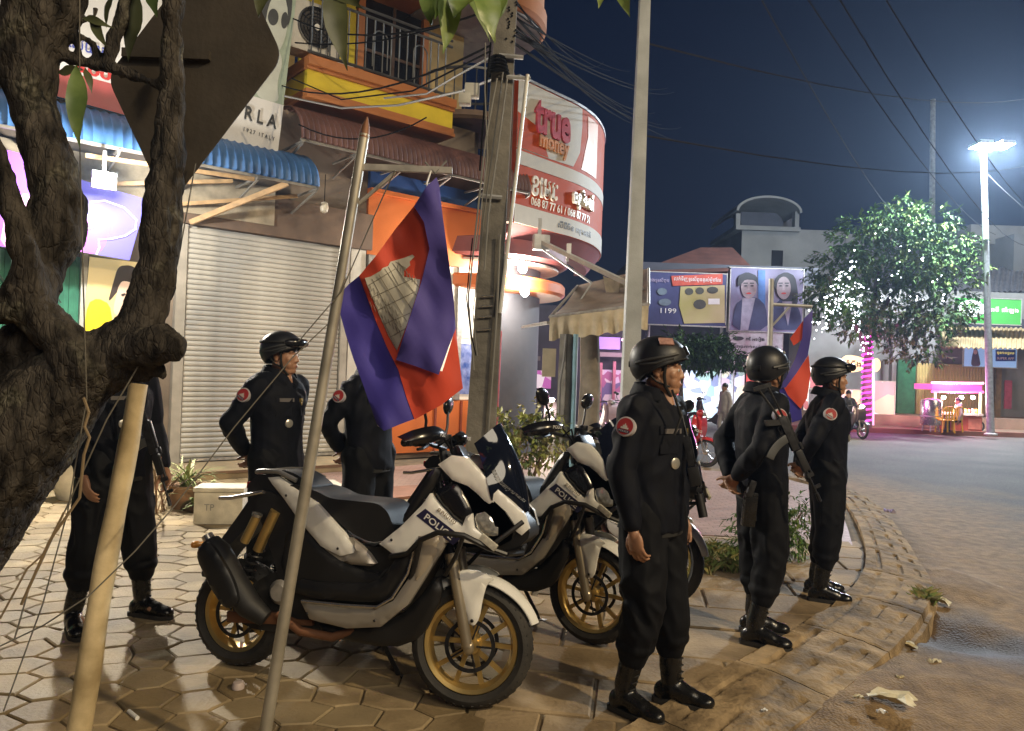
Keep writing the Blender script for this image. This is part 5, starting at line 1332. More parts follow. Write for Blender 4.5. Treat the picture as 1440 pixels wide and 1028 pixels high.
MB().bar(a0, a1, .10, .06).build('roller_bar', mk('dirty_white_metal', (0.48, 0.45, 0.38), .5, var=.15), am)
MB().tube([at(762, 350, 12.5), at(832, 398, 11.3)], .018, 6).build('lower_rod', GALV, am)
MB().tube([at(832, 398, 11.3), at(815, 424, 11.1), at(856, 428, 10.9)], .015, 6).build('loop_rod', GALV, am)
MB().box(at(761, 341, 12.5), (.28, .12, .26), rz(.3)).build('gear_box', GALV, am, bevel=.03)
MB().box(at(759, 322, 12.6), (.06, .06, .35)).build('hanger', GALV, am)
MB().box(at(800, 350, 11.9), (.07, .07, .16)).box(at(798, 362, 11.9), (.04, .04, .12)).build('end_clip', WHITE, am)
tc_ = [at(848, 388, 11.1), at(872, 398, 10.8), at(868, 420, 10.9), at(863, 445, 10.9), at(852, 436, 11), at(846, 432, 11.05), at(852, 410, 11.1)]
m = MB(); n = len(tc_); m.add(tc_ + [p + Vector((0.01, .02, 0)) for p in tc_], [tuple(range(n)), tuple(range(2 * n - 1, n - 1, -1))] + [(i, n + i, n + (i + 1) % n, (i + 1) % n) for i in range(n)]); m.build('torn_strip', TAN, am)
tc_ = [at(872, 396, 10.9), at(905, 409, 10.4), at(904, 416, 10.4), at(880, 404, 10.8), at(870, 404, 10.9)]
m = MB(); n = len(tc_); m.add(tc_ + [p + Vector((0.01, .02, 0)) for p in tc_], [tuple(range(n)), tuple(range(2 * n - 1, n - 1, -1))] + [(i, n + i, n + (i + 1) % n, (i + 1) % n) for i in range(n)]); m.build('torn_strip', TAN, am)

# ---- foreground tree
def bark_mat():
    m = bpy.data.materials.new('dark_bark'); m.use_nodes = True; MATS['dark_bark'] = m
    n = m.node_tree.nodes; l = m.node_tree.links; b = n['Principled BSDF']; b.inputs['Roughness'].default_value = .9; b.inputs['Specular IOR Level'].default_value = .25
    tc = n.new('ShaderNodeTexCoord'); mp = n.new('ShaderNodeMapping'); mp.inputs['Scale'].default_value = (1, 1, .38); l.new(tc.outputs['Object'], mp.inputs[0])
    def nz(s, d, v): t = n.new('ShaderNodeTexNoise'); t.inputs['Scale'].default_value = s; t.inputs['Detail'].default_value = d; l.new(v, t.inputs['Vector']); return t.outputs['Fac']
    def rp(f, p0, c0, p1, c1): r = n.new('ShaderNodeValToRGB'); e = r.color_ramp.elements; e[0].position = p0; e[0].color = (*c0, 1); e[1].position = p1; e[1].color = (*c1, 1); l.new(f, r.inputs[0]); return r.outputs[0]
    base = rp(nz(26, 9, mp.outputs[0]), .35, (.010, .008, .0065), .7, (.085, .074, .062))
    lich = rp(nz(7, 10, tc.outputs['Object']), .56, (0, 0, 0), .66, (1, 1, 1))
    mx = n.new('ShaderNodeMix'); mx.data_type = 'RGBA'; l.new(lich, mx.inputs[0]); l.new(base, mx.inputs[6]); l.new(rp(nz(60, 6, tc.outputs['Object']), .4, (.03, .028, .018), .65, (.15, .14, .11)), mx.inputs[7]); l.new(mx.outputs[2], b.inputs['Base Color'])
    vo = n.new('ShaderNodeTexVoronoi'); vo.feature = 'DISTANCE_TO_EDGE'; vo.inputs['Scale'].default_value = 62; l.new(mp.outputs[0], vo.inputs['Vector'])
    cr = rp(vo.outputs['Distance'], 0.0, (0, 0, 0), .14, (1, 1, 1))
    ad = n.new('ShaderNodeMath'); ad.operation = 'MULTIPLY_ADD'; ad.inputs[1].default_value = .16; l.new(cr, ad.inputs[0]); l.new(nz(45, 9, mp.outputs[0]), ad.inputs[2])
    bp = n.new('ShaderNodeBump'); bp.inputs['Strength'].default_value = .9; bp.inputs['Distance'].default_value = .02; l.new(ad.outputs[0], bp.inputs['Height']); l.new(bp.outputs[0], b.inputs['Normal'])
    return m
BARK = bark_mat()
D = 2.25; K = D / F
tree = thing('street_tree', 'gnarled dark tree leaning in at left over the wooden stake', 'tree', (at(-60, 900, D).x, D, 0))
tb3 = tree.location.copy()
def tp3(px, py, dy=0): return at(px, py, D + dy) - tb3
limbs = [
 [(-330, 1180, 120, 0), (-250, 1000, 112, 0), (-160, 850, 102, 0), (-75, 735, 94, 0), (-5, 648, 86, 0), (52, 582, 72, 0), (98, 538, 58, 0), (130, 510, 46, 0)],
 [(0, 560, 60, .05), (25, 500, 48, .05), (60, 470, 32, 0)],
 [(110, 530, 52, 0), (160, 500, 46, 0), (197, 458, 33, 0), (218, 398, 28, .02), (230, 310, 28, .03), (236, 230, 24, .04), (240, 140, 19, .05), (243, 60, 17, .05), (247, -60, 16, .05)],
 [(170, 492, 34, -.03), (205, 488, 28, -.06), (228, 482, 27, -.08), (244, 488, 19, -.09)],
 [(200, 520, 20, 0), (215, 515, 14, -.02), (228, 528, 7, -.03)],
 [(118, 512, 40, -.05), (85, 475, 27, -.08), (52, 440, 30, -.08), (38, 425, 38, -.08), (52, 370, 34, -.02), (76, 330, 40, 0), (84, 280, 36, .0), (66, 215, 33, .0), (46, 150, 32, .02), (40, 80, 40, .03), (62, 10, 52, .04), (78, -70, 52, .05)],
 [(48, 410, 22, -.1), (28, 330, 16, -.12), (6, 250, 13, -.12), (-20, 180, 12, -.12)],
 [(18, 432, 24, -.1), (8, 436, 20, -.1)],
 [(70, 70, 11, .05), (100, 82, 9, .06), (155, 95, 9, .07), (190, 108, 8, .08), (225, 120, 9, .05)],
 [(152, 96, 9, .07), (158, 55, 10, .08), (172, 28, 11, .09), (182, -30, 12, .1)],
 [(158, 50, 6, .08), (168, 20, 6, .1)],
 [(142, 90, 6, .07), (130, 62, 6, .08), (112, 50, 5, .08), (98, 52, 5, .08)],
 [(72, 62, 5, .06), (88, 38, 5, .06), (104, 22, 6, .06), (106, -20, 7, .06)],
 [(112, 80, 5, .06), (106, 50, 5, .06), (103, 20, 5, .06)],
 [(118, 34, 3, .07), (132, 22, 3, .07), (134, 8, 2.5, .07)], [(110, 34, 3, .07), (122, 26, 3, .07), (121, 14, 2, .07)]]
m = MB()
for L in limbs: m.tube([tp3(x, y, dy) for x, y, r_, dy in L], [r_ * K for *_, r_, _ in L], 14); [m.ell(tp3(L[i][0], L[i][1], L[i][3]), L[i][2] * K * .98, None, 12, 8) for i in (0, -1)]
def bark(co, no):
    n1 = pnoise(co, 5, 1); n2 = pnoise(co, 16, 4); n3 = pnoise(co * np.array([1, 1, .35]), 38, 7)
    thin = 1.0
    return co + no * (0.010 * n1 + .009 * n2 - .010 * np.abs(n3) + .003 * pnoise(co * np.array([1, 1, .5]), 70, 2))[:, None]
remeshed(m, 'trunk', BARK, .0075, 1, tree, bark)
ML = [mk('mango_leaf', (0.10, 0.17, 0.045), .35, var=.25, scale=12, c2=(.14, .20, .06)), mk('mango_leaf_olive', (0.075, 0.085, 0.035), .4, var=.3, scale=12), mk('mango_leaf_bright', (0.16, 0.26, 0.06), .32, var=.3, scale=12, c2=(.22, .28, .08))]
def big_leaf(x0, y0, x1, y1, w, mat, D_, bend=.1, face=0.0):
    a, b_ = at(x0, y0, D_), at(x1, y1, D_ - .02); L = (b_ - a); l = L.length; d = L.normalized(); s_ = d.cross(Vector((math.sin(face), -math.cos(face), 0))).normalized(); n_ = s_.cross(d)
    W = w * D_ / F; vs = []; fs = []
    prof = [0.08, .42, .78, .97, 1, .92, .74, .48, .2, .02]
    for i, pw in enumerate(prof):
        t = i / 9; c = a + L * t + n_ * (bend * l * math.sin(math.pi * t) * .5) + s_ * (math.sin(t * 7 + x0) * W * .06)
        rip = math.sin(i * 2.1 + x0) * .05 * W
        vs += [c - s_ * W / 2 * pw + n_ * (W * .14 * pw + rip), c, c + s_ * W / 2 * pw + n_ * (W * .14 * pw - rip)]
    for i in range(9):
        for j in range(2): k_ = i * 3 + j; fs.append((k_, k_ + 1, k_ + 4, k_ + 3))
    n = len(vs); vs += [v + n_ * .0012 for v in vs]; fs += [tuple(q_ + n for q_ in f[::-1]) for f in fs]
    o = MB().add([v - tb3 for v in vs], fs).build('leaf', mat, tree)
    return o
for L in ((196, -10, 182, 88, 26, 1, 2.4), (128, 22, 152, 68, 15, 1, 2.3), (116, 26, 160, 40, 12, 1, 2.3), (109, 92, 113, 208, 28, 0, 2.0), (82, 102, 118, 98, 14, 1, 2.2), (120, 96, 130, 132, 10, 1, 2.2), (214, -20, 222, 25, 20, 0, 2.4),
          (462, -30, 487, 100, 34, 1, 2.1), (450, -30, 510, 14, 22, 1, 2.1), (520, -40, 500, 12, 20, 1, 2.2), (640, -30, 622, 76, 34, 2, 2.0), (605, -30, 608, 36, 34, 0, 2.1), (622, -40, 612, 28, 30, 2, 2.0), (655, -30, 640, 26, 40, 2, 1.95), (668, -25, 697, 60, 40, 2, 1.9), (690, -30, 690, 40, 46, 0, 2.05), (705, -30, 700, 35, 22, 2, 2.0), (648, -30, 690, 58, 22, 0, 1.98), (868, -20, 887, 24, 18, 2, 2.0), (848, -20, 842, 12, 14, 2, 2.0), (372, -30, 365, 25, 24, 1, 2.4), (160, -10, 150, 40, 10, 1, 2.4)):
    big_leaf(*L[:5], ML[L[5]], L[6], rnd.uniform(.05, .2), rnd.uniform(-.5, .5))
MB().tube([at(600, -60, 2.1) - tb3, at(640, -45, 2.0) - tb3, at(700, -50, 2.0) - tb3], .012, 6).build('twig', BARK, tree)
# ---- back of a diamond road sign, wooden stake
rsn = thing('road_sign', 'dark weathered back of a diamond road sign behind the tree limb', 'road sign', at(272, 100, 2.62))
c = rsn.location.copy()
cor = [(398, 80), (236, 292), (150, 108), (312, -104)]
poly = [((at(x, y, 2.62) - c).x, (at(x, y, 2.62) - c).z) for x, y in cor]
def round_poly(pts, r_, n=7):
    out = []
    for i in range(len(pts)):
        p = Vector(pts[i]); a = (Vector(pts[i - 1]) - p).normalized(); b_ = (Vector(pts[(i + 1) % len(pts)]) - p).normalized()
        s_, e_ = p + a * r_, p + b_ * r_
        for k_ in range(n + 1): t = k_ / n; out.append(tuple(s_ * (1 - t) ** 2 + p * 2 * t * (1 - t) + e_ * t * t))
    return out
SB = mk('sign_back_brown', (0.048, 0.039, 0.029), .6, var=.3, scale=5, bump=.08, bscale=50)
MR = Matrix(((1, 0, 0, 0), (0, 0, 1, 0), (0, 1, 0, 0), (0, 0, 0, 1)))
MB().prism(round_poly(poly, .055), 0, .004, MR).build('plate', SB, rsn)
MB().box((-.09, -.012, .05), (.3, .02, .03), Matrix.Rotation(R(0), 3, 'Y')).build('bracket', SB, rsn)
BAM = mk('stake_wood', (0.50, 0.38, 0.20), .62, var=.3, scale=7, bump=.15, bscale=25, c2=(.58, .47, .28))
D = 2.5
a = at(97, 1100, D + .1); b_ = at(194, 540, D + .25); dd = (b_ - a).normalized(); a = a - dd * (a.z / dd.z) 
pts = [a.lerp(b_, t) + Vector((.004 * math.sin(t * 9), 0, 0)) for t in np.linspace(0, 1, 14)]
tag(MB().tube(pts, [.043 - .011 * t + .002 * math.sin(t * 25) for t in np.linspace(0, 1, 14)], 16).build('wooden_stake', BAM), 'pale round wooden stake leaning against the gnarled tree', 'stake')
# ---- strings and vines
STR = mk('thin_string', (0.12, 0.11, 0.09), .8)
for pts, r_, lab in (
    ([at(478, 440, 2.95), at(412, 502, 2.8), at(330, 600, 2.6), at(245, 712, 2.4), at(190, 775, 2.3), at(125, 838, 2.2), at(60, 880, 2.15), at(-20, 918, 2.1)], .0022, 'long thin string stretched from the flag pole past the stake to lower left'),
    ([at(275, 230, 2.6), at(250, 370, 2.55), at(215, 480, 2.2), at(150, 590, 2.15), at(100, 700, 2.1), at(40, 830, 2.05), at(20, 900, 2.0)], .0022, 'dark thin wire hanging down beside the tree limb'),
    ([at(112, -20, 2.1), at(112, 200, 2.1), at(118, 430, 2.0), at(122, 560, 2.0), at(95, 720, 1.98), at(60, 850, 1.95), at(5, 1000, 1.9)], .0018, 'thin cord hanging through the tree and down to the pavers'),
    ([at(90, 720, 1.9), at(60, 780, 1.9), at(38, 800, 1.9), at(0, 870, 1.9)], .0025, 'dry vine stem at the lower left of the tree'),
    ([at(118, 560, 2.0), at(125, 580, 1.98), at(119, 600, 1.98), at(126, 615, 1.98), at(118, 640, 1.98), at(112, 700, 1.98), at(70, 760, 1.96), at(30, 850, 1.95)], .004, 'crooked dry vine clinging to the tree trunk'),
    ([at(555, 240, 2.9), at(528, 300, 2.95), at(480, 410, 2.9), at(420, 480, 2.85)], .0025, 'knotted cord tied from the bracket down to the flag pole')):
    cable('string' if 'vine' not in lab else 'dry_vine', lab, pts, r_, STR if 'vine' not in lab else mk('dry_vine', (.22, .16, .09), .8), None, 'string' if 'vine' not in lab else 'vine')

# ---- flags
FBLUE = mk('flag_blue', (0.045, 0.035, 0.30), .7, var=.12, scale=5, bump=.05, bscale=300); FRED = mk('flag_red', (0.62, 0.065, 0.030), .7, var=.08, scale=5, bump=.05, bscale=300); FWHITE = mk('flag_white', (0.62, 0.60, 0.52), .7, var=.06); FLINE = mk('flag_line', (0.22, 0.20, 0.17), .7)
FBACK = mk('flag_blue_fold', (0.07, 0.055, 0.30), .7, var=.08, scale=5, bump=.05, bscale=300)
def flag(root, org, D, layers, waves, h=9, sub=0.0):
    def depth(x, y): return sum(a * math.sin(kx * x + ky * y + ph) for a, kx, ky, ph in waves)
    for name, poly, mat, off in layers:
        vv, ff, dd = tri_grid(poly, h); n = len(vv)
        vs = [at(x, y, D + depth(x, y) + off) - org for x, y in vv] + [at(x, y, D + depth(x, y) + off + .0025) - org for x, y in vv]
        cnt = {}
        for f in ff:
            for i in range(len(f)): cnt[(f[i], f[(i + 1) % len(f)])] = 1
        fs = [tuple(f) for f in ff] + [tuple(q_ + n for q_ in f[::-1]) for f in ff] + [(b_, a, n + a, n + b_) for a, b_ in cnt if (b_, a) not in cnt]
        MB().add(vs, fs).build(name, mat, root, sharp=60)
D = 2.95
a = at(358, 1120, D - .1); b_ = at(516, 168, D); dd = (b_ - a).normalized(); a = a - dd * (a.z / dd.z)
fp_ = thing('flag_pole', 'slim leaning metal pole with pointed top and flag bracket before the motorcycles', 'pole', a)
lo = lambda p: p - a
MB().tube([lo(a), lo(a.lerp(b_, .5)), lo(b_ - dd * .06)], [.0245, .0225, .020], 12).build('pole', mk('pole_galvanised', (0.46, 0.43, 0.36), .42, metal=.55, var=.2, scale=9), fp_)
MB().tube([lo(b_ - dd * .075), lo(b_ - dd * .03), lo(b_ + dd * .01)], [.021, .016, .003], 10).build('pointed_tip', COPPER, fp_)
MB().bar(lo(at(510, 235, D)), lo(at(636, 240, D)), .02, .024).build('bracket_arm', DULLSTEEL, fp_)
MB().tube([lo(at(503, 288, D)), lo(at(556, 242, D))], .008, 8).build('bracket_brace', DULLSTEEL, fp_)
MB().tube([lo(at(606, 240, D - .01)), lo(at(600, 258, D - .015)), lo(at(603, 272, D - .02))], .004, 6).build('flag_tie', WHITE, fp_)
MB().tube([lo(at(598, 228, D)), lo(at(612, 244, D - .01)), lo(at(628, 226, D))], .004, 6).build('wire_twist', GCABLE, fp_)
f1_ = thing('flag', 'drooping red and blue flag with white temple hung from the flag pole bracket', 'flag', at(560, 430, D))
waves = [(.022, .035, .006, 0), (.014, -.05, .03, 1), (.008, .11, .02, 2), (.004, .19, -.06, .5), (.003, -.12, .11, 3)]
flag(f1_, f1_.location.copy(), D, [
 ('blue_stripe', [(476, 415), (490, 400), (505, 388), (515, 415), (530, 455), (545, 490), (560, 520), (572, 560), (583, 589), (562, 597), (540, 606), (530, 597), (512, 545), (497, 505), (486, 470), (478, 440)], FBLUE, .012),
 ('red_field', [(505, 388), (530, 358), (556, 322), (582, 290), (596, 305), (604, 350), (596, 392), (560, 505), (600, 520), (622, 522), (641, 460), (645, 500), (651, 546), (620, 570), (583, 590), (572, 560), (560, 520), (545, 490), (530, 455), (515, 415)], FRED, .008),
 ('blue_fold', [(614, 249), (600, 262), (582, 290), (596, 312), (604, 350), (593, 395), (575, 450), (557, 506), (585, 515), (617, 527), (634, 480), (641, 462), (638, 420), (632, 372), (622, 300), (618, 262)], FBACK, -.016)], waves)
def depth0(x, y): return sum(a_ * math.sin(kx * x + ky * y + ph) for a_, kx, ky, ph in waves)
flag(f1_, f1_.location.copy(), D, [('temple', [(513, 391), (521, 389), (535, 381), (538, 377), (546, 374), (549, 368), (560, 365), (570, 362), (580, 358), (583, 361), (576, 368), (577, 373), (568, 381), (568, 389), (580, 391), (591, 393), (589, 405), (574, 452), (558, 493), (546, 472), (532, 440), (521, 412)], FWHITE, .004)], waves, 8)
ln = MB()
for x0, y0, x1, y1 in ((515, 398, 556, 488), (523, 392, 564, 470), (533, 386, 572, 452), (541, 378, 580, 436), (552, 370, 586, 416), (560, 368, 590, 405), (517, 402, 556, 378), (524, 418, 580, 392), (531, 436, 584, 410), (540, 456, 577, 440), (549, 474, 570, 462), (546, 375, 560, 400), (556, 368, 572, 378)):
    ln.tube([at(x0 + (x1 - x0) * t, y0 + (y1 - y0) * t, D + depth0(x0 + (x1 - x0) * t, y0 + (y1 - y0) * t) + .002) - f1_.location for t in np.linspace(0, 1, 8)], .0010, 4)
for i in range(9):
    for y_ in (0, 9, 20): x_ = 520 + i * 5.2; yy = 400 + i * 5 + y_ * 1.2; ln.tube([at(x_ + t * 3, yy + t * 9, D + depth0(x_ + t * 3, yy + t * 9) + .0015) - f1_.location for t in (0, .5, 1)], .0010, 4)
for i in range(7): x_ = 560 + i * 4; ln.tube([at(x_, 372 + i * 3 + t * 9, D + depth0(x_, 372 + i * 3 + t * 9) + .0015) - f1_.location for t in (0, .5, 1)], .0010, 4)
ln.build('temple_lines', FLINE, f1_)
D2 = 6.6
b0 = at(1080, 640, D2); b0.z = 0
f2p = thing('flag_stand', 'pale metal flag pole with side bracket behind the second officer', 'pole', b0)
lo2 = lambda p: p - b0
MB().tube([(0, 0, 0), lo2(at(1085, 392, D2))], .022, 10).build('pole', GALV, f2p)
MB().tube([lo2(at(1086, 428, D2)), lo2(at(1142, 431, D2))], .014, 8).build('bracket_arm', GALV, f2p)
MB().tube([lo2(at(1086, 458, D2)), lo2(at(1110, 432, D2))], .010, 8).build('bracket_brace', GALV, f2p)
f2_ = thing('flag', 'red and blue flag hanging behind the second and third officers', 'flag', at(1125, 520, D2))
flag(f2_, f2_.location.copy(), D2, [
 ('blue_stripe', [(1143, 436), (1130, 448), (1128, 475), (1118, 505), (1105, 532), (1094, 545), (1105, 545), (1120, 525), (1136, 500), (1141, 470)], FBACK, -.01),
 ('red_field', [(1130, 450), (1121, 462), (1111, 476), (1116, 486), (1128, 478)], FRED, 0),
 ('red_field', [(1137, 499), (1120, 525), (1103, 546), (1108, 556), (1126, 575), (1135, 560), (1140, 525)], FRED, 0),
 ('blue_stripe', [(1103, 546), (1094, 548), (1098, 580), (1114, 594), (1128, 590), (1127, 575), (1110, 558)], FBLUE, .01)], [(.03, .06, .01, 0), (.015, -.1, .05, 1)], 5)

# ---- plants, box, litter
def blades(root, n, L, W, seed, spread=.9, mats=None, base_r=.05):
    q = random.Random(seed); mb = MB()
    for i in range(n):
        a = q.uniform(0, 6.28); tilt = q.uniform(.15, spread); l = L * q.uniform(.6, 1.1); p = Vector((q.uniform(-base_r, base_r), q.uniform(-base_r, base_r), 0)); d = Vector((math.cos(a) * math.sin(tilt), math.sin(a) * math.sin(tilt), math.cos(tilt)))
        s_ = Vector((-math.sin(a), math.cos(a), 0)); vs = []; fs = []; m_ = q.randrange(len(mats))
        for k_ in range(6):
            t = k_ / 5; w = W * (1 - t) ** .6 * (.5 + t if t < .5 else 1); vs += [p - s_ * w / 2, p + s_ * w / 2]; p = p + d * l / 5; d = (d + Vector((math.cos(a), math.sin(a), 0)) * .12 - Vector((0, 0, .28))).normalized()
        for k_ in range(5): fs.append((2 * k_, 2 * k_ + 1, 2 * k_ + 3, 2 * k_ + 2))
        mb.add(vs, fs, m_)
    return mb.build('blades', mats, root)
PG = [mk('spider_leaf', (0.20, 0.25, 0.08), .5, var=.2), mk('spider_leaf_pale', (0.36, 0.38, 0.17), .5, var=.2), mk('spider_leaf_dark', (0.10, 0.15, 0.05), .5, var=.2)]
g = at(262, 684, 7.9); g.z = 0
t = thing('potted_plant', 'spiky green potted plant at the foot of the roller shutter', 'plant', g)
MB().lathe([(.14, 0), (.19, .22), (.2, .24), (.17, .235), (.02, .22)], 20).build('pot', mk('clay_pot', (.26, .15, .08), .8, var=.25), t)
bl_o = blades(t, 60, .5, .035, 3, 1.0, PG); bl_o.location.z = .22
g = at(296, 690, 7.8); g.z = 0
t = thing('leafy_plant', 'low leafy plant behind the white foam box', 'plant', g)
o_ = blades(t, 60, .36, .05, 5, 1.3, PG, .12); o_.location.z = .05
MB().ell((0, 0, .03), (.3, .18, .10), None, 14, 6).build('soil_heap', mk('soil', (.14, .09, .05), .95, var=.3, bump=.4), t)
g = at(225, 600, 7.6); g.z = 0
t = thing('dry_plant', 'thin dry leafed plant against shutter behind the left officer', 'plant', g)
o_ = blades(t, 14, 1.05, .03, 8, .5, [mk('dry_leaf', (.20, .12, .06), .6, var=.3)], .08)
FOAM = mk('dirty_foam', (.58, .54, .44), .8, var=.22, scale=6, bump=.1)
c0 = gnd(302, 738); bxr = thing('foam_box', 'dirty white foam box on the pavers behind the rear of the nearest motorcycle', 'box', (c0.x, c0.y + .16, 0), R(8))
MB().box((0, 0, .15), (.44, .30, .30)).build('box_body', FOAM, bxr, bevel=.015)
MB().box((0, 0, .323), (.46, .32, .04)).build('box_lid', FOAM, bxr, bevel=.012)
text('printing', 'TP', mk('foam_print', (.25, .25, .24), .8), bxr, Matrix.Translation((-.08, -.151, .16)) @ Matrix.Rotation(R(90), 4, 'X'), .09, .06, .003)
c0 = gnd(258, 716); wb = tag(MB().box((0, 0, .04), (.34, .2, .07)).build('white_slab', FOAM, None, bevel=.008), 'flat white foam slab left of the foam box', 'slab'); wb.location = (c0.x, c0.y + .1, 0); wb.rotation_euler = (0, 0, R(5))
c0 = gnd(110, 700); wb = tag(MB().lathe([(.2, 0), (.27, .2), (.28, .4), (.24, .42), (.2, .38)], 20).build('white_basin', FOAM), 'pale round pot partly hidden behind the tree trunk at left', 'pot'); wb.location = (c0.x, c0.y, 0)
# pale post base of the shop door
c0 = gnd(455, 690); pl = tag(MB().bar((0, 0, .02), (.5, -.95, .02), .16, .05).build('concrete_strip', mk('pale_strip', (.48, .44, .36), .8, var=.15)), 'pale concrete strip crossing the red ramp beside the shutter', 'kerb'); pl.location = (c0.x - .1, c0.y + .6, 0)
ramp_ = tag(MB().prism([(0, 0), (1.1, .85), (1.5, .35), (.4, -.7)], 0, .03).build('red_ramp', mk('red_ramp', (.26, .12, .075), .7, var=.2)), 'red brown ramp slab before the corner shop door', 'ramp'); ramp_.location = (c0.x + .15, c0.y - .2, .004)
# bush behind the second motorcycle
g = at(738, 625, 9.0); g.z = 0
t = thing('bush', 'yellow green leafy bush lit by a headlight behind the motorcycles', 'bush', g)
BL = [mk('bush_leaf', (.22, .24, .05), .45, var=.3), mk('bush_leaf_pale', (.34, .32, .14), .45, var=.3), mk('bush_leaf_dark', (.08, .11, .03), .5, var=.3)]
q = random.Random(2); m = MB()
for i in range(22): a_ = q.uniform(0, 6.28); m.tube([(0, 0, 0), (.15 * math.cos(a_), .12 * math.sin(a_), .35), (.42 * math.cos(a_ + .3) * q.uniform(.4, 1), .3 * math.sin(a_), q.uniform(.6, 1.1))], [.012, .009, .004], 5)
m.build('stems', mk('bush_stem', (.2, .14, .08), .8), t)
crown([(Vector((-.22, 0, .75)), (.28, .25, .32)), (Vector((.1, 0, .85)), (.36, .28, .28)), (Vector((.35, 0, .7)), (.22, .22, .25)), (Vector((-.1, -.1, .45)), (.4, .25, .25)), (Vector((.2, 0, 1.0)), (.2, .2, .14))], 1500, .085, .05, 21, .16).build('crown', BL, t)['kind'] = 'stuff'
g = at(845, 640, 9.6); g.z = 0
t = thing('bush', 'dull green weedy bush left of the nearest officer behind the bikes', 'bush', g)
crown([(Vector((0, 0, .3)), (.5, .3, .3)), (Vector((.25, 0, .5)), (.25, .25, .3))], 800, .10, .03, 22, .2).build('crown', [LEAF2, LEAF1, LEAF3], t)['kind'] = 'stuff'
MB().tube([(0, 0, 0), (.1, 0, .3), (.3, 0, .7)], .012, 5).build('stems', MATS['bush_stem'], t)
g = gnd(1090, 785)
t = thing('weed_bush', 'green weed bush growing at the pavement edge behind the second officer', 'bush', g)
crown([(Vector((-.22, 0, .28)), (.16, .16, .22)), (Vector((.05, 0, .30)), (.24, .2, .24)), (Vector((.25, .05, .25)), (.16, .16, .2)), (Vector((-.1, -.05, .15)), (.3, .18, .14))], 2300, .055, .02, 23, .12).build('crown', [LEAF1, mk('weed_leaf', (.16, .24, .08), .5, var=.3), LEAF2], t)['kind'] = 'stuff'
MB().tube([(0, 0, 0), (-.05, 0, .2), (-.18, 0, .42)], .008, 5).tube([(0, 0, 0), (.08, 0, .2), (.22, 0, .4)], .008, 5).build('stems', MATS['bush_stem'], t)
gm = MB(); q = random.Random(31)
GR = [mk('grass_dry', (.25, .22, .08), .6, var=.3), mk('grass_green', (.14, .19, .05), .6, var=.3)]
def tuft(mb, c, n, h, r_):
    for _ in range(n):
        a_ = q.uniform(0, 6.28); p = Vector(c) + Vector((q.gauss(0, r_), q.gauss(0, r_), -.005)); l = h * q.uniform(.5, 1.2); d = Vector((math.cos(a_) * .5, math.sin(a_) * .5, 1)); s_ = Vector((-math.sin(a_), math.cos(a_), 0)) * .004
        mb.add([p - s_, p + s_, p + d * l * .6, p + d * l + Vector((math.cos(a_), math.sin(a_), -.4)) * l * .4], [(0, 1, 2), (0, 2, 3)], q.randrange(2))
for _ in range(26): c0 = gnd(q.uniform(985, 1060), q.uniform(772, 806)); tuft(gm, c0, 22, .10, .03)
for _ in range(8): c0 = gnd(q.uniform(1285, 1308), q.uniform(838, 850), -.06); tuft(gm, c0, 30, .09, .025)
tag(gm.build('grass', GR), kind='stuff')
def scrap(name, label, px, py, zz, size, mat, seed, cat='litter', flat=.35):
    c0 = gnd(px, py, zz); q = random.Random(seed); vs = []; fs = []; n = 6
    for i in range(n):
        for j in range(n): vs.append(((i / (n - 1) - .5) * size * q.uniform(.8, 1.15), (j / (n - 1) - .5) * size * .55 * q.uniform(.8, 1.15), size * flat * q.random() * (1 if 0 < i < n - 1 else .4) + .004))
    for i in range(n - 1):
        for j in range(n - 1): a_ = i * n + j; fs.append((a_, a_ + n, a_ + n + 1, a_ + 1))
    k_ = len(vs); vs += [(x, y, z_ - .003) for x, y, z_ in vs]; fs += [tuple(w + k_ for w in f[::-1]) for f in fs]
    o = MB().add(vs, fs).build(name, mat, None, sharp=15); o.location = (c0.x, c0.y, c0.z); o.rotation_euler = (0, 0, q.uniform(-.6, .6)); return tag(o, label, cat)
PAPER = mk('dirty_paper', (.62, .57, .42), .8, var=.15, scale=20); CARD = mk('wet_card', (.42, .36, .22), .8, var=.2, scale=20)
def rz_at(px, py):
    g_ = gnd(px, py, ROADZ); i = np.argmin((P[:, 0] - g_.x) ** 2 + (P[:, 1] - g_.y) ** 2); return float(z_road[i])
z_road = z
scrap('plastic_wrapper', 'crumpled violet wrapper on the road beyond the kerb bend', 1248, 722, ROADZ, .17, mk('violet_foil', (.18, .12, .42), .3, c2=(.6, .55, .7), var=.2, scale=25), 1, flat=.4)
scrap('paper_scrap', 'cream paper scrap at the edge of the wet gutter hole', 1320, 849, rz_at(1320, 849), .15, PAPER, 2)
scrap('leaf_litter', 'long dry leaf lying below the wet gutter hole', 1262, 907, rz_at(1262, 907) + .03, .20, CARD, 3, flat=.15)
scrap('paper_scrap', 'small curled paper scrap on the dirt right of the long dry leaf', 1314, 933, rz_at(1314, 933), .08, PAPER, 4)
scrap('plastic_bag', 'largest pale torn bag on the dirt slope at lower right', 1255, 985, rz_at(1255, 985) + .01, .20, PAPER, 5, flat=.22)
scrap('paper_scrap', 'small white scrap left of the torn bag at lower right', 1208, 983, rz_at(1208, 983) + .03, .05, PAPER, 6)
scrap('paper_scrap', 'tiny white scrap just below the torn bag at the bottom', 1240, 1003, rz_at(1240, 1003) + .02, .05, WHITE, 7)
scrap('paper_scrap', 'small dusty scrap between the leaf and the torn bag', 1265, 955, rz_at(1265, 955) + .01, .06, CARD, 8)
scrap('paper_scrap', 'lone pale scrap out on the brown road surface', 1405, 828, ROADZ, .06, PAPER, 9)
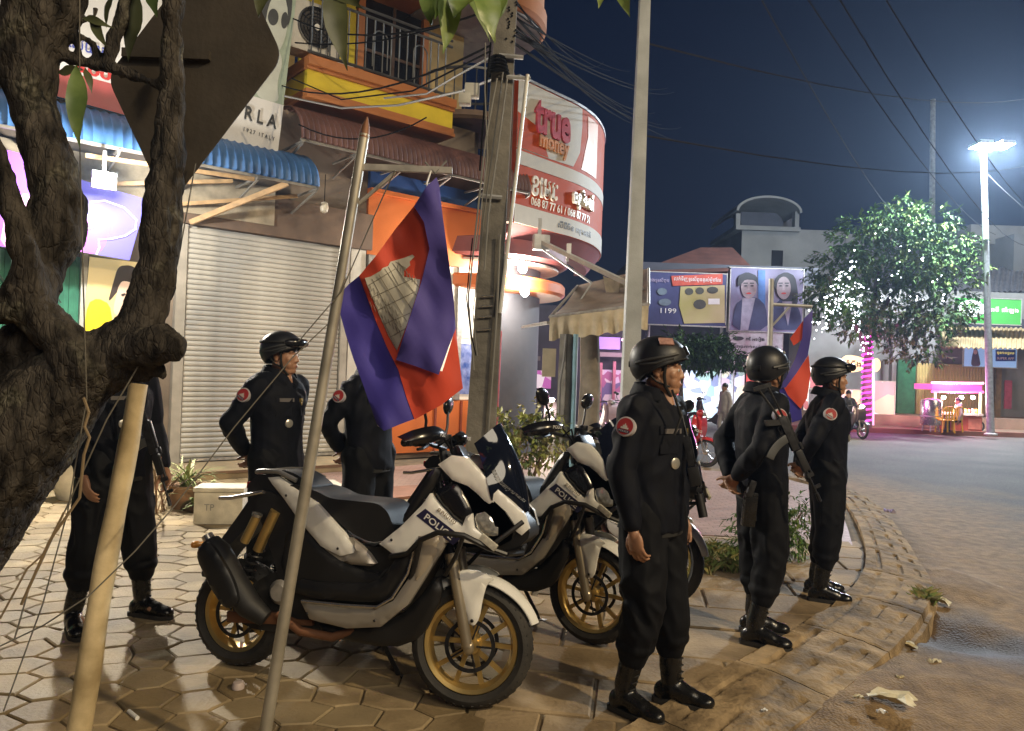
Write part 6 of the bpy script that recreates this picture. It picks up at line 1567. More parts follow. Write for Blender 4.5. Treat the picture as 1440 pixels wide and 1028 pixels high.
scrap('bottle_cap', 'white scrap lying near the toe of the nearest officer', 1075, 1000, .02, .03, WHITE, 10)
c0 = gnd(181, 1004); c1 = gnd(193, 1014)
tag(MB().tube([c0 + Vector((0, 0, .012)), c1 + Vector((0, 0, .012))], .009, 10).build('paper_tube', WHITE), 'white rolled paper tube on the pavers right of the stake', 'paper tube')
c0 = gnd(335, 968)
t = thing('bottle_cap', 'small round pinkish white cap on the pavers behind the flag pole', 'bottle cap', c0)
MB().lathe([(.028, .0), (.03, .012), (.024, .03), (.01, .034)], 14).build('cap', mk('cap_pink', (.5, .42, .40), .5), t)
# ================================================================ POLICE MOTORCYCLES
def ywide(x, z):
    w = 0.185
    if x > 0.35: w -= 0.16 * (x - 0.35) ** 1.25
    if x < -0.05: w -= 0.13 * (-0.05 - x)
    return w
ST0 = Vector((0.60, 0, 0.45)); STD = Vector((-0.24, 0, 0.97)).normalized()
RSC = Matrix.Rotation(R(90), 4, 'X')      # lathe z axis -> across the bike
def wheel(parent, c, r, hw, rim_r, name_m):
    M = Matrix.Translation(c) @ RSC
    mb = MB()
    mb.lathe([(rim_r - .018, -hw * .62), (rim_r, -hw * .72), (rim_r + .004, -hw * .66), (rim_r - .014, -hw * .4), (rim_r - .022, 0), (rim_r - .014, hw * .4), (rim_r + .004, hw * .66), (rim_r, hw * .72), (rim_r - .018, hw * .62), (rim_r - .034, 0)], 64, M, close=True)
    mb.lathe([(.012, -.045), (.04, -.045), (.046, -.03), (.046, .03), (.04, .045), (.012, .045)], 28, M, close=True)
    for k in range(5):
        for s_ in (-1, 1):
            a = 2 * math.pi * k / 5 + .3; a0 = a + s_ * .10; a1 = a + s_ * .30
            p0 = M @ Vector((.036 * math.cos(a0), .036 * math.sin(a0), 0)); p1 = M @ Vector(((rim_r - .025) * math.cos(a1), (rim_r - .025) * math.sin(a1), 0))
            mb.bar(p0, p1, .022, .013, up=(0, 1, 0))
    w = mb.build(name_m, GOLD, parent, sharp=40)
    t = MB()
    pr = []
    for a in np.linspace(-1.25, math.pi + 1.25, 21): pr.append((rim_r + .022 + (r - rim_r - .022) * max(-.35, math.sin(a)), hw * math.cos(a) * (1.0 if math.sin(a) > 0 else .85)))
    t.lathe([(rr, -zz) for rr, zz in pr], 72, M, close=True)
    # tread blocks: shallow grooves as raised bars along the shoulder
    for i in range(40):
        a = 2 * math.pi * i / 40
        for s_ in (-1, 1):
            b_ = a + (.05 if s_ > 0 else 0)
            p0 = M @ Vector(((r - .001) * math.cos(b_), (r - .001) * math.sin(b_), s_ * .006)); p1 = M @ Vector(((r - .020) * math.cos(b_ + .07), (r - .020) * math.sin(b_ + .07), s_ * hw * .78))
            t.bar(p0, p1, .016, .007, up=(math.cos(a), 0, math.sin(a)))
    t.build('tyre', RUBBER, w, sharp=40)
    d = MB()
    for s_ in (1, -1):
        Md = M @ Matrix.Translation((0, 0, s_ * .052))
        d.lathe([(.098, -.002), (.116, -.002), (.116, .002), (.098, .002)], 36, Md, close=True)
        for i in range(5): a = 1.25 * i; d.bar(Md @ Vector((.03 * math.cos(a), .03 * math.sin(a), 0)), Md @ Vector((.10 * math.cos(a), .10 * math.sin(a), 0)), .008, .004, up=(0, 1, 0))
    d.build('brake_disc', GUNM, w)
    return w
def mirror_panel(name, poly, w, mat, root, r=.018, t=.025, h=.02, right_only=False):
    out = []
    for s_ in ((-1,) if right_only else (-1, 1)):
        out.append(panel(MB(), poly, w, s_, r, t, h).build(name, mat, root, sharp=50))
    return out
def central(name, poly, hw, mat, root, bev=.02):
    M = Matrix(((1, 0, 0, 0), (0, 0, 1, 0), (0, 1, 0, 0), (0, 0, 0, 1)))
    return MB().prism(poly, -hw, hw, M).build(name, mat, root, sharp=40, bevel=bev)
def make_bike():
    t = thing('police_motorcycle', 'x', 'motorcycle')
    wheel(t, (-.60, 0, .262), .262, .066, .185, 'rear_wheel')
    central('body_core', smooth_poly([(-.30, .30), (.22, .33), (.36, .46), (.46, .70), (.52, .95), (.60, 1.06), (.86, .86), (.84, .76), (.60, .72), (.46, .80), (.30, .76), (.15, .66), (-.1, .78), (-.42, .90), (-.50, .86), (-.38, .62), (-.30, .45)], 1), .125, BLACK, t, .03)
    central('engine', smooth_poly([(-.60, .30), (-.5, .42), (-.34, .52), (-.05, .50), (.05, .36), (-.02, .25), (-.3, .22), (-.5, .22)], 1), .10, mk('engine_dark', (.03, .028, .026), .5, metal=.3, var=.4, scale=20), t, .025)
    central('seat', smooth_poly([(-.30, .94), (-.14, .915), (-.06, .885), (.06, .885), (.19, .885), (.245, .85), (.285, .77), (.27, .73), (.17, .70), (.05, .74), (-.1, .84), (-.25, .89)], 2), .135, SEATM, t, .035)
    central('pillion_seat', smooth_poly([(-.47, .965), (-.38, 1.0), (-.28, .985), (-.17, .92), (-.26, .915), (-.42, .94)], 2), .10, SEATM, t, .03)
    central('tail_cowl', smooth_poly([(-.56, .90), (-.50, .965), (-.40, .97), (-.28, .915), (-.10, .85), (-.25, .80), (-.42, .84), (-.52, .87)], 1), .105, BLACK, t, .02)
    mirror_panel('tail_panel', smooth_poly([(-.43, .955), (-.36, .965), (-.26, .92), (-.12, .86), (.04, .735), (.11, .655), (.03, .63), (-.08, .665), (-.22, .77), (-.33, .87), (-.40, .925)], 0), lambda x, z: ywide(x, z) - .012, WHITEP, t, r=.010)
    mirror_panel('tail_lower_panel', smooth_poly([(-.09, .665), (.03, .63), (.10, .66), (.05, .73), (.16, .665), (.22, .60), (.05, .595)], 1), lambda x, z: ywide(x, z) - .016, SILVERP, t)
    mirror_panel('side_panel', smooth_poly([(.235, .71), (.34, .80), (.43, .90), (.465, .955), (.50, .915), (.57, .85), (.62, .82), (.635, .865), (.66, .88), (.675, .82), (.72, .785), (.70, .745), (.60, .755), (.52, .735), (.45, .75), (.40, .70), (.32, .665)], 0), lambda x, z: ywide(x, z) + .006, WHITEP, t, r=.010)
    mirror_panel('insert_panel', smooth_poly([(.475, .965), (.57, 1.015), (.62, .95), (.665, .87), (.64, .81), (.575, .85), (.50, .92)], 1), lambda x, z: ywide(x, z) - .008, GLOSSBLACK, t)
    mirror_panel('front_cowl', smooth_poly([(.49, 1.085), (.55, 1.13), (.62, 1.125), (.70, 1.05), (.80, .965), (.885, .895), (.91, .83), (.88, .80), (.80, .85), (.735, .915), (.68, .965), (.63, 1.0), (.56, 1.02)], 0), lambda x, z: ywide(x, z) - .004 - .03 * max(0, x - .6), WHITEP, t, r=.008)
    mirror_panel('inner_fairing', smooth_poly([(.36, .80), (.46, .96), (.50, 1.07), (.46, 1.07), (.38, .94), (.32, .82)], 1), lambda x, z: ywide(x, z) - .02, BLACK, t)
    central('nose', smooth_poly([(.58, 1.08), (.72, 1.02), (.89, .87), (.92, .80), (.86, .74), (.70, .71), (.58, .76)], 1), .085, BLACK, t, .025)
    mirror_panel('headlight', smooth_poly([(.665, .875), (.725, .895), (.80, .825), (.845, .785), (.78, .775), (.695, .79)], 1), lambda x, z: ywide(x, z) - .001 - .03 * max(0, x - .68), LENS, t, r=.012)
    mirror_panel('lower_fairing', smooth_poly([(.43, .765), (.54, .775), (.55, .73), (.49, .62), (.40, .46), (.27, .345), (.10, .315), (-.10, .33), (-.15, .40), (.05, .405), (.25, .425), (.33, .47), (.40, .58)], 0), lambda x, z: ywide(x, z) + .02 - .12 * max(0, .44 - z), SILVERP, t, r=.010)
    mirror_panel('fairing_facet', smooth_poly([(.44, .765), (.54, .775), (.525, .70), (.475, .61), (.425, .545), (.42, .62)], 0), lambda x, z: ywide(x, z) + .030, mk('champagne_light', (.42, .37, .30), .34, metal=.3, var=.04), t)
    mirror_panel('footboard', smooth_poly([(-.20, .42), (.25, .445), (.32, .49), (.385, .60), (.41, .71), (.34, .68), (.24, .53), (-.05, .50), (-.20, .50)], 1), lambda x, z: ywide(x, z) + .012, BLACK, t)
    for s_ in (-1, 1): MB().tube([(-.13, s_ * .205, .415), (.10, s_ * .21, .425), (.26, s_ * .208, .437), (.33, s_ * .205, .485), (.395, s_ * .20, .60), (.42, s_ * .195, .72)], .007, 6).build('chrome_trim', STEEL, t)
    mirror_panel('side_cover', smooth_poly([(-.33, .50), (-.30, .72), (-.20, .74), (-.02, .62), (.2, .56), (.3, .62), (.22, .48), (-.1, .40)], 1), lambda x, z: ywide(x, z) - .02, BLACK, t)
    mirror_panel('belly_pan', smooth_poly([(.30, .36), (.42, .48), (.50, .60), (.53, .50), (.44, .30), (.3, .235), (-.05, .24), (-.1, .30), (.1, .31)], 1), .125, BLACK, t)
    # label and lettering on the right side
    dirv = Vector((.150, 0, -.098)).normalized()
    lab = MB(); yy = -(ywide(.5, .8) + .011)
    pl_ = [(.412, .853), (.452, .887), (.628, .775), (.588, .738)]
    lab.add([(x, -(ywide(x, z) + .008), z) for x, z in pl_] + [(x, -(ywide(x, z) + .0005), z) for x, z in pl_], [(0, 1, 2, 3), (7, 6, 5, 4)] + [(i, i + 4, (i + 1) % 4 + 4, (i + 1) % 4) for i in range(4)])
    lb = lab.build('label_band', NAVY, t, sharp=10)
    cx_, cz_ = .520, .813
    n_ = Vector((ywide(.6, .8) - ywide(.44, .8), .16, 0)).normalized()
    xx = Vector((dirv.x, -(ywide(.6, .8) - ywide(.44, .8)) / .16 * dirv.x, dirv.z))
    M = M4((cx_, -(ywide(cx_, cz_) + .009), cz_), xx, (.098, 0, .150))
    text('lettering', 'POLICE', WHITE, lb, M, .155, .030, .002, .012)
    M = M4((cx_ + .034, -(ywide(cx_, cz_) + .0065), cz_ + .05), xx, (.098, 0, .150))
    text('crest_lettering', 'នគរបាល', mk('label_brown', (.22, .16, .10), .5), t, M, .10, .016, .002)
    # windscreen
    vs = []; fs = []; nu, nv = 16, 14
    for j in range(nv + 1):
        v = j / nv; xc = .885 - .165 * v - .03 * math.sin(math.pi * v) * -1; zc = .90 + .385 * v; hwv = .094 + .040 * math.sin(math.pi * min(1, v * 1.15)) + .0 * v
        for i in range(nu + 1):
            u = i / nu * 2 - 1; e = 1 - .12 * v * abs(u) ** 3
            vs.append((xc - .13 * u * u * (1 - .35 * v), hwv * u, zc - (.05 + .06 * v) * u * u * e))
    for j in range(nv):
        for i in range(nu): a = j * (nu + 1) + i; fs.append((a, a + 1, a + nu + 2, a + nu + 1))
    k = len(vs); vs += [(x - .004, y, z - .001) for x, y, z in vs]; fs += [tuple(q_ + k for q_ in f[::-1]) for f in fs]
    ws = MB().add(vs, fs).build('windscreen', GLASSD, t, sharp=60)
    tx = text('script', 'នគរបាលខេត្តរតនគិរី', WHITE, ws, Matrix.Identity(4), .26, .022, .001, .004)
    for v in tx.data.vertices:                       # wrap the script round the lower right edge of the screen
        a = v.co.x / .26 + .5; vv_ = .62 - .50 * a; u_ = -.86 + .55 * a * a + v.co.y / .15
        xc = .885 - .165 * vv_ + .03 * math.sin(math.pi * vv_); zc = .90 + .385 * vv_; hwv = .094 + .040 * math.sin(math.pi * min(1, vv_ * 1.15)); e = 1 - .12 * vv_ * abs(u_) ** 3
        v.co = Vector((xc - .13 * u_ * u_ * (1 - .35 * vv_) + .006, hwv * u_ - .004, zc - (.05 + .06 * vv_) * u_ * u_ * e))
    for s_ in (-1, 1):
        for x, z in ((.30, .735), (.445, .925), (.60, .775), (.70, .765), (-.30, .88), (.02, .665), (-.10, .36), (.25, .375), (.46, .66), (.50, .745)): MB().ell((x, s_ * (ywide(x, z) + (.021 if z < .6 or x > .44 and z < .76 else .007 if x > .2 else -.011)), z), (.0065, .004, .0065), None, 8, 6).build('bolt', GUNM, t)
    # engine guard
    for s_ in (-1, 1):
        g = MB(); y = lambda w: s_ * w
        g.tube([(.30, y(.19), .66), (.40, y(.225), .69), (.47, y(.25), .76), (.55, y(.255), .80), (.66, y(.23), .795), (.76, y(.18), .745), (.83, y(.14), .72)], .0125, 8)
        g.tube([(.47, y(.25), .76), (.44, y(.22), .66), (.40, y(.18), .56)], .011, 8).tube([(.76, y(.18), .745), (.82, y(.15), .80), (.885, y(.10), .86)], .011, 8).tube([(.66, y(.23), .795), (.62, y(.20), .70), (.55, y(.14), .60)], .010, 8)
        g.build('crash_bar', BLACK, t)
        MB().box((.765, y(.197), .772), (.085, .02, .03), Matrix.Rotation(R(32), 3, 'Y')).build('fog_lamp', mk('fog_lens', (.6, .58, .5), .2, var=.2, scale=60), t, bevel=.004)
    MB().tube([(.83, -.14, .72), (.86, 0, .71), (.83, .14, .72)], .0125, 8).build('crash_bar', BLACK, t)
    # tail
    for s_ in (-1, 1): MB().tube([(-.26, s_ * .125, .955), (-.36, s_ * .13, .99), (-.46, s_ * .12, .985), (-.52, s_ * .08, .975)], .012, 8).build('grab_rail', mk('grab_grey', (.30, .30, .30), .35, metal=.6), t)
    MB().tube([(-.52, -.08, .975), (-.54, 0, .972), (-.52, .08, .975)], .012, 8).build('grab_rail', MATS['grab_grey'], t)
    MB().box((-.565, 0, .905), (.03, .15, .035)).build('tail_light', mk('red_lens', (.35, .01, .01), .15), t, bevel=.008)
    central('rear_fender', smooth_poly([(-.52, .88), (-.60, .76), (-.70, .62), (-.785, .50), (-.80, .43), (-.76, .43), (-.70, .54), (-.55, .70), (-.42, .80)], 1), .085, BLACK, t, .012)
    MB().box((-.795, 0, .53), (.012, .19, .11), Matrix.Rotation(R(-28), 3, 'Y')).build('licence_plate', mk('plate_back', (.2, .2, .2), .5), t)
    MB().tube([(-.74, -.09, .60), (-.78, -.14, .60)], .012, 8).ell((-.785, -.16, .60), (.02, .03, .018), None, 10, 8).build('turn_signal', mk('amber_lens', (.5, .2, .03), .2), t)
    MB().tube([(-.44, -.13, .885), (-.60, -.16, .845), (-.66, -.17, .84)], .010, 8).build('luggage_hook', STEEL, t)
    # exhaust, shocks, swingarm, stand
    mu = MB(); mu.tube([(-.34, -.17, .30), (-.42, -.19, .35), (-.52, -.20, .45), (-.63, -.20, .585), (-.67, -.20, .635)], [.04, .06, .072, .070, .045], 18)
    mo = mu.build('muffler', mk('muffler_black', (.011, .011, .012), .58, var=.3, scale=15), t)
    panel(MB(), smooth_poly([(-.63, .66), (-.48, .50), (-.42, .38), (-.50, .34), (-.60, .44), (-.70, .58)], 2), .282, -1, .015, .02).build('heat_shield', BLACK, mo)
    MB().tube([(-.672, -.20, .637), (-.69, -.20, .66)], .028, 12).build('muffler_tip', STEEL, mo)
    MB().tube([(.12, -.10, .30), (0, -.13, .25), (-.16, -.15, .26), (-.28, -.165, .33)], .021, 10).build('exhaust_pipe', COPPER, t)
    for s_ in (-1, 1):
        a, b_ = Vector((-.36, s_ * .13, .80)), Vector((-.56, s_ * .125, .33)); sk = MB()
        sk.tube([a, a.lerp(b_, .42)], .026, 14); so = sk.build('shock_absorber', GOLD, t)
        sp_ = []
        for i in range(73): q_ = i / 72; ang = q_ * 2 * math.pi * 7; c_ = a.lerp(b_, .42 + .5 * q_); sp_.append(c_ + Vector((.032 * math.cos(ang), .032 * math.sin(ang), 0)))
        MB().tube(sp_, .006, 5).tube([a.lerp(b_, .4), b_], .012, 8).build('spring', BLACK, so)
        c_ = Vector((-.445, s_ * .155, .77)); MB().tube([c_, c_ + Vector((-.06, 0, -.13))], .022, 12).build('reservoir', GOLD, so)
        MB().tube([c_ + Vector((.003, 0, .012)), c_ + Vector((-.001, 0, .0))], .026, 12).build('reservoir_cap', STEEL, so)
    for s_ in (-1, 1): MB().bar((-.12, s_ * .105, .31), (-.60, s_ * .105, .262), .03, .055).build('swingarm', COPPER, t, bevel=.008)
    MB().lathe([(.05, 0), (.06, .01), (.04, .03)], 16, Matrix.Translation((-.30, -.12, .42)) @ RSC).build('engine_cap', DULLSTEEL, t)
    MB().tube([(.10, .10, .25), (.19, .19, .04), (.20, .20, .0)], .012, 8).box((.21, .205, .008), (.07, .04, .012)).build('side_stand', GUNM, t)
    # ---- steering head: everything that turns
    st = []
    fw = wheel(t, (.645, 0, .28), .28, .056, .212, 'front_wheel'); st.append(fw)
    for s_ in (-1, 1):
        f = MB(); f.tube([(.455, s_ * .085, 1.0), (.54, s_ * .085, .66)], .021, 12); fo = f.build('fork_leg', GLOSSBLACK, t); st.append(fo)
        MB().tube([(.538, s_ * .085, .672), (.64, s_ * .085, .285)], [.028, .025], 12).tube([(.535, s_ * .085, .685), (.541, s_ * .085, .66)], .031, 12).ell((.645, s_ * .085, .28), (.026, .022, .034), None, 12, 8).build('fork_slider', mk('fork_silver_gold', (.46, .40, .30), .3, metal=.75, var=.1), fo)
    # fender: arched blade with side wings
    vs = []; fs = []; na, nw = 26, 8
    for i in range(na + 1):
        th = R(22 + (150 - 22) * i / na); tap = min(1, .35 + i / na * 2.2) if i < na * .4 else 1
        for j in range(nw + 1):
            u = j / nw * 2 - 1; rr = .312 - .030 * u * u + .012 * (1 - i / na)
            vs.append((.645 + rr * math.cos(th), .070 * u * tap, .28 + rr * math.sin(th)))
    for i in range(na):
        for j in range(nw): a = i * (nw + 1) + j; fs.append((a, a + nw + 1, a + nw + 2, a + 1))
    k = len(vs); vs += [(.645 + (x - .645) * .985, y * .95, .28 + (z - .28) * .985) for x, y, z in vs]; fs += [tuple(q_ + k for q_ in f[::-1]) for f in fs]
    fe = MB().add(vs, fs).build('front_fender', WHITEP, t, sharp=60); st.append(fe)
    for s_ in (-1, 1): panel(MB(), smooth_poly([(.545, .585), (.60, .618), (.68, .615), (.745, .585), (.71, .565), (.695, .50), (.685, .41), (.665, .375), (.635, .385), (.615, .44), (.585, .50)], 1), .098, s_, .012, .012).build('fender_wing', WHITEP, fe)
    for s_ in (-1, 1): MB().ell((.58, s_ * .101, .575), (.007, .004, .007), None, 8, 6).ell((.655, s_ * .101, .40), (.008, .004, .008), None, 8, 6).build('bolt', GUNM, fe)
    m_ = MB(); vs = []; fs = []
    for i in range(13):
        th = R(118 + 60 * i / 12)
        for j in range(7): u = j / 6 * 2 - 1; rr = .302 - .03 * u * u; vs.append((.645 + rr * math.cos(th), .066 * u, .28 + rr * math.sin(th)))
    for i in range(12):
        for j in range(6): a = i * 7 + j; fs.append((a, a + 7, a + 8, a + 1))
    m_.add(vs, fs); mg = m_.build('mud_guard', mk('guard_grey', (.33, .31, .28), .35, metal=.3), t, sharp=60); st.append(mg)
    hb = MB(); hb.tube([(.36, -.37, 1.165), (.38, -.20, 1.18), (.43, -.10, 1.16), (.45, 0, 1.15), (.43, .10, 1.16), (.38, .20, 1.18), (.36, .37, 1.165)], .011, 8); hb.tube([(.47, 0, 1.0), (.44, 0, 1.15)], .02, 8); ho = hb.build('handlebar', GUNM, t); st.append(ho)
    MB().box((.53, 0, 1.125), (.05, .15, .085), Matrix.Rotation(R(-35), 3, 'Y')).build('dashboard', GLOSSBLACK, ho, bevel=.012)
    for s_ in (-1, 1):
        MB().tube([(.358, s_ * .375, 1.164), (.368, s_ * .27, 1.17), (.374, s_ * .245, 1.172)], [.017, .017, .022], 12).build('grip', RUBBER, ho)
        MB().box((.385, s_ * .215, 1.18), (.06, .06, .055)).tube([(.40, s_ * .22, 1.19), (.40, s_ * .22, 1.225)], .03, 10).build('switch_gear', BLACK, ho, bevel=.008)
        MB().tube([(.40, s_ * .20, 1.17), (.43, s_ * .25, 1.16), (.43, s_ * .34, 1.145), (.42, s_ * .38, 1.14)], .007, 6).build('brake_lever', GUNM, ho)
        g = MB(); vs = []; fs = []
        path = [(.49, .19, 1.215, .015), (.505, .23, 1.22, .03), (.50, .29, 1.215, .042), (.475, .345, 1.205, .045), (.43, .395, 1.19, .038), (.375, .42, 1.17, .022)]
        for x, y, z, hh in path:
            for q_ in range(5): w = q_ / 4 * 2 - 1; vs.append((x - .02 * w * w - .012 * w, s_ * y, z + hh * .75 * w))
        for i in range(5):
            for j in range(4): a = i * 5 + j; fs.append((a, a + 1, a + 6, a + 5))
        k = len(vs); vs += [(x - .006, y, z) for x, y, z in vs]; fs += [tuple(q_ + k for q_ in f[::-1]) for f in fs]
        g.add(vs, fs); hg = g.build('handguard', GLOSSBLACK, ho, sharp=60)
        MB().tube([(.36, s_ * .40, 1.165), (.40, s_ * .415, 1.162)], .012, 8).build('bar_end', BLACK, ho)
        tt = text('script', 'POLICE', WHITE, hg, Matrix.Identity(4), .10, .018, .001, .01)
        for v in tt.data.vertices: v.co = Vector((.508 - .25 * max(0, -(v.co.x)) * .0 - abs(v.co.x) * .12 + .003, s_ * (.29 + v.co.x * 1.0), 1.21 + v.co.y)) if s_ > 0 else Vector((.508 - abs(v.co.x) * .12 + .003, -.29 + v.co.x, 1.21 + v.co.y))
        st_ = MB().tube([(.40, s_ * .20, 1.20), (.405, s_ * .215, 1.27), (.395, s_ * .245, 1.335)], .007, 8).build('mirror_stalk', BLACK, ho)
        MB().ell((.388, s_ * .275, 1.375), (.022, .075, .048), Matrix.Rotation(s_ * R(18), 3, 'X'), 18, 12).build('mirror', GLOSSBLACK, ho)
    MB().tube([(.44, -.10, 1.16), (.50, -.12, 1.20), (.52, -.10, 1.10), (.5, -.06, 1.0)], .006, 6).tube([(.42, -.2, 1.18), (.47, -.2, 1.22), (.52, -.13, 1.13), (.5, -.05, 1.0)], .005, 6).build('brake_cable', CABLE, ho)
    for o in st: o['turns'] = 1
    return t
bike0 = make_bike()
def place_bike(o, front, heading, lean, steer, label, mirror_fix=True):
    h = R(heading); o['label'] = label; o['group'] = 'police motorcycles parked in a row'
    fx = Vector((math.cos(h), math.sin(h), 0))
    o.location = Vector((front[0], front[1], 0)) - fx * .645; o.rotation_euler = (R(lean), 0, h)
    Ms = Matrix.Translation(ST0) @ Matrix.Rotation(R(steer), 4, STD) @ Matrix.Translation(-ST0)
    for ch in o.children:
        if ch.get('turns'): ch.matrix_basis = Ms
    return o
b2_ = copy_tree(bike0); b3_ = copy_tree(bike0)
place_bike(bike0, (-.145, 3.46), -18, -4, 10, 'nearest white police motorcycle with gold wheels behind the leaning flag pole')
place_bike(b2_, (.50, 4.33), -31, -4, -2, 'middle white police motorcycle parked just behind the nearest one')
place_bike(b3_, (1.06, 5.14), -80, -4, 36, 'farthest white police motorcycle, only its front wheel showing past the nearest officer')
def strip(o):
    for ch in list(o.children): strip(ch)
    if 'turns' in o: del o['turns']
for o in (bike0, b2_, b3_): strip(o)

# ---- small step-through scooters in the distance
def small_scooter(name, label, loc, heading, colm, lit=False, group=None):
    t = thing(name, label, 'scooter', loc, heading, group)
    for nm, x in (('front_wheel', .6), ('rear_wheel', -.6)):
        M = Matrix.Translation((x, 0, .28)) @ RSC
        w = MB().lathe([(.20, -.02), (.215, 0), (.20, .02), (.19, 0)], 28, M, close=True)
        for k in range(9): a = .7 * k; w.bar(M @ Vector((.02 * math.cos(a), .02 * math.sin(a), 0)), M @ Vector((.2 * math.cos(a), .2 * math.sin(a), 0)), .008, .008, up=(0, 1, 0))
        w.lathe([(.01, -.04), (.05, -.04), (.05, .04), (.01, .04)], 14, M, close=True); wo = w.build(nm, STEEL, t)
        MB().lathe([(.215, -.03), (.265, -.025), (.28, 0), (.265, .025), (.215, .03)], 32, M, close=True).build('tyre', RUBBER, wo)
    panel(panel(MB(), smooth_poly([(.28, .30), (.42, .42), (.50, .70), (.46, .96), (.40, .98), (.36, .72), (.22, .44)], 1), .20, -1), smooth_poly([(.28, .30), (.42, .42), (.50, .70), (.46, .96), (.40, .98), (.36, .72), (.22, .44)], 1), .20, 1).build('leg_shield', colm, t)
    central('front_cover', smooth_poly([(.36, .55), (.46, .98), (.54, .92), (.56, .70), (.50, .5)], 1), .13, colm, t, .03)
    central('body', smooth_poly([(-.75, .74), (-.3, .72), (-.1, .60), (.1, .36), (.3, .34), (.28, .28), (-.1, .28), (-.35, .42), (-.7, .60)], 1), .13, colm, t, .03)
    central('engine', [(-.5, .22), (-.1, .2), (.1, .3), (-.1, .4), (-.5, .36)], .09, GUNM, t, .02)
    central('seat', smooth_poly([(-.74, .82), (-.4, .80), (-.1, .78), (-.06, .72), (-.4, .71), (-.74, .75)], 1), .13, SEATM, t, .03)
    central('front_fender', smooth_poly([(.36, .50), (.55, .58), (.75, .55), (.90, .44), (.74, .50), (.55, .53), (.42, .45)], 1), .055, colm, t, .012)
    for s_ in (-1, 1): MB().tube([(.45, s_ * .07, .75), (.6, s_ * .07, .28)], .022, 8).build('fork_leg', STEEL, t)
    MB().tube([(.30, -.33, .98), (.40, -.12, 1.02), (.42, 0, 1.0), (.40, .12, 1.02), (.30, .33, .98)], .014, 8).build('handlebar', GUNM, t)
    MB().ell((.47, 0, 1.0), (.08, .11, .07), None, 14, 10).build('headlight_cowl', colm, t)
    MB().ell((.545, 0, .99), (.02, .07, .045), None, 12, 8).build('headlight', em('moto_headlight', (1, .85, .6), 55) if lit else LENS, t)
    for s_ in (-1, 1): MB().tube([(.36, s_ * .2, 1.0), (.34, s_ * .26, 1.18)], .006, 6).ell((.34, s_ * .28, 1.21), (.015, .05, .035), None, 10, 8).build('mirror', BLACK, t)
    MB().tube([(.05, -.12, .25), (-.3, -.14, .24), (-.75, -.16, .34)], [.02, .04, .045], 10).build('exhaust', STEEL, t)
    return t
RED = mk('scooter_red', (.45, .018, .022), .25, var=.06, coat=.5)
gr = gnd(990, 657, ROADZ)
small_scooter('red_scooter', 'red step through scooter on the road right of the nearest officer', (gr.x - .45, gr.y + .35, ROADZ), R(-38), RED)
gr = gnd(1195, 612, ROADZ); gr = at(1196, 600, 23.5)
hl = small_scooter('dark_scooter', 'dark scooter with blazing orange headlight right of the third officer', (gr.x, 23.5, ROADZ), R(-80), mk('scooter_dark', (.03, .02, .025), .4), True)
lamp('POINT', at(1197, 572, 22.7), 30, (1, .75, .45), .08, 'headlight_beam')
gr = at(772, 605, 20.0)
small_scooter('dark_scooter', 'scooter with white headlight shining through the bush', (gr.x, 20.0, ROADZ), R(-88), MATS['scooter_dark'], True)
lamp('POINT', at(772, 582, 19.2), 70, (1, .92, .75), .1, 'headlight_beam')
PKB = mk('scooter_pale_pink', (.45, .32, .36), .4, var=.1)
G_ = 'scooters parked at the stalls'
for px, D_, h_, lab in ((842, 19.0, -60, 'pale pink scooter parked left of the nearest officer'), (868, 20.5, -70, 'pale pink scooter half hidden behind the nearest officer\'s shoulder'), (1003, 24.5, 160, 'dark scooter parked before the bright shop display')):
    gr = at(px, 610, D_); small_scooter('parked_scooter', lab, (gr.x, D_, ROADZ), R(h_), PKB if 'pink' in lab else MATS['scooter_dark'], False, G_)
# ================================================================ PEOPLE
LIP = mk('lip', (.26, .10, .075), .4, var=.1); EYEW = mk('eye_white', (.55, .52, .48), .2, var=0); IRIS = mk('iris_dark', (.015, .010, .008), .1, var=0); CLIPM = mk('silver_badge', (.6, .58, .52), .3, metal=.7, var=.1)
def head_parts(mb, M):
    """skull, jaw, nose, brow, lips, ears: all merged into the body by the remesh. M: 4x4 head frame (x forward)"""
    q = M.to_3x3(); e = lambda c, r, n=18: mb.ell(M @ Vector(c), r, q, n, 12)
    k = lambda a, b, ra, rb: mb.cap(M @ Vector(a), M @ Vector(b), ra, rb, 10)
    e((-.012, 0, .045), (.098, .076, .092), 24); e((.026, 0, -.018), (.069, .065, .094), 22); e((.070, 0, -.064), (.026, .033, .030))
    e((.030, 0, -.068), (.058, .053, .048)); e((.068, 0, -.096), (.023, .027, .020)); k((-.02, .055, -.05), (.055, .026, -.098), .022, .020); k((-.02, -.055, -.05), (.055, -.026, -.098), .022, .020)
    k((.084, 0, .012), (.100, 0, -.026), .0095, .0115); e((.101, 0, -.031), (.0125, .012, .0105)); e((.092, .0125, -.034), (.012, .0085, .0085)); e((.092, -.0125, -.034), (.012, .0085, .0085))
    for s_ in (-1, 1):
        k((.074, s_ * .044, .022), (.085, s_ * .012, .019), .0105, .010); e((.056, s_ * .040, -.022), (.025, .024, .026)); e((.056, s_ * .032, -.056), (.028, .026, .032))
        e((-.008, s_ * .076, -.004), (.022, .008, .033)); e((-.004, s_ * .079, -.028), (.012, .007, .012)); e((.076, s_ * .031, -.004), (.014, .017, .009))
    e((.083, 0, -.066), (.016, .026, .012)); k((.088, .016, -.0605), (.088, -.016, -.0605), .0065, .0065); k((.0865, .013, -.0735), (.0865, -.013, -.0735), .0072, .0072)
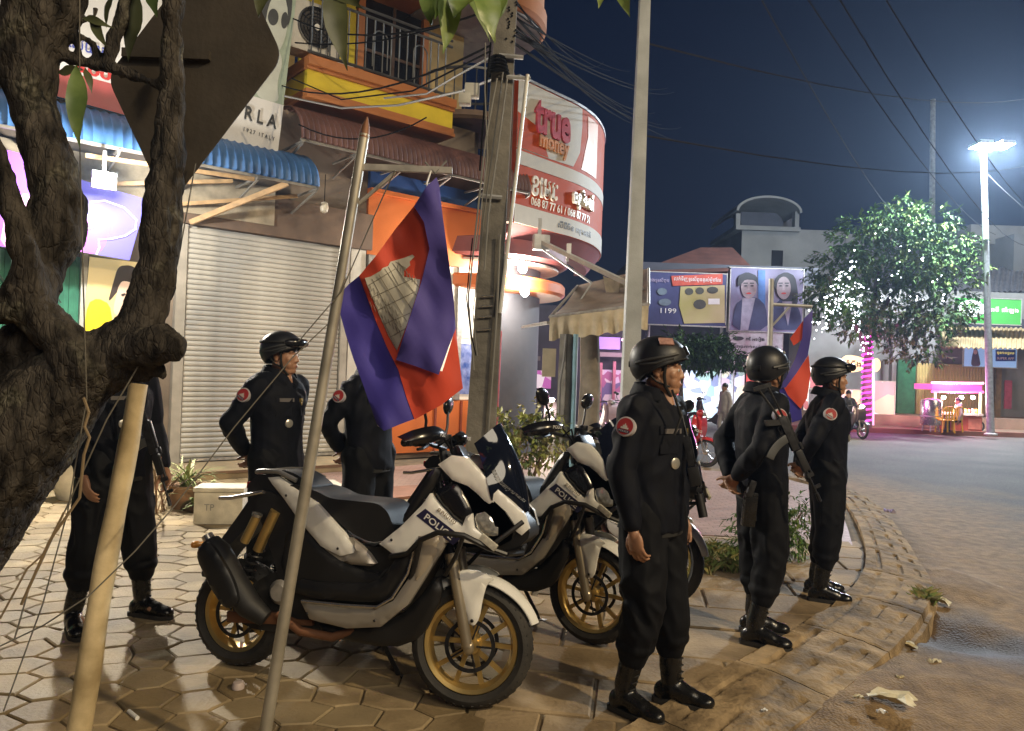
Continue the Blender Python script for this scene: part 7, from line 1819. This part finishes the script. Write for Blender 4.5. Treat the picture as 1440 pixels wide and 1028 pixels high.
def hand(mb, wrist, dirv, palm_n, side, curl=.5, s=1.0):
    """palm plus five separate fingers; dirv: wrist to knuckles, palm_n: out of the palm, side: +1 thumb on +lat"""
    d = Vector(dirv).normalized(); n = Vector(palm_n); n = (n - d * n.dot(d)).normalized(); lat = d.cross(n) * side; w = Vector(wrist)
    rot = Matrix((d, lat, n)).transposed()
    mb.ell(w + d * .045 * s, (.056 * s, .041 * s, .019 * s), rot, 16, 10); mb.cap(w - d * .02, w + d * .02 * s, .025 * s, .024 * s); mb.ell(w + d * .035 * s + lat * .026 * s + n * .006, (.034 * s, .016 * s, .017 * s), rot, 12, 8)
    for i, (o, L, r_) in enumerate(((.030, .078, .0093), (.0105, .086, .0097), (-.0095, .080, .0092), (-.028, .064, .0082))):
        p = w + d * (.084 - .004 * abs(i - 1)) * s + lat * o * s; a = .15 + curl * .35; mb.cap(w + d * .05 * s + lat * o * .8 * s, p, .011 * s, r_ * 1.08 * s, 10)
        for j, f in enumerate((.45, .32, .25)):
            dd = (d * math.cos(a) + n * math.sin(a) + lat * o * 2.2 * (1 - curl * .8)).normalized(); p2 = p + dd * L * f * s; mb.cap(p, p2, r_ * (1 - .08 * j) * s, r_ * (.92 - .08 * j) * s, 10); p = p2; a += curl * .75
    p = w + d * .030 * s + lat * .034 * s; dd = (d * .75 + lat * .55 + n * .35).normalized()
    for j, (L, r_) in enumerate(((.038, .0125), (.032, .0108), (.026, .0095))): p2 = p + dd * L * s; mb.cap(p, p2, r_ * s, r_ * .92 * s, 10); p = p2; dd = (dd + d * .35 + n * .25 * curl - lat * .25).normalized()
def fold_disp(amp, seed, sc=1.0):
    def f(co, no):
        n1 = pnoise(co * np.array([1, 1, .8]), 5 * sc, seed); n0 = pnoise(co, 2.5, seed + 9); q_ = co + .06 * n1[:, None]; q_ = q_ + np.c_[np.zeros(len(co)), np.zeros(len(co)), .55 * co[:, 0] + .5 * co[:, 1]]; n2 = pnoise(q_ * np.array([1.25, 1.25, .85]), 8.5 * sc, seed + 3)
        return co + no * (amp * (.8 * n1 + (.35 + np.clip(n0 * 1.6, 0, 1)) * (1 - 3 * np.abs(n2))))[:, None]
    return f
LEGS = dict(R=((0, -.09, .93), (.015, -.105, .50), (-.03, -.115, .10), -8), L=((0, .09, .93), (.02, .105, .50), (-.03, .115, .10), 10))
ARM_DOWN = dict(R=((-.035, -.245, 1.13), (.03, -.24, .885)), L=((-.035, .245, 1.13), (.03, .24, .885)))
ARM_BACK = dict(R=((-.13, -.275, 1.15), (-.185, -.09, .97)), L=((-.13, .275, 1.15), (-.175, .05, .95)))
def person(label, loc, heading, arms, legs=LEGS, head_yaw=0, head_pitch=0, vox=.006, top=UNIFORM, bottom=TROUSER, boots=True, helmet=None, group=None, height=1.70, torso_lean=0.0, sit=0.0, officer=True, patch=('R',), seed=1, hand_dirs=None, curl=.5, hair=True, skin=SKIN, slim=1.0, badges=True, cat='person', turn=0.0, lace=True):
    t = thing('person', label, cat, loc, R(heading), group)
    S = height / 1.70; t.scale = (S, S, S)
    off = Vector((0, 0, -sit)); tilt = Matrix.Rotation(torso_lean, 3, 'Y') @ Matrix.Rotation(R(turn), 3, 'Z'); piv = Vector((0, 0, .95)) + off
    U = lambda p: piv + tilt @ (Vector(p) + off - piv)              # upper-body points follow the lean
    sh = {'R': U((0, -.172, 1.385)), 'L': U((0, .172, 1.385))}
    el = {k: U(arms[k][0]) for k in 'RL'}; wr = {k: U(arms[k][1]) for k in 'RL'}
    Mh = Matrix.Translation(U((.018, 0, 1.575))) @ (tilt @ Matrix.Rotation(R(head_yaw), 3, 'Z') @ Matrix.Rotation(-torso_lean * .7 + R(head_pitch), 3, 'Y')).to_4x4()
    # --- body: one continuous skin
    b = MB(); head_parts(b, Mh); b.cap(U((-.012, 0, 1.40)), Mh @ Vector((-.012, 0, -.06)), .058, .052, 14)
    b.cap(U((.030, 0, 1.475)), U((.070, 0, 1.405)), .046, .030, 12); b.cap(U((0, 0, 1.0)), U((0, 0, 1.36)), .09, .10, 12); b.cap(U((0, -.12, 1.38)), U((0, .12, 1.38)), .05, .05, 10)
    for k in 'RL':
        sgn_ = -1 if k == 'R' else 1
        b.cap(sh[k], el[k], .042, .036); b.cap(el[k], wr[k], .035, .026)
        d_ = (hand_dirs or {}).get(k) or ((wr[k] - el[k]).normalized(), Vector((.15, -sgn_, 0)))
        hand(b, wr[k] + Vector(d_[0]).normalized() * .025, d_[0], d_[1], sgn_, curl)
        h, kn, an, _ = legs[k]
        b.cap(Vector(h), Vector(kn), .06, .045); b.cap(Vector(kn), Vector(an), .045, .035); b.cap(Vector(an), Vector(an) + Vector((.08, 0, -.04)), .03, .025)
    b.cap(Vector((0, -.05, .95)) + off, Vector((0, .05, .95)) + off, .08, .08)
    remeshed(b, 'body', skin, vox, 3, t)
    hd = thing_part = None
    # --- eyes, brows, lips
    for s_ in (-1, 1):
        eo = MB().ell(Mh @ Vector((.0795, s_ * .031, -.0035)), (.0115, .0125, .0085), Mh.to_3x3(), 12, 8).build('eye', EYEW, t)
        MB().ell(Mh @ Vector((.0875, s_ * .031, -.003)), (.0045, .0058, .0062), Mh.to_3x3(), 10, 8).build('iris', IRIS, eo)
        MB().tube([Mh @ Vector((.0895, s_ * .014, .020)), Mh @ Vector((.0915, s_ * .030, .026)), Mh @ Vector((.078, s_ * .050, .022))], [.003, .0036, .002], 6).build('eyebrow', HAIR, t)
    MB().tube([Mh @ Vector((.084, -.022, -.067)), Mh @ Vector((.0945, -.010, -.066)), Mh @ Vector((.0970, 0, -.0665)), Mh @ Vector((.0945, .010, -.066)), Mh @ Vector((.084, .022, -.067))], [.002, .0055, .006, .0055, .002], 8).build('lips', LIP, t)
    if hair:
        hb_ = MB(); vs = []; fs = []
        for i in range(25):
            a = 2 * math.pi * i / 24; fr = math.cos(a); low = -.055 if fr < -.2 else (.02 if fr > .45 else -.02)
            for j in range(8):
                th = j / 7; z_ = .145 * (1 - th) + low * th; zz = min(.98, max(-.98, (z_ - .045) / .1005)); rr = math.sqrt(1 - zz * zz); vs.append(Mh @ Vector((-.012 + .103 * rr * math.cos(a), .0815 * rr * math.sin(a), z_)))
        for i in range(24):
            for j in range(7): a = i * 8 + j; fs.append((a, a + 1, a + 9, a + 8))
        hb_.add(vs, fs); hb_.build('hair', HAIR, t, sharp=80)
    # --- shirt
    c = MB(); w = slim
    hem = .84 if sit == 0 else .90
    rows = [((hem), .140, .190), (.93, .140, .188), (1.03, .134, .180), (1.14, .140, .186), (1.25, .150, .200), (1.33, .142, .204), (1.395, .112, .178), (1.435, .080, .116), (1.475, .060, .070)]
    base = len(c.v); c.loft([((-.004 if z_ > 1.1 else 0, 0, z_), rx * w, ry * w) for z_, rx, ry in rows])
    c.v = [tuple(U(v)) for v in c.v]
    for k in 'RL':
        sg = -1 if k == 'R' else 1
        c.cap(U((-.005, sg * .05, 1.435)), sh[k], .045, .072); c.cap(sh[k], sh[k].lerp(el[k], .5), .076, .070, 14); c.cap(sh[k].lerp(el[k], .5), el[k], .069, .063, 14); c.cap(el[k], el[k].lerp(wr[k], .55), .063, .058, 14); c.cap(el[k].lerp(wr[k], .55), wr[k] - (wr[k] - el[k]).normalized() * .01, .056, .044, 14)
    remeshed(c, 'shirt', top, .0095 if vox < .007 else .014, 3, t, fold_disp(.0125 if officer else .006, seed))
    # collar
    cl_ = MB(); vs = []; fs = []
    for i in range(21):
        a = R(48) + (2 * math.pi - R(96)) * i / 20
        for (rr, z_) in ((.066, 1.455), (.074, 1.50), (.090, 1.497), (.112, 1.445)): vs.append(U((-.008 + rr * math.cos(a) * 1.05, rr * math.sin(a), z_ - .018 * math.cos(a))))
    for i in range(20):
        for j in range(3): a = i * 4 + j; fs.append((a, a + 1, a + 5, a + 4))
    k_ = len(vs); vs += [v * 1.0 + Vector((0, 0, -.004)) for v in vs]; fs += [tuple(q_ + k_ for q_ in f[::-1]) for f in fs]
    cl_.add(vs, fs).build('collar', top, t, sharp=50)
    # --- trousers
    p = MB(); p.loft([((0, 0, z_ - sit), rx, ry) for z_, rx, ry in ((.80, .10, .15), (.86, .122, .168), (.93, .122, .166), (1.0, .115, .158))])
    for k in 'RL':
        h, kn, an, _ = [Vector(v) if not isinstance(v, (int, float)) else v for v in legs[k]]; sg = -1 if k == 'R' else 1
        cuff = an.lerp(kn, .43 if boots else .05)
        g_ = 1.16 if officer else 1.0; p.cap(h, h.lerp(kn, .5), .098 * g_, .092 * g_, 16); p.cap(h.lerp(kn, .5), kn, .091 * g_, .080 * g_, 16); p.cap(kn, kn.lerp(cuff, .5), .080 * g_, .079 * g_, 16); p.cap(kn.lerp(cuff, .5), cuff, .079 * g_, .066 if boots else .068, 16)
        if boots: p.ell(cuff + (kn - cuff) * .20, (.090, .086, .055), None, 16, 10)
        if officer: 
            m_ = h.lerp(kn, .68); p.box(m_ + Vector((.0, sg * .074, 0)), (.12, .035, .17)); p.ell(kn + Vector((.035, 0, 0)), (.05, .06, .08))
    remeshed(p, 'trousers', bottom, .0095 if vox < .007 else .014, 3, t, fold_disp(.013, seed + 5))
    if officer:
        for s_ in (-1, 1):
            Mp = M4(U((.142 - .030, s_ * .085, 1.255)), tilt @ Vector((-.45 * s_, 1, 0)), tilt @ Vector((-.08, 0, 1)))
            MB().box((0, 0, .004), (.105, .115, .012)).build('chest_pocket', top, t, bevel=.005).matrix_basis = Mp
            MB().box((0, .048, .012), (.110, .038, .008)).build('pocket_flap', top, t, bevel=.004).matrix_basis = Mp
        MB().tube([U((.135 - .0035 * abs(i - 4), .004, 1.40 - i * .062)) for i in range(9)], .006, 6).build('placket', top, t)
        vs = []; bt = MB(); bt.lathe([(1.0, -.024), (1.03, -.02), (1.03, .02), (1.0, .024)], 32, Matrix.Translation((0, 0, .845)) @ Matrix.Diagonal((.131, .178, 1, 1)), close=True); bt.build('belt', STRAP, t)
    # --- boots / shoes
    for k in 'RL':
        h, kn, an, yaw = legs[k]; an = Vector(an); kn = Vector(kn); rt = Matrix.Rotation(R(yaw), 3, 'Z'); fl = an.z - .10
        bt = MB(); P_ = lambda x, y, z_: Vector((an.x, an.y, fl)) + rt @ Vector((x, y, z_))
        if boots: bt.cap(an.lerp(kn, .52), P_(-.005, 0, .12), .056, .050, 16)
        bt.cap(P_(-.035, 0, .058), P_(.02, 0, .075), .043, .048, 16); bt.cap(P_(.0, 0, .080), P_(.10, 0, .050), .048, .042, 16); bt.cap(P_(.06, .002, .046), P_(.155, .004, .040), .044, .037, 16); bt.ell(P_(.15, .003, .038), (.056, .046, .036), rt, 16, 10); bt.ell(P_(-.04, 0, .05), (.048, .041, .05), rt, 16, 10)
        bo = remeshed(bt, 'boot' if boots else 'shoe', BOOTM, .008 if vox < .007 else .012, 2, t, (lambda co, no: co + no * (.0035 * pnoise(co, 22, 2))[:, None]) if boots else None)
        for v in bo.data.vertices: v.co.z = max(v.co.z, fl + .012)
        sp_ = [P_(x, y, 0) for x, y in smooth_poly([(-.09, -.03), (-.085, .03), (-.02, .036), (.06, .046), (.14, .048), (.205, .02), (.21, -.012), (.15, -.044), (.05, -.04), (-.02, -.036)], 1)]
        MB().prism([(v.x, v.y) for v in sp_], fl + .0005, fl + .024).build('sole', RUBBER, bo, bevel=.003)
        if boots and lace:
            lm = MB()
            s0_, s1_ = P_(-.005, 0, .12), an.lerp(kn, .46)
            for i in range(6):
                q0 = P_(.082 - i * .022, 0, .088 + i * .008) if i < 2 else s0_.lerp(s1_, (i - 2) / 4 * .8) + rt @ Vector((.050, 0, 0))
                a_ = q0 - rt @ Vector((.004, .022, 0)); b_ = q0 + rt @ Vector((-.004, .022, 0)); lm.tube([a_, (a_ + b_) / 2 + rt @ Vector((.014, 0, .008)), b_], .0035, 5)
            lm.build('laces', STRAP, bo)
    # --- insignia
    if officer:
        for k in patch:
            sg = -1 if k == 'R' else 1; c0 = sh[k].lerp(el[k], .34); ax = (el[k] - sh[k]).normalized(); n_ = Vector((.12, sg, .1)); n_ = (n_ - ax * n_.dot(ax)).normalized(); up = -ax; xx = up.cross(n_)
            M = M4(c0 + n_ * .079, xx, up); rad = .044
            pm = MB(); nr = 22
            pa = MB().lathe([(rad, -.02), (rad, .0035), (rad - .006, .006), (0.001, .007)], 28, M).build('shoulder_patch', mk('patch_white', (.42, .40, .42), .7, var=.1), t)
            MB().lathe([(rad * .84, .004), (rad * .84, .0078), (.001, .0082)], 28, M).build('patch_field', mk('patch_red', (.34, .025, .03), .7, var=.15), pa)
            MB().prism([(-.018, -.012), (.018, -.012), (.018, -.004), (.010, -.004), (.010, .004), (.004, .004), (0, .014), (-.004, .004), (-.010, .004), (-.010, -.004), (-.018, -.004)], .008, .0095, M).build('patch_temple', mk('patch_grey', (.5, .47, .45), .7), pa)
            MB().prism([(-.026, -.028), (.026, -.028), (.028, -.016), (-.028, -.016)], .008, .0095, M).build('patch_band', NAVY, pa)
            text('patch_lettering', 'POLICE', MATS['patch_white'], pa, M @ Matrix.Translation((0, -.022, .0098)), .046, .008, .001, .005)
        if badges:
            fy = lambda y: .142 - .6 * y * y * 4
            def chest(y, z_, n): 
                return M4(U((fy(y), y, z_)), tilt @ Vector((-.35 * (1 if y > 0 else -1), 1, 0)), tilt @ Vector((0, 0, 1)))
            M = chest(-.075, 1.30, 0); MB().box((0, 0, 0), (.10, .022, .008)).build('name_tape', mk('tape_grey', (.12, .11, .11), .7), t).matrix_basis = M
            M = chest(.05, 1.29, 0); MB().prism([(-.016, .02), (.016, .02), (.018, 0), (0, -.026), (-.018, 0)], -.004, .006).build('gold_badge', mk('badge_gold', (.5, .36, .08), .35, metal=.7), t).matrix_basis = M
            M = chest(-.055, 1.155, 0); MB().lathe([(.026, -.004), (.026, .004), (.018, .008), (.001, .008)], 22).build('medallion', CLIPM, t).matrix_basis = M
    # --- helmet
    if helmet is not None:
        vs = []; fs = []; N, J = 48, 14
        def hrim(a):
            f = math.cos(a); s2 = abs(math.sin(a))
            if f > 0: return .052 - .050 * (1 - f) ** 1.4
            return .002 - .055 * min(1, -f * 1.3)
        def hp(a, z_, g=1.0):
            zz = min(.999, max(-.999, (z_ - .035) / .122)); rr = math.sqrt(1 - abs(zz) ** 2.3); bump_ = .006 * max(0, abs(math.sin(a)) ** 3) * max(0, 1 - abs(z_ - .02) / .05)
            return Vector((-.010 + (.134 * g + bump_ * 0) * rr * math.cos(a), (.117 * g + bump_) * rr * math.sin(a), z_))
        for i in range(N):
            a = 2 * math.pi * i / N; lo_ = hrim(a)
            for j in range(J): t_ = (j / (J - 1)); z_ = .1565 - (.1565 - lo_) * (1 - math.cos(t_ * math.pi / 2)) ** .9; vs.append(Mh @ hp(a, z_))
        for i in range(N):
            for j in range(J - 1): a = i * J + j; b_ = ((i + 1) % N) * J + j; fs.append((a, b_, b_ + 1, a + 1))
        fs.append(tuple(i * J for i in range(N)))
        nn = len(vs); cen = Mh @ Vector((-.01, 0, .03)); vs += [cen + (v - cen) * .93 for v in vs]; fs += [tuple(q_ + nn for q_ in f[::-1]) for f in fs]
        for i in range(N): a = i * J + J - 1; b_ = ((i + 1) % N) * J + J - 1; fs.append((a, b_, b_ + nn, a + nn))
        ho = MB().add(vs, fs).build('helmet', HELM, t, sharp=60)
        MB().tube([Mh @ hp(2 * math.pi * i / 48, hrim(2 * math.pi * i / 48) + .001, 1.0) for i in range(48)], .0042, 6, close=True).build('helmet_rim', STRAP, ho)
        for s_ in (-1, 1):
            rl = MB()
            ps = [Mh @ (hp(s_ * a, .062 - .030 * (a - 1.0) + .004, 1.0) + Vector((0, s_ * .004, 0))) for a in np.linspace(.75, 2.35, 9)]
            rl.tube(ps, .0075, 6); rl.tube([ps[1] + (Mh.to_3x3() @ Vector((0, 0, -.016))), ps[4] + (Mh.to_3x3() @ Vector((0, s_ * .002, -.022))), ps[7] + (Mh.to_3x3() @ Vector((0, 0, -.012)))], .006, 6)
            rl.build('side_rail', mk('rail_grey', (.04, .042, .045), .5), ho)
            MB().tube([Mh @ Vector((.030, s_ * .090, .02)), Mh @ Vector((.026, s_ * .079, -.03)), Mh @ Vector((.032, s_ * .070, -.075)), Mh @ Vector((.052, s_ * .038, -.118)), Mh @ Vector((.060, 0, -.126))], .0075, 6).tube([Mh @ Vector((-.055, s_ * .082, -.01)), Mh @ Vector((-.01, s_ * .078, -.055)), Mh @ Vector((.05, s_ * .058, -.078))], .005, 6).build('chin_strap', STRAP, ho)
            MB().ell(Mh @ (hp(s_ * 1.55, .05) + Vector((0, s_ * .004, 0))), (.008, .004, .008), Mh.to_3x3(), 10, 6).build('helmet_bolt', GUNM, ho)
        MB().box(Mh @ Vector((.112, 0, .088)), (.024, .05, .045), (Mh.to_3x3() @ Matrix.Rotation(R(-28), 3, 'Y'))).build('helmet_shroud', BLACK, ho, bevel=.006)
        MB().box(Mh @ Vector((-.135, 0, .02)), (.02, .06, .03), Mh.to_3x3()).build('fit_dial', BLACK, ho, bevel=.008)
        if 'patch' in helmet:
            n_ = Vector((.25, -.62, .74)).normalized(); c0 = hp(-1.15, .125) 
            M = Mh @ M4(c0 + n_ * .002, Vector((.9, .35, 0)), n_.cross(Vector((.9, .35, 0))))
            MB().box((0, 0, 0), (.066, .044, .007)).build('helmet_patch', mk('patch_faded', (.36, .20, .17), .8, var=.25, scale=60), ho).matrix_basis = M
        if 'tape' in helmet:
            c0 = hp(-.95, .118); n_ = Vector((.4, -.6, .6)).normalized(); M = Mh @ M4(c0 + n_ * .002, Vector((.8, .5, 0)), n_.cross(Vector((.8, .5, 0))))
            MB().box((0, 0, 0), (.045, .014, .007)).build('helmet_patch', mk('tape_pale', (.6, .6, .58), .6), ho).matrix_basis = M
        if 'goggles' in helmet:
            gg = MB(); pts = [Mh @ (hp(a, .082, 1.0) * 1.0 + Vector((.016 * math.cos(a), .008 * math.sin(a), 0))) for a in np.linspace(-1.05, 1.05, 13)]
            gg.tube(pts, [.016, .024, .027, .029, .029, .027, .024, .027, .029, .029, .027, .024, .016], 10); go = gg.build('goggles', GLOSSBLACK, ho)
            MB().tube([Mh @ hp(a, .082, 1.03) for a in np.linspace(1.05, 5.23, 24)], .009, 6).build('goggle_strap', STRAP, go)
    return t
def rifle(label, muzzle, butt, mag_dir, parent_side=None, mag=True, short=False, name='rifle'):
    mz, bt = Vector(muzzle), Vector(butt); x = (mz - bt); L = x.length; x.normalize(); zd = -Vector(mag_dir); zd = (zd - x * zd.dot(x)).normalized(); y = zd.cross(x)
    t = thing(name, label, 'rifle'); t.matrix_world = Matrix(((x.x, y.x, zd.x, bt.x), (x.y, y.y, zd.y, bt.y), (x.z, y.z, zd.z, bt.z), (0, 0, 0, 1)))
    s = L / .86
    V = lambda a, b, c: Vector((a * s, b * s, c * s))
    def B(name, c, d, m=GUNM, rot=None, bev=.003): return MB().box(V(*c), V(*d), rot).build(name, m, t, bevel=bev)
    B('receiver', (.36, 0, 0), (.24, .034, .05)); B('dust_cover', (.35, 0, .032), (.20, .028, .018), GUNM, None, .006)
    MB().tube([V(.50, 0, .008), V(.84, 0, .008)], .0085 * s, 10).build('barrel', GUNM, t)
    MB().tube([V(.50, 0, .032), V(.66, 0, .032)], .009 * s, 10).build('gas_tube', GUNM, t)
    if short: MB().tube([V(.70, 0, .008), V(.88, 0, .008)], .036 * s, 14).build('suppressor', BLACK, t); B('rail_light', (.58, .04, .02), (.10, .04, .04), BLACK, None, .006)
    B('handguard', (.56, 0, .008), (.15, .075 if short else .042, .09 if short else .046), BLACK, None, .008)
    MB().tube([V(.80, 0, .008), V(.86, 0, .008)], .013 * s, 10).build('muzzle_brake', GUNM, t)
    MB().box(V(.76, 0, .03), V(.022, .012, .05)).build('front_sight', GUNM, t); MB().box(V(.67, 0, .02), V(.03, .02, .045)).build('gas_block', GUNM, t)
    B('rear_sight', (.47, 0, .045), (.05, .018, .016))
    MB().prism([(V(.25, 0, 0).x, -.02 * s), (V(.29, 0, 0).x, -.02 * s), (V(.255, 0, 0).x, -.115 * s), (V(.215, 0, 0).x, -.11 * s)], -.015 * s, .015 * s, Matrix(((1, 0, 0, 0), (0, 0, 1, 0), (0, 1, 0, 0), (0, 0, 0, 1)))).build('pistol_grip', BLACK, t, bevel=.004)
    MB().tube([V(.29, 0, -.02), V(.30, 0, -.05), V(.34, 0, -.05), V(.35, 0, -.02)], .004 * s, 6).build('trigger_guard', GUNM, t)
    if mag:
        m = MB(); pts = []
        for i in range(9): a = i / 8 * .75; pts.append(V(.385 + .20 * (1 - math.cos(a)) * 1.3, 0, -.02 - .20 * math.sin(a) * 1.25))
        vs = []; fs = []
        for i, p_ in enumerate(pts):
            d = (pts[min(i + 1, 8)] - pts[max(i - 1, 0)]).normalized(); n_ = Vector((-d.z, 0, d.x)); 
            for a, b_ in ((-.028, -.013), (.028, -.013), (.028, .013), (-.028, .013)): vs.append(p_ + n_ * a * s + Vector((0, b_ * s, 0)))
        for i in range(8):
            for j in range(4): fs.append((i * 4 + j, i * 4 + (j + 1) % 4, i * 4 + 4 + (j + 1) % 4, i * 4 + 4 + j))
        fs += [(3, 2, 1, 0), (32, 33, 34, 35)]
        m.add(vs, fs).build('magazine', MAGM, t, bevel=.003)
    sk = MB(); sk.tube([V(.24, 0, .015), V(.02, 0, .005)], .009 * s, 8).tube([V(.24, 0, -.012), V(.02, 0, -.06)], .008 * s, 8).bar(V(.015, 0, .03), V(.0, 0, -.09), .028 * s, .02 * s, 0, (0, 1, 0)); sk.build('stock', GUNM, t)
    return t
GO = 'police officers in black uniforms'
# nearest officer
person('nearest helmeted police officer, right arm hanging, standing before the motorcycle wheels', (.665, 3.50, 0), -38, ARM_DOWN, head_yaw=22, vox=.0048, helmet=('patch',), group=GO, height=1.68, seed=3, curl=.75, legs=dict(R=((0, -.09, .93), (.03, -.10, .50), (-.05, -.105, .10), -6), L=((0, .09, .93), (.05, .10, .50), (.06, .14, .10), 12)))
rifle('short black rifle hanging muzzle down in front of the nearest officer', at(987, 724, 3.36), at(955, 572, 3.44), (-.8, .2, -.1), mag=False, short=True)
tag(MB().tube([at(945, 548, 3.32), at(958, 585, 3.30), at(948, 612, 3.30)], .006, 6).build('rifle_sling', STRAP), 'thin dark sling on the nearest officer\'s chest', 'sling')
# second officer, seen from behind right, head turned away
o2 = person('second helmeted police officer with head turned away and rifle slung across his back', (1.50, 4.52, 0), 6, ARM_BACK, head_yaw=38, vox=.0065, helmet=('tape',), group=GO, height=1.70, seed=9, legs=dict(R=((0, -.09, .93), (.03, -.10, .50), (-.06, -.12, .10), -38), L=((0, .09, .93), (.03, .10, .50), (.03, .10, .10), -25)))
rifle('black rifle with curved grey magazine slung across the second officer', at(1152, 706, 4.20), at(1077, 540, 4.20), (-.9, -.1, -.35))
hs_ = thing('holster', 'black thigh holster strapped to the second officer\'s right leg', 'holster', at(1054, 716, 4.38))
MB().box((0, 0, 0), (.075, .05, .20), Matrix.Rotation(.08, 3, 'Y')).build('pouch', BOOTM, hs_, bevel=.015)
MB().box((.0, -.01, .12), (.04, .04, .10), Matrix.Rotation(.3, 3, 'Y')).build('pistol_butt', GUNM, hs_, bevel=.012)
MB().box((.06, .0, .06), (.14, .012, .03)).box((.06, 0, -.05), (.15, .012, .03)).build('thigh_strap', STRAP, hs_)
MB().ell((.07, -.012, .06), (.012, .006, .012), None, 10, 6).ell((.06, -.012, -.05), (.012, .006, .012), None, 10, 6).build('buckle', STEEL, hs_)
# third officer
person('third helmeted police officer with goggles on helmet facing right, farthest in line', (2.26, 5.42, 0), -14, ARM_BACK, head_yaw=8, vox=.0055, helmet=('goggles',), group=GO, height=1.68, seed=15)
# officer before the shutter
person('police officer with goggles and hands behind his back before the roller shutter', (-1.47, 4.82, 0), -24, ARM_BACK, head_yaw=16, vox=.0055, helmet=('goggles',), group=GO, height=1.70, seed=21)
# officer behind the flag, officer behind the tree
person('police officer whose head and chest are hidden behind the hanging flag', (-.95, 5.15, 0), -30, ARM_BACK, head_yaw=5, vox=.0075, helmet=(), group=GO, height=1.70, seed=27)
person('police officer standing behind the gnarled tree and the wooden stake', (-2.26, 4.38, 0), -28, dict(R=((-.04, -.25, 1.13), (.08, -.25, .90)), L=((-.03, .25, 1.12), (.12, .22, .90))), head_yaw=10, vox=.0065, helmet=('goggles',), group=GO, height=1.70, seed=33, legs=dict(R=((0, -.09, .93), (.0, -.14, .50), (-.04, -.19, .10), -25), L=((0, .09, .93), (.03, .14, .50), (.04, .18, .10), 15)))
rifle('rifle with curved magazine hanging muzzle down at the officer behind the tree', at(238, 712, 4.10), at(190, 545, 4.12), (-.9, 0, -.3))
# ---- people across the street
KHAKI = mk('khaki_shirt', (.16, .13, .07), .8, var=.2); PALEC = mk('pale_shirt', (.5, .46, .42), .8, var=.1); DENIM = mk('dull_trousers', (.16, .15, .14), .8, var=.2); DARKC = mk('dark_clothes', (.02, .02, .025), .8)
SEAT = dict(R=((0, -.09, .62), (.38, -.15, .60), (.34, -.15, .22), 0), L=((0, .09, .62), (.38, .15, .60), (.34, .15, .22), 0))
ARMS_BAR = dict(R=((.13, -.26, 1.16), (.36, -.27, 1.02)), L=((.13, .26, 1.16), (.36, .27, 1.02)))
gr = gnd(990, 657, ROADZ); hh = R(-38)
person('rider in khaki shirt with bowed head sitting on the red scooter', (gr.x - .45 - .30 * math.cos(hh), gr.y + .35 - .30 * math.sin(hh), ROADZ + .13), -38, ARMS_BAR, legs=SEAT, sit=.30, torso_lean=.12, vox=.010, top=KHAKI, bottom=KHAKI, boots=False, officer=False, head_pitch=22, height=1.62, seed=41)
WALK = dict(R=((0, -.09, .93), (.10, -.09, .50), (.05, -.09, .11), 0), L=((0, .09, .93), (.02, .09, .50), (-.14, .09, .14), 0))
gr = at(1018, 610, 21.0)
person('woman in pale top with long dark hair walking past the bright shop', (gr.x, 21.0, ROADZ), 200, ARM_DOWN, legs=WALK, vox=.010, top=PALEC, bottom=PALEC, boots=False, officer=False, height=1.55, seed=43)
gr = at(1352, 600, 26.0)
person('seated customer in pale shirt at the pink lit food cart', (gr.x, 26.2, 0.0), 160, ARM_DOWN, legs=dict(R=((0, -.09, .48), (.36, -.12, .46), (.34, -.12, .10), 0), L=((0, .09, .48), (.36, .12, .46), (.34, .12, .10), 0)), sit=.45, vox=.012, top=PALEC, bottom=DARKC, boots=False, officer=False, height=1.6, seed=45)
gr = at(1429, 590, 31.5)
person('dark clad figure standing in the bright doorway at far right', (gr.x, 31.5, gr.z), 250, ARM_DOWN, vox=.012, top=DARKC, bottom=DARKC, boots=False, officer=False, height=1.45, seed=47)
gr = at(1194, 600, 23.8)
person('dim rider on the scooter with the blazing headlight', (gr.x, 24.0, ROADZ + .13), -80, ARMS_BAR, legs=SEAT, sit=.30, torso_lean=.1, vox=.012, top=DARKC, bottom=DARKC, boots=False, officer=False, height=1.6, seed=49)

# ================================================================ thin air volume round the whole scene, added to give the lamps a glow
hz = MB().span((-90, -40, -1.6), (130, 175, 20)).build('glow_haze', mk('glow_haze_shell', (1, 1, 1), var=0))
hz['kind'] = 'stuff'
hm = MATS['glow_haze_shell']; hn = hm.node_tree.nodes; hl = hm.node_tree.links
hn.remove(hn['Principled BSDF'])
pv = hn.new('ShaderNodeVolumePrincipled'); pv.inputs['Color'].default_value = (0.55, 0.72, 1, 1); pv.inputs['Density'].default_value = 0.0010
pv.inputs['Anisotropy'].default_value = 0.6
hl.new(pv.outputs[0], hn['Material Output'].inputs['Volume'])
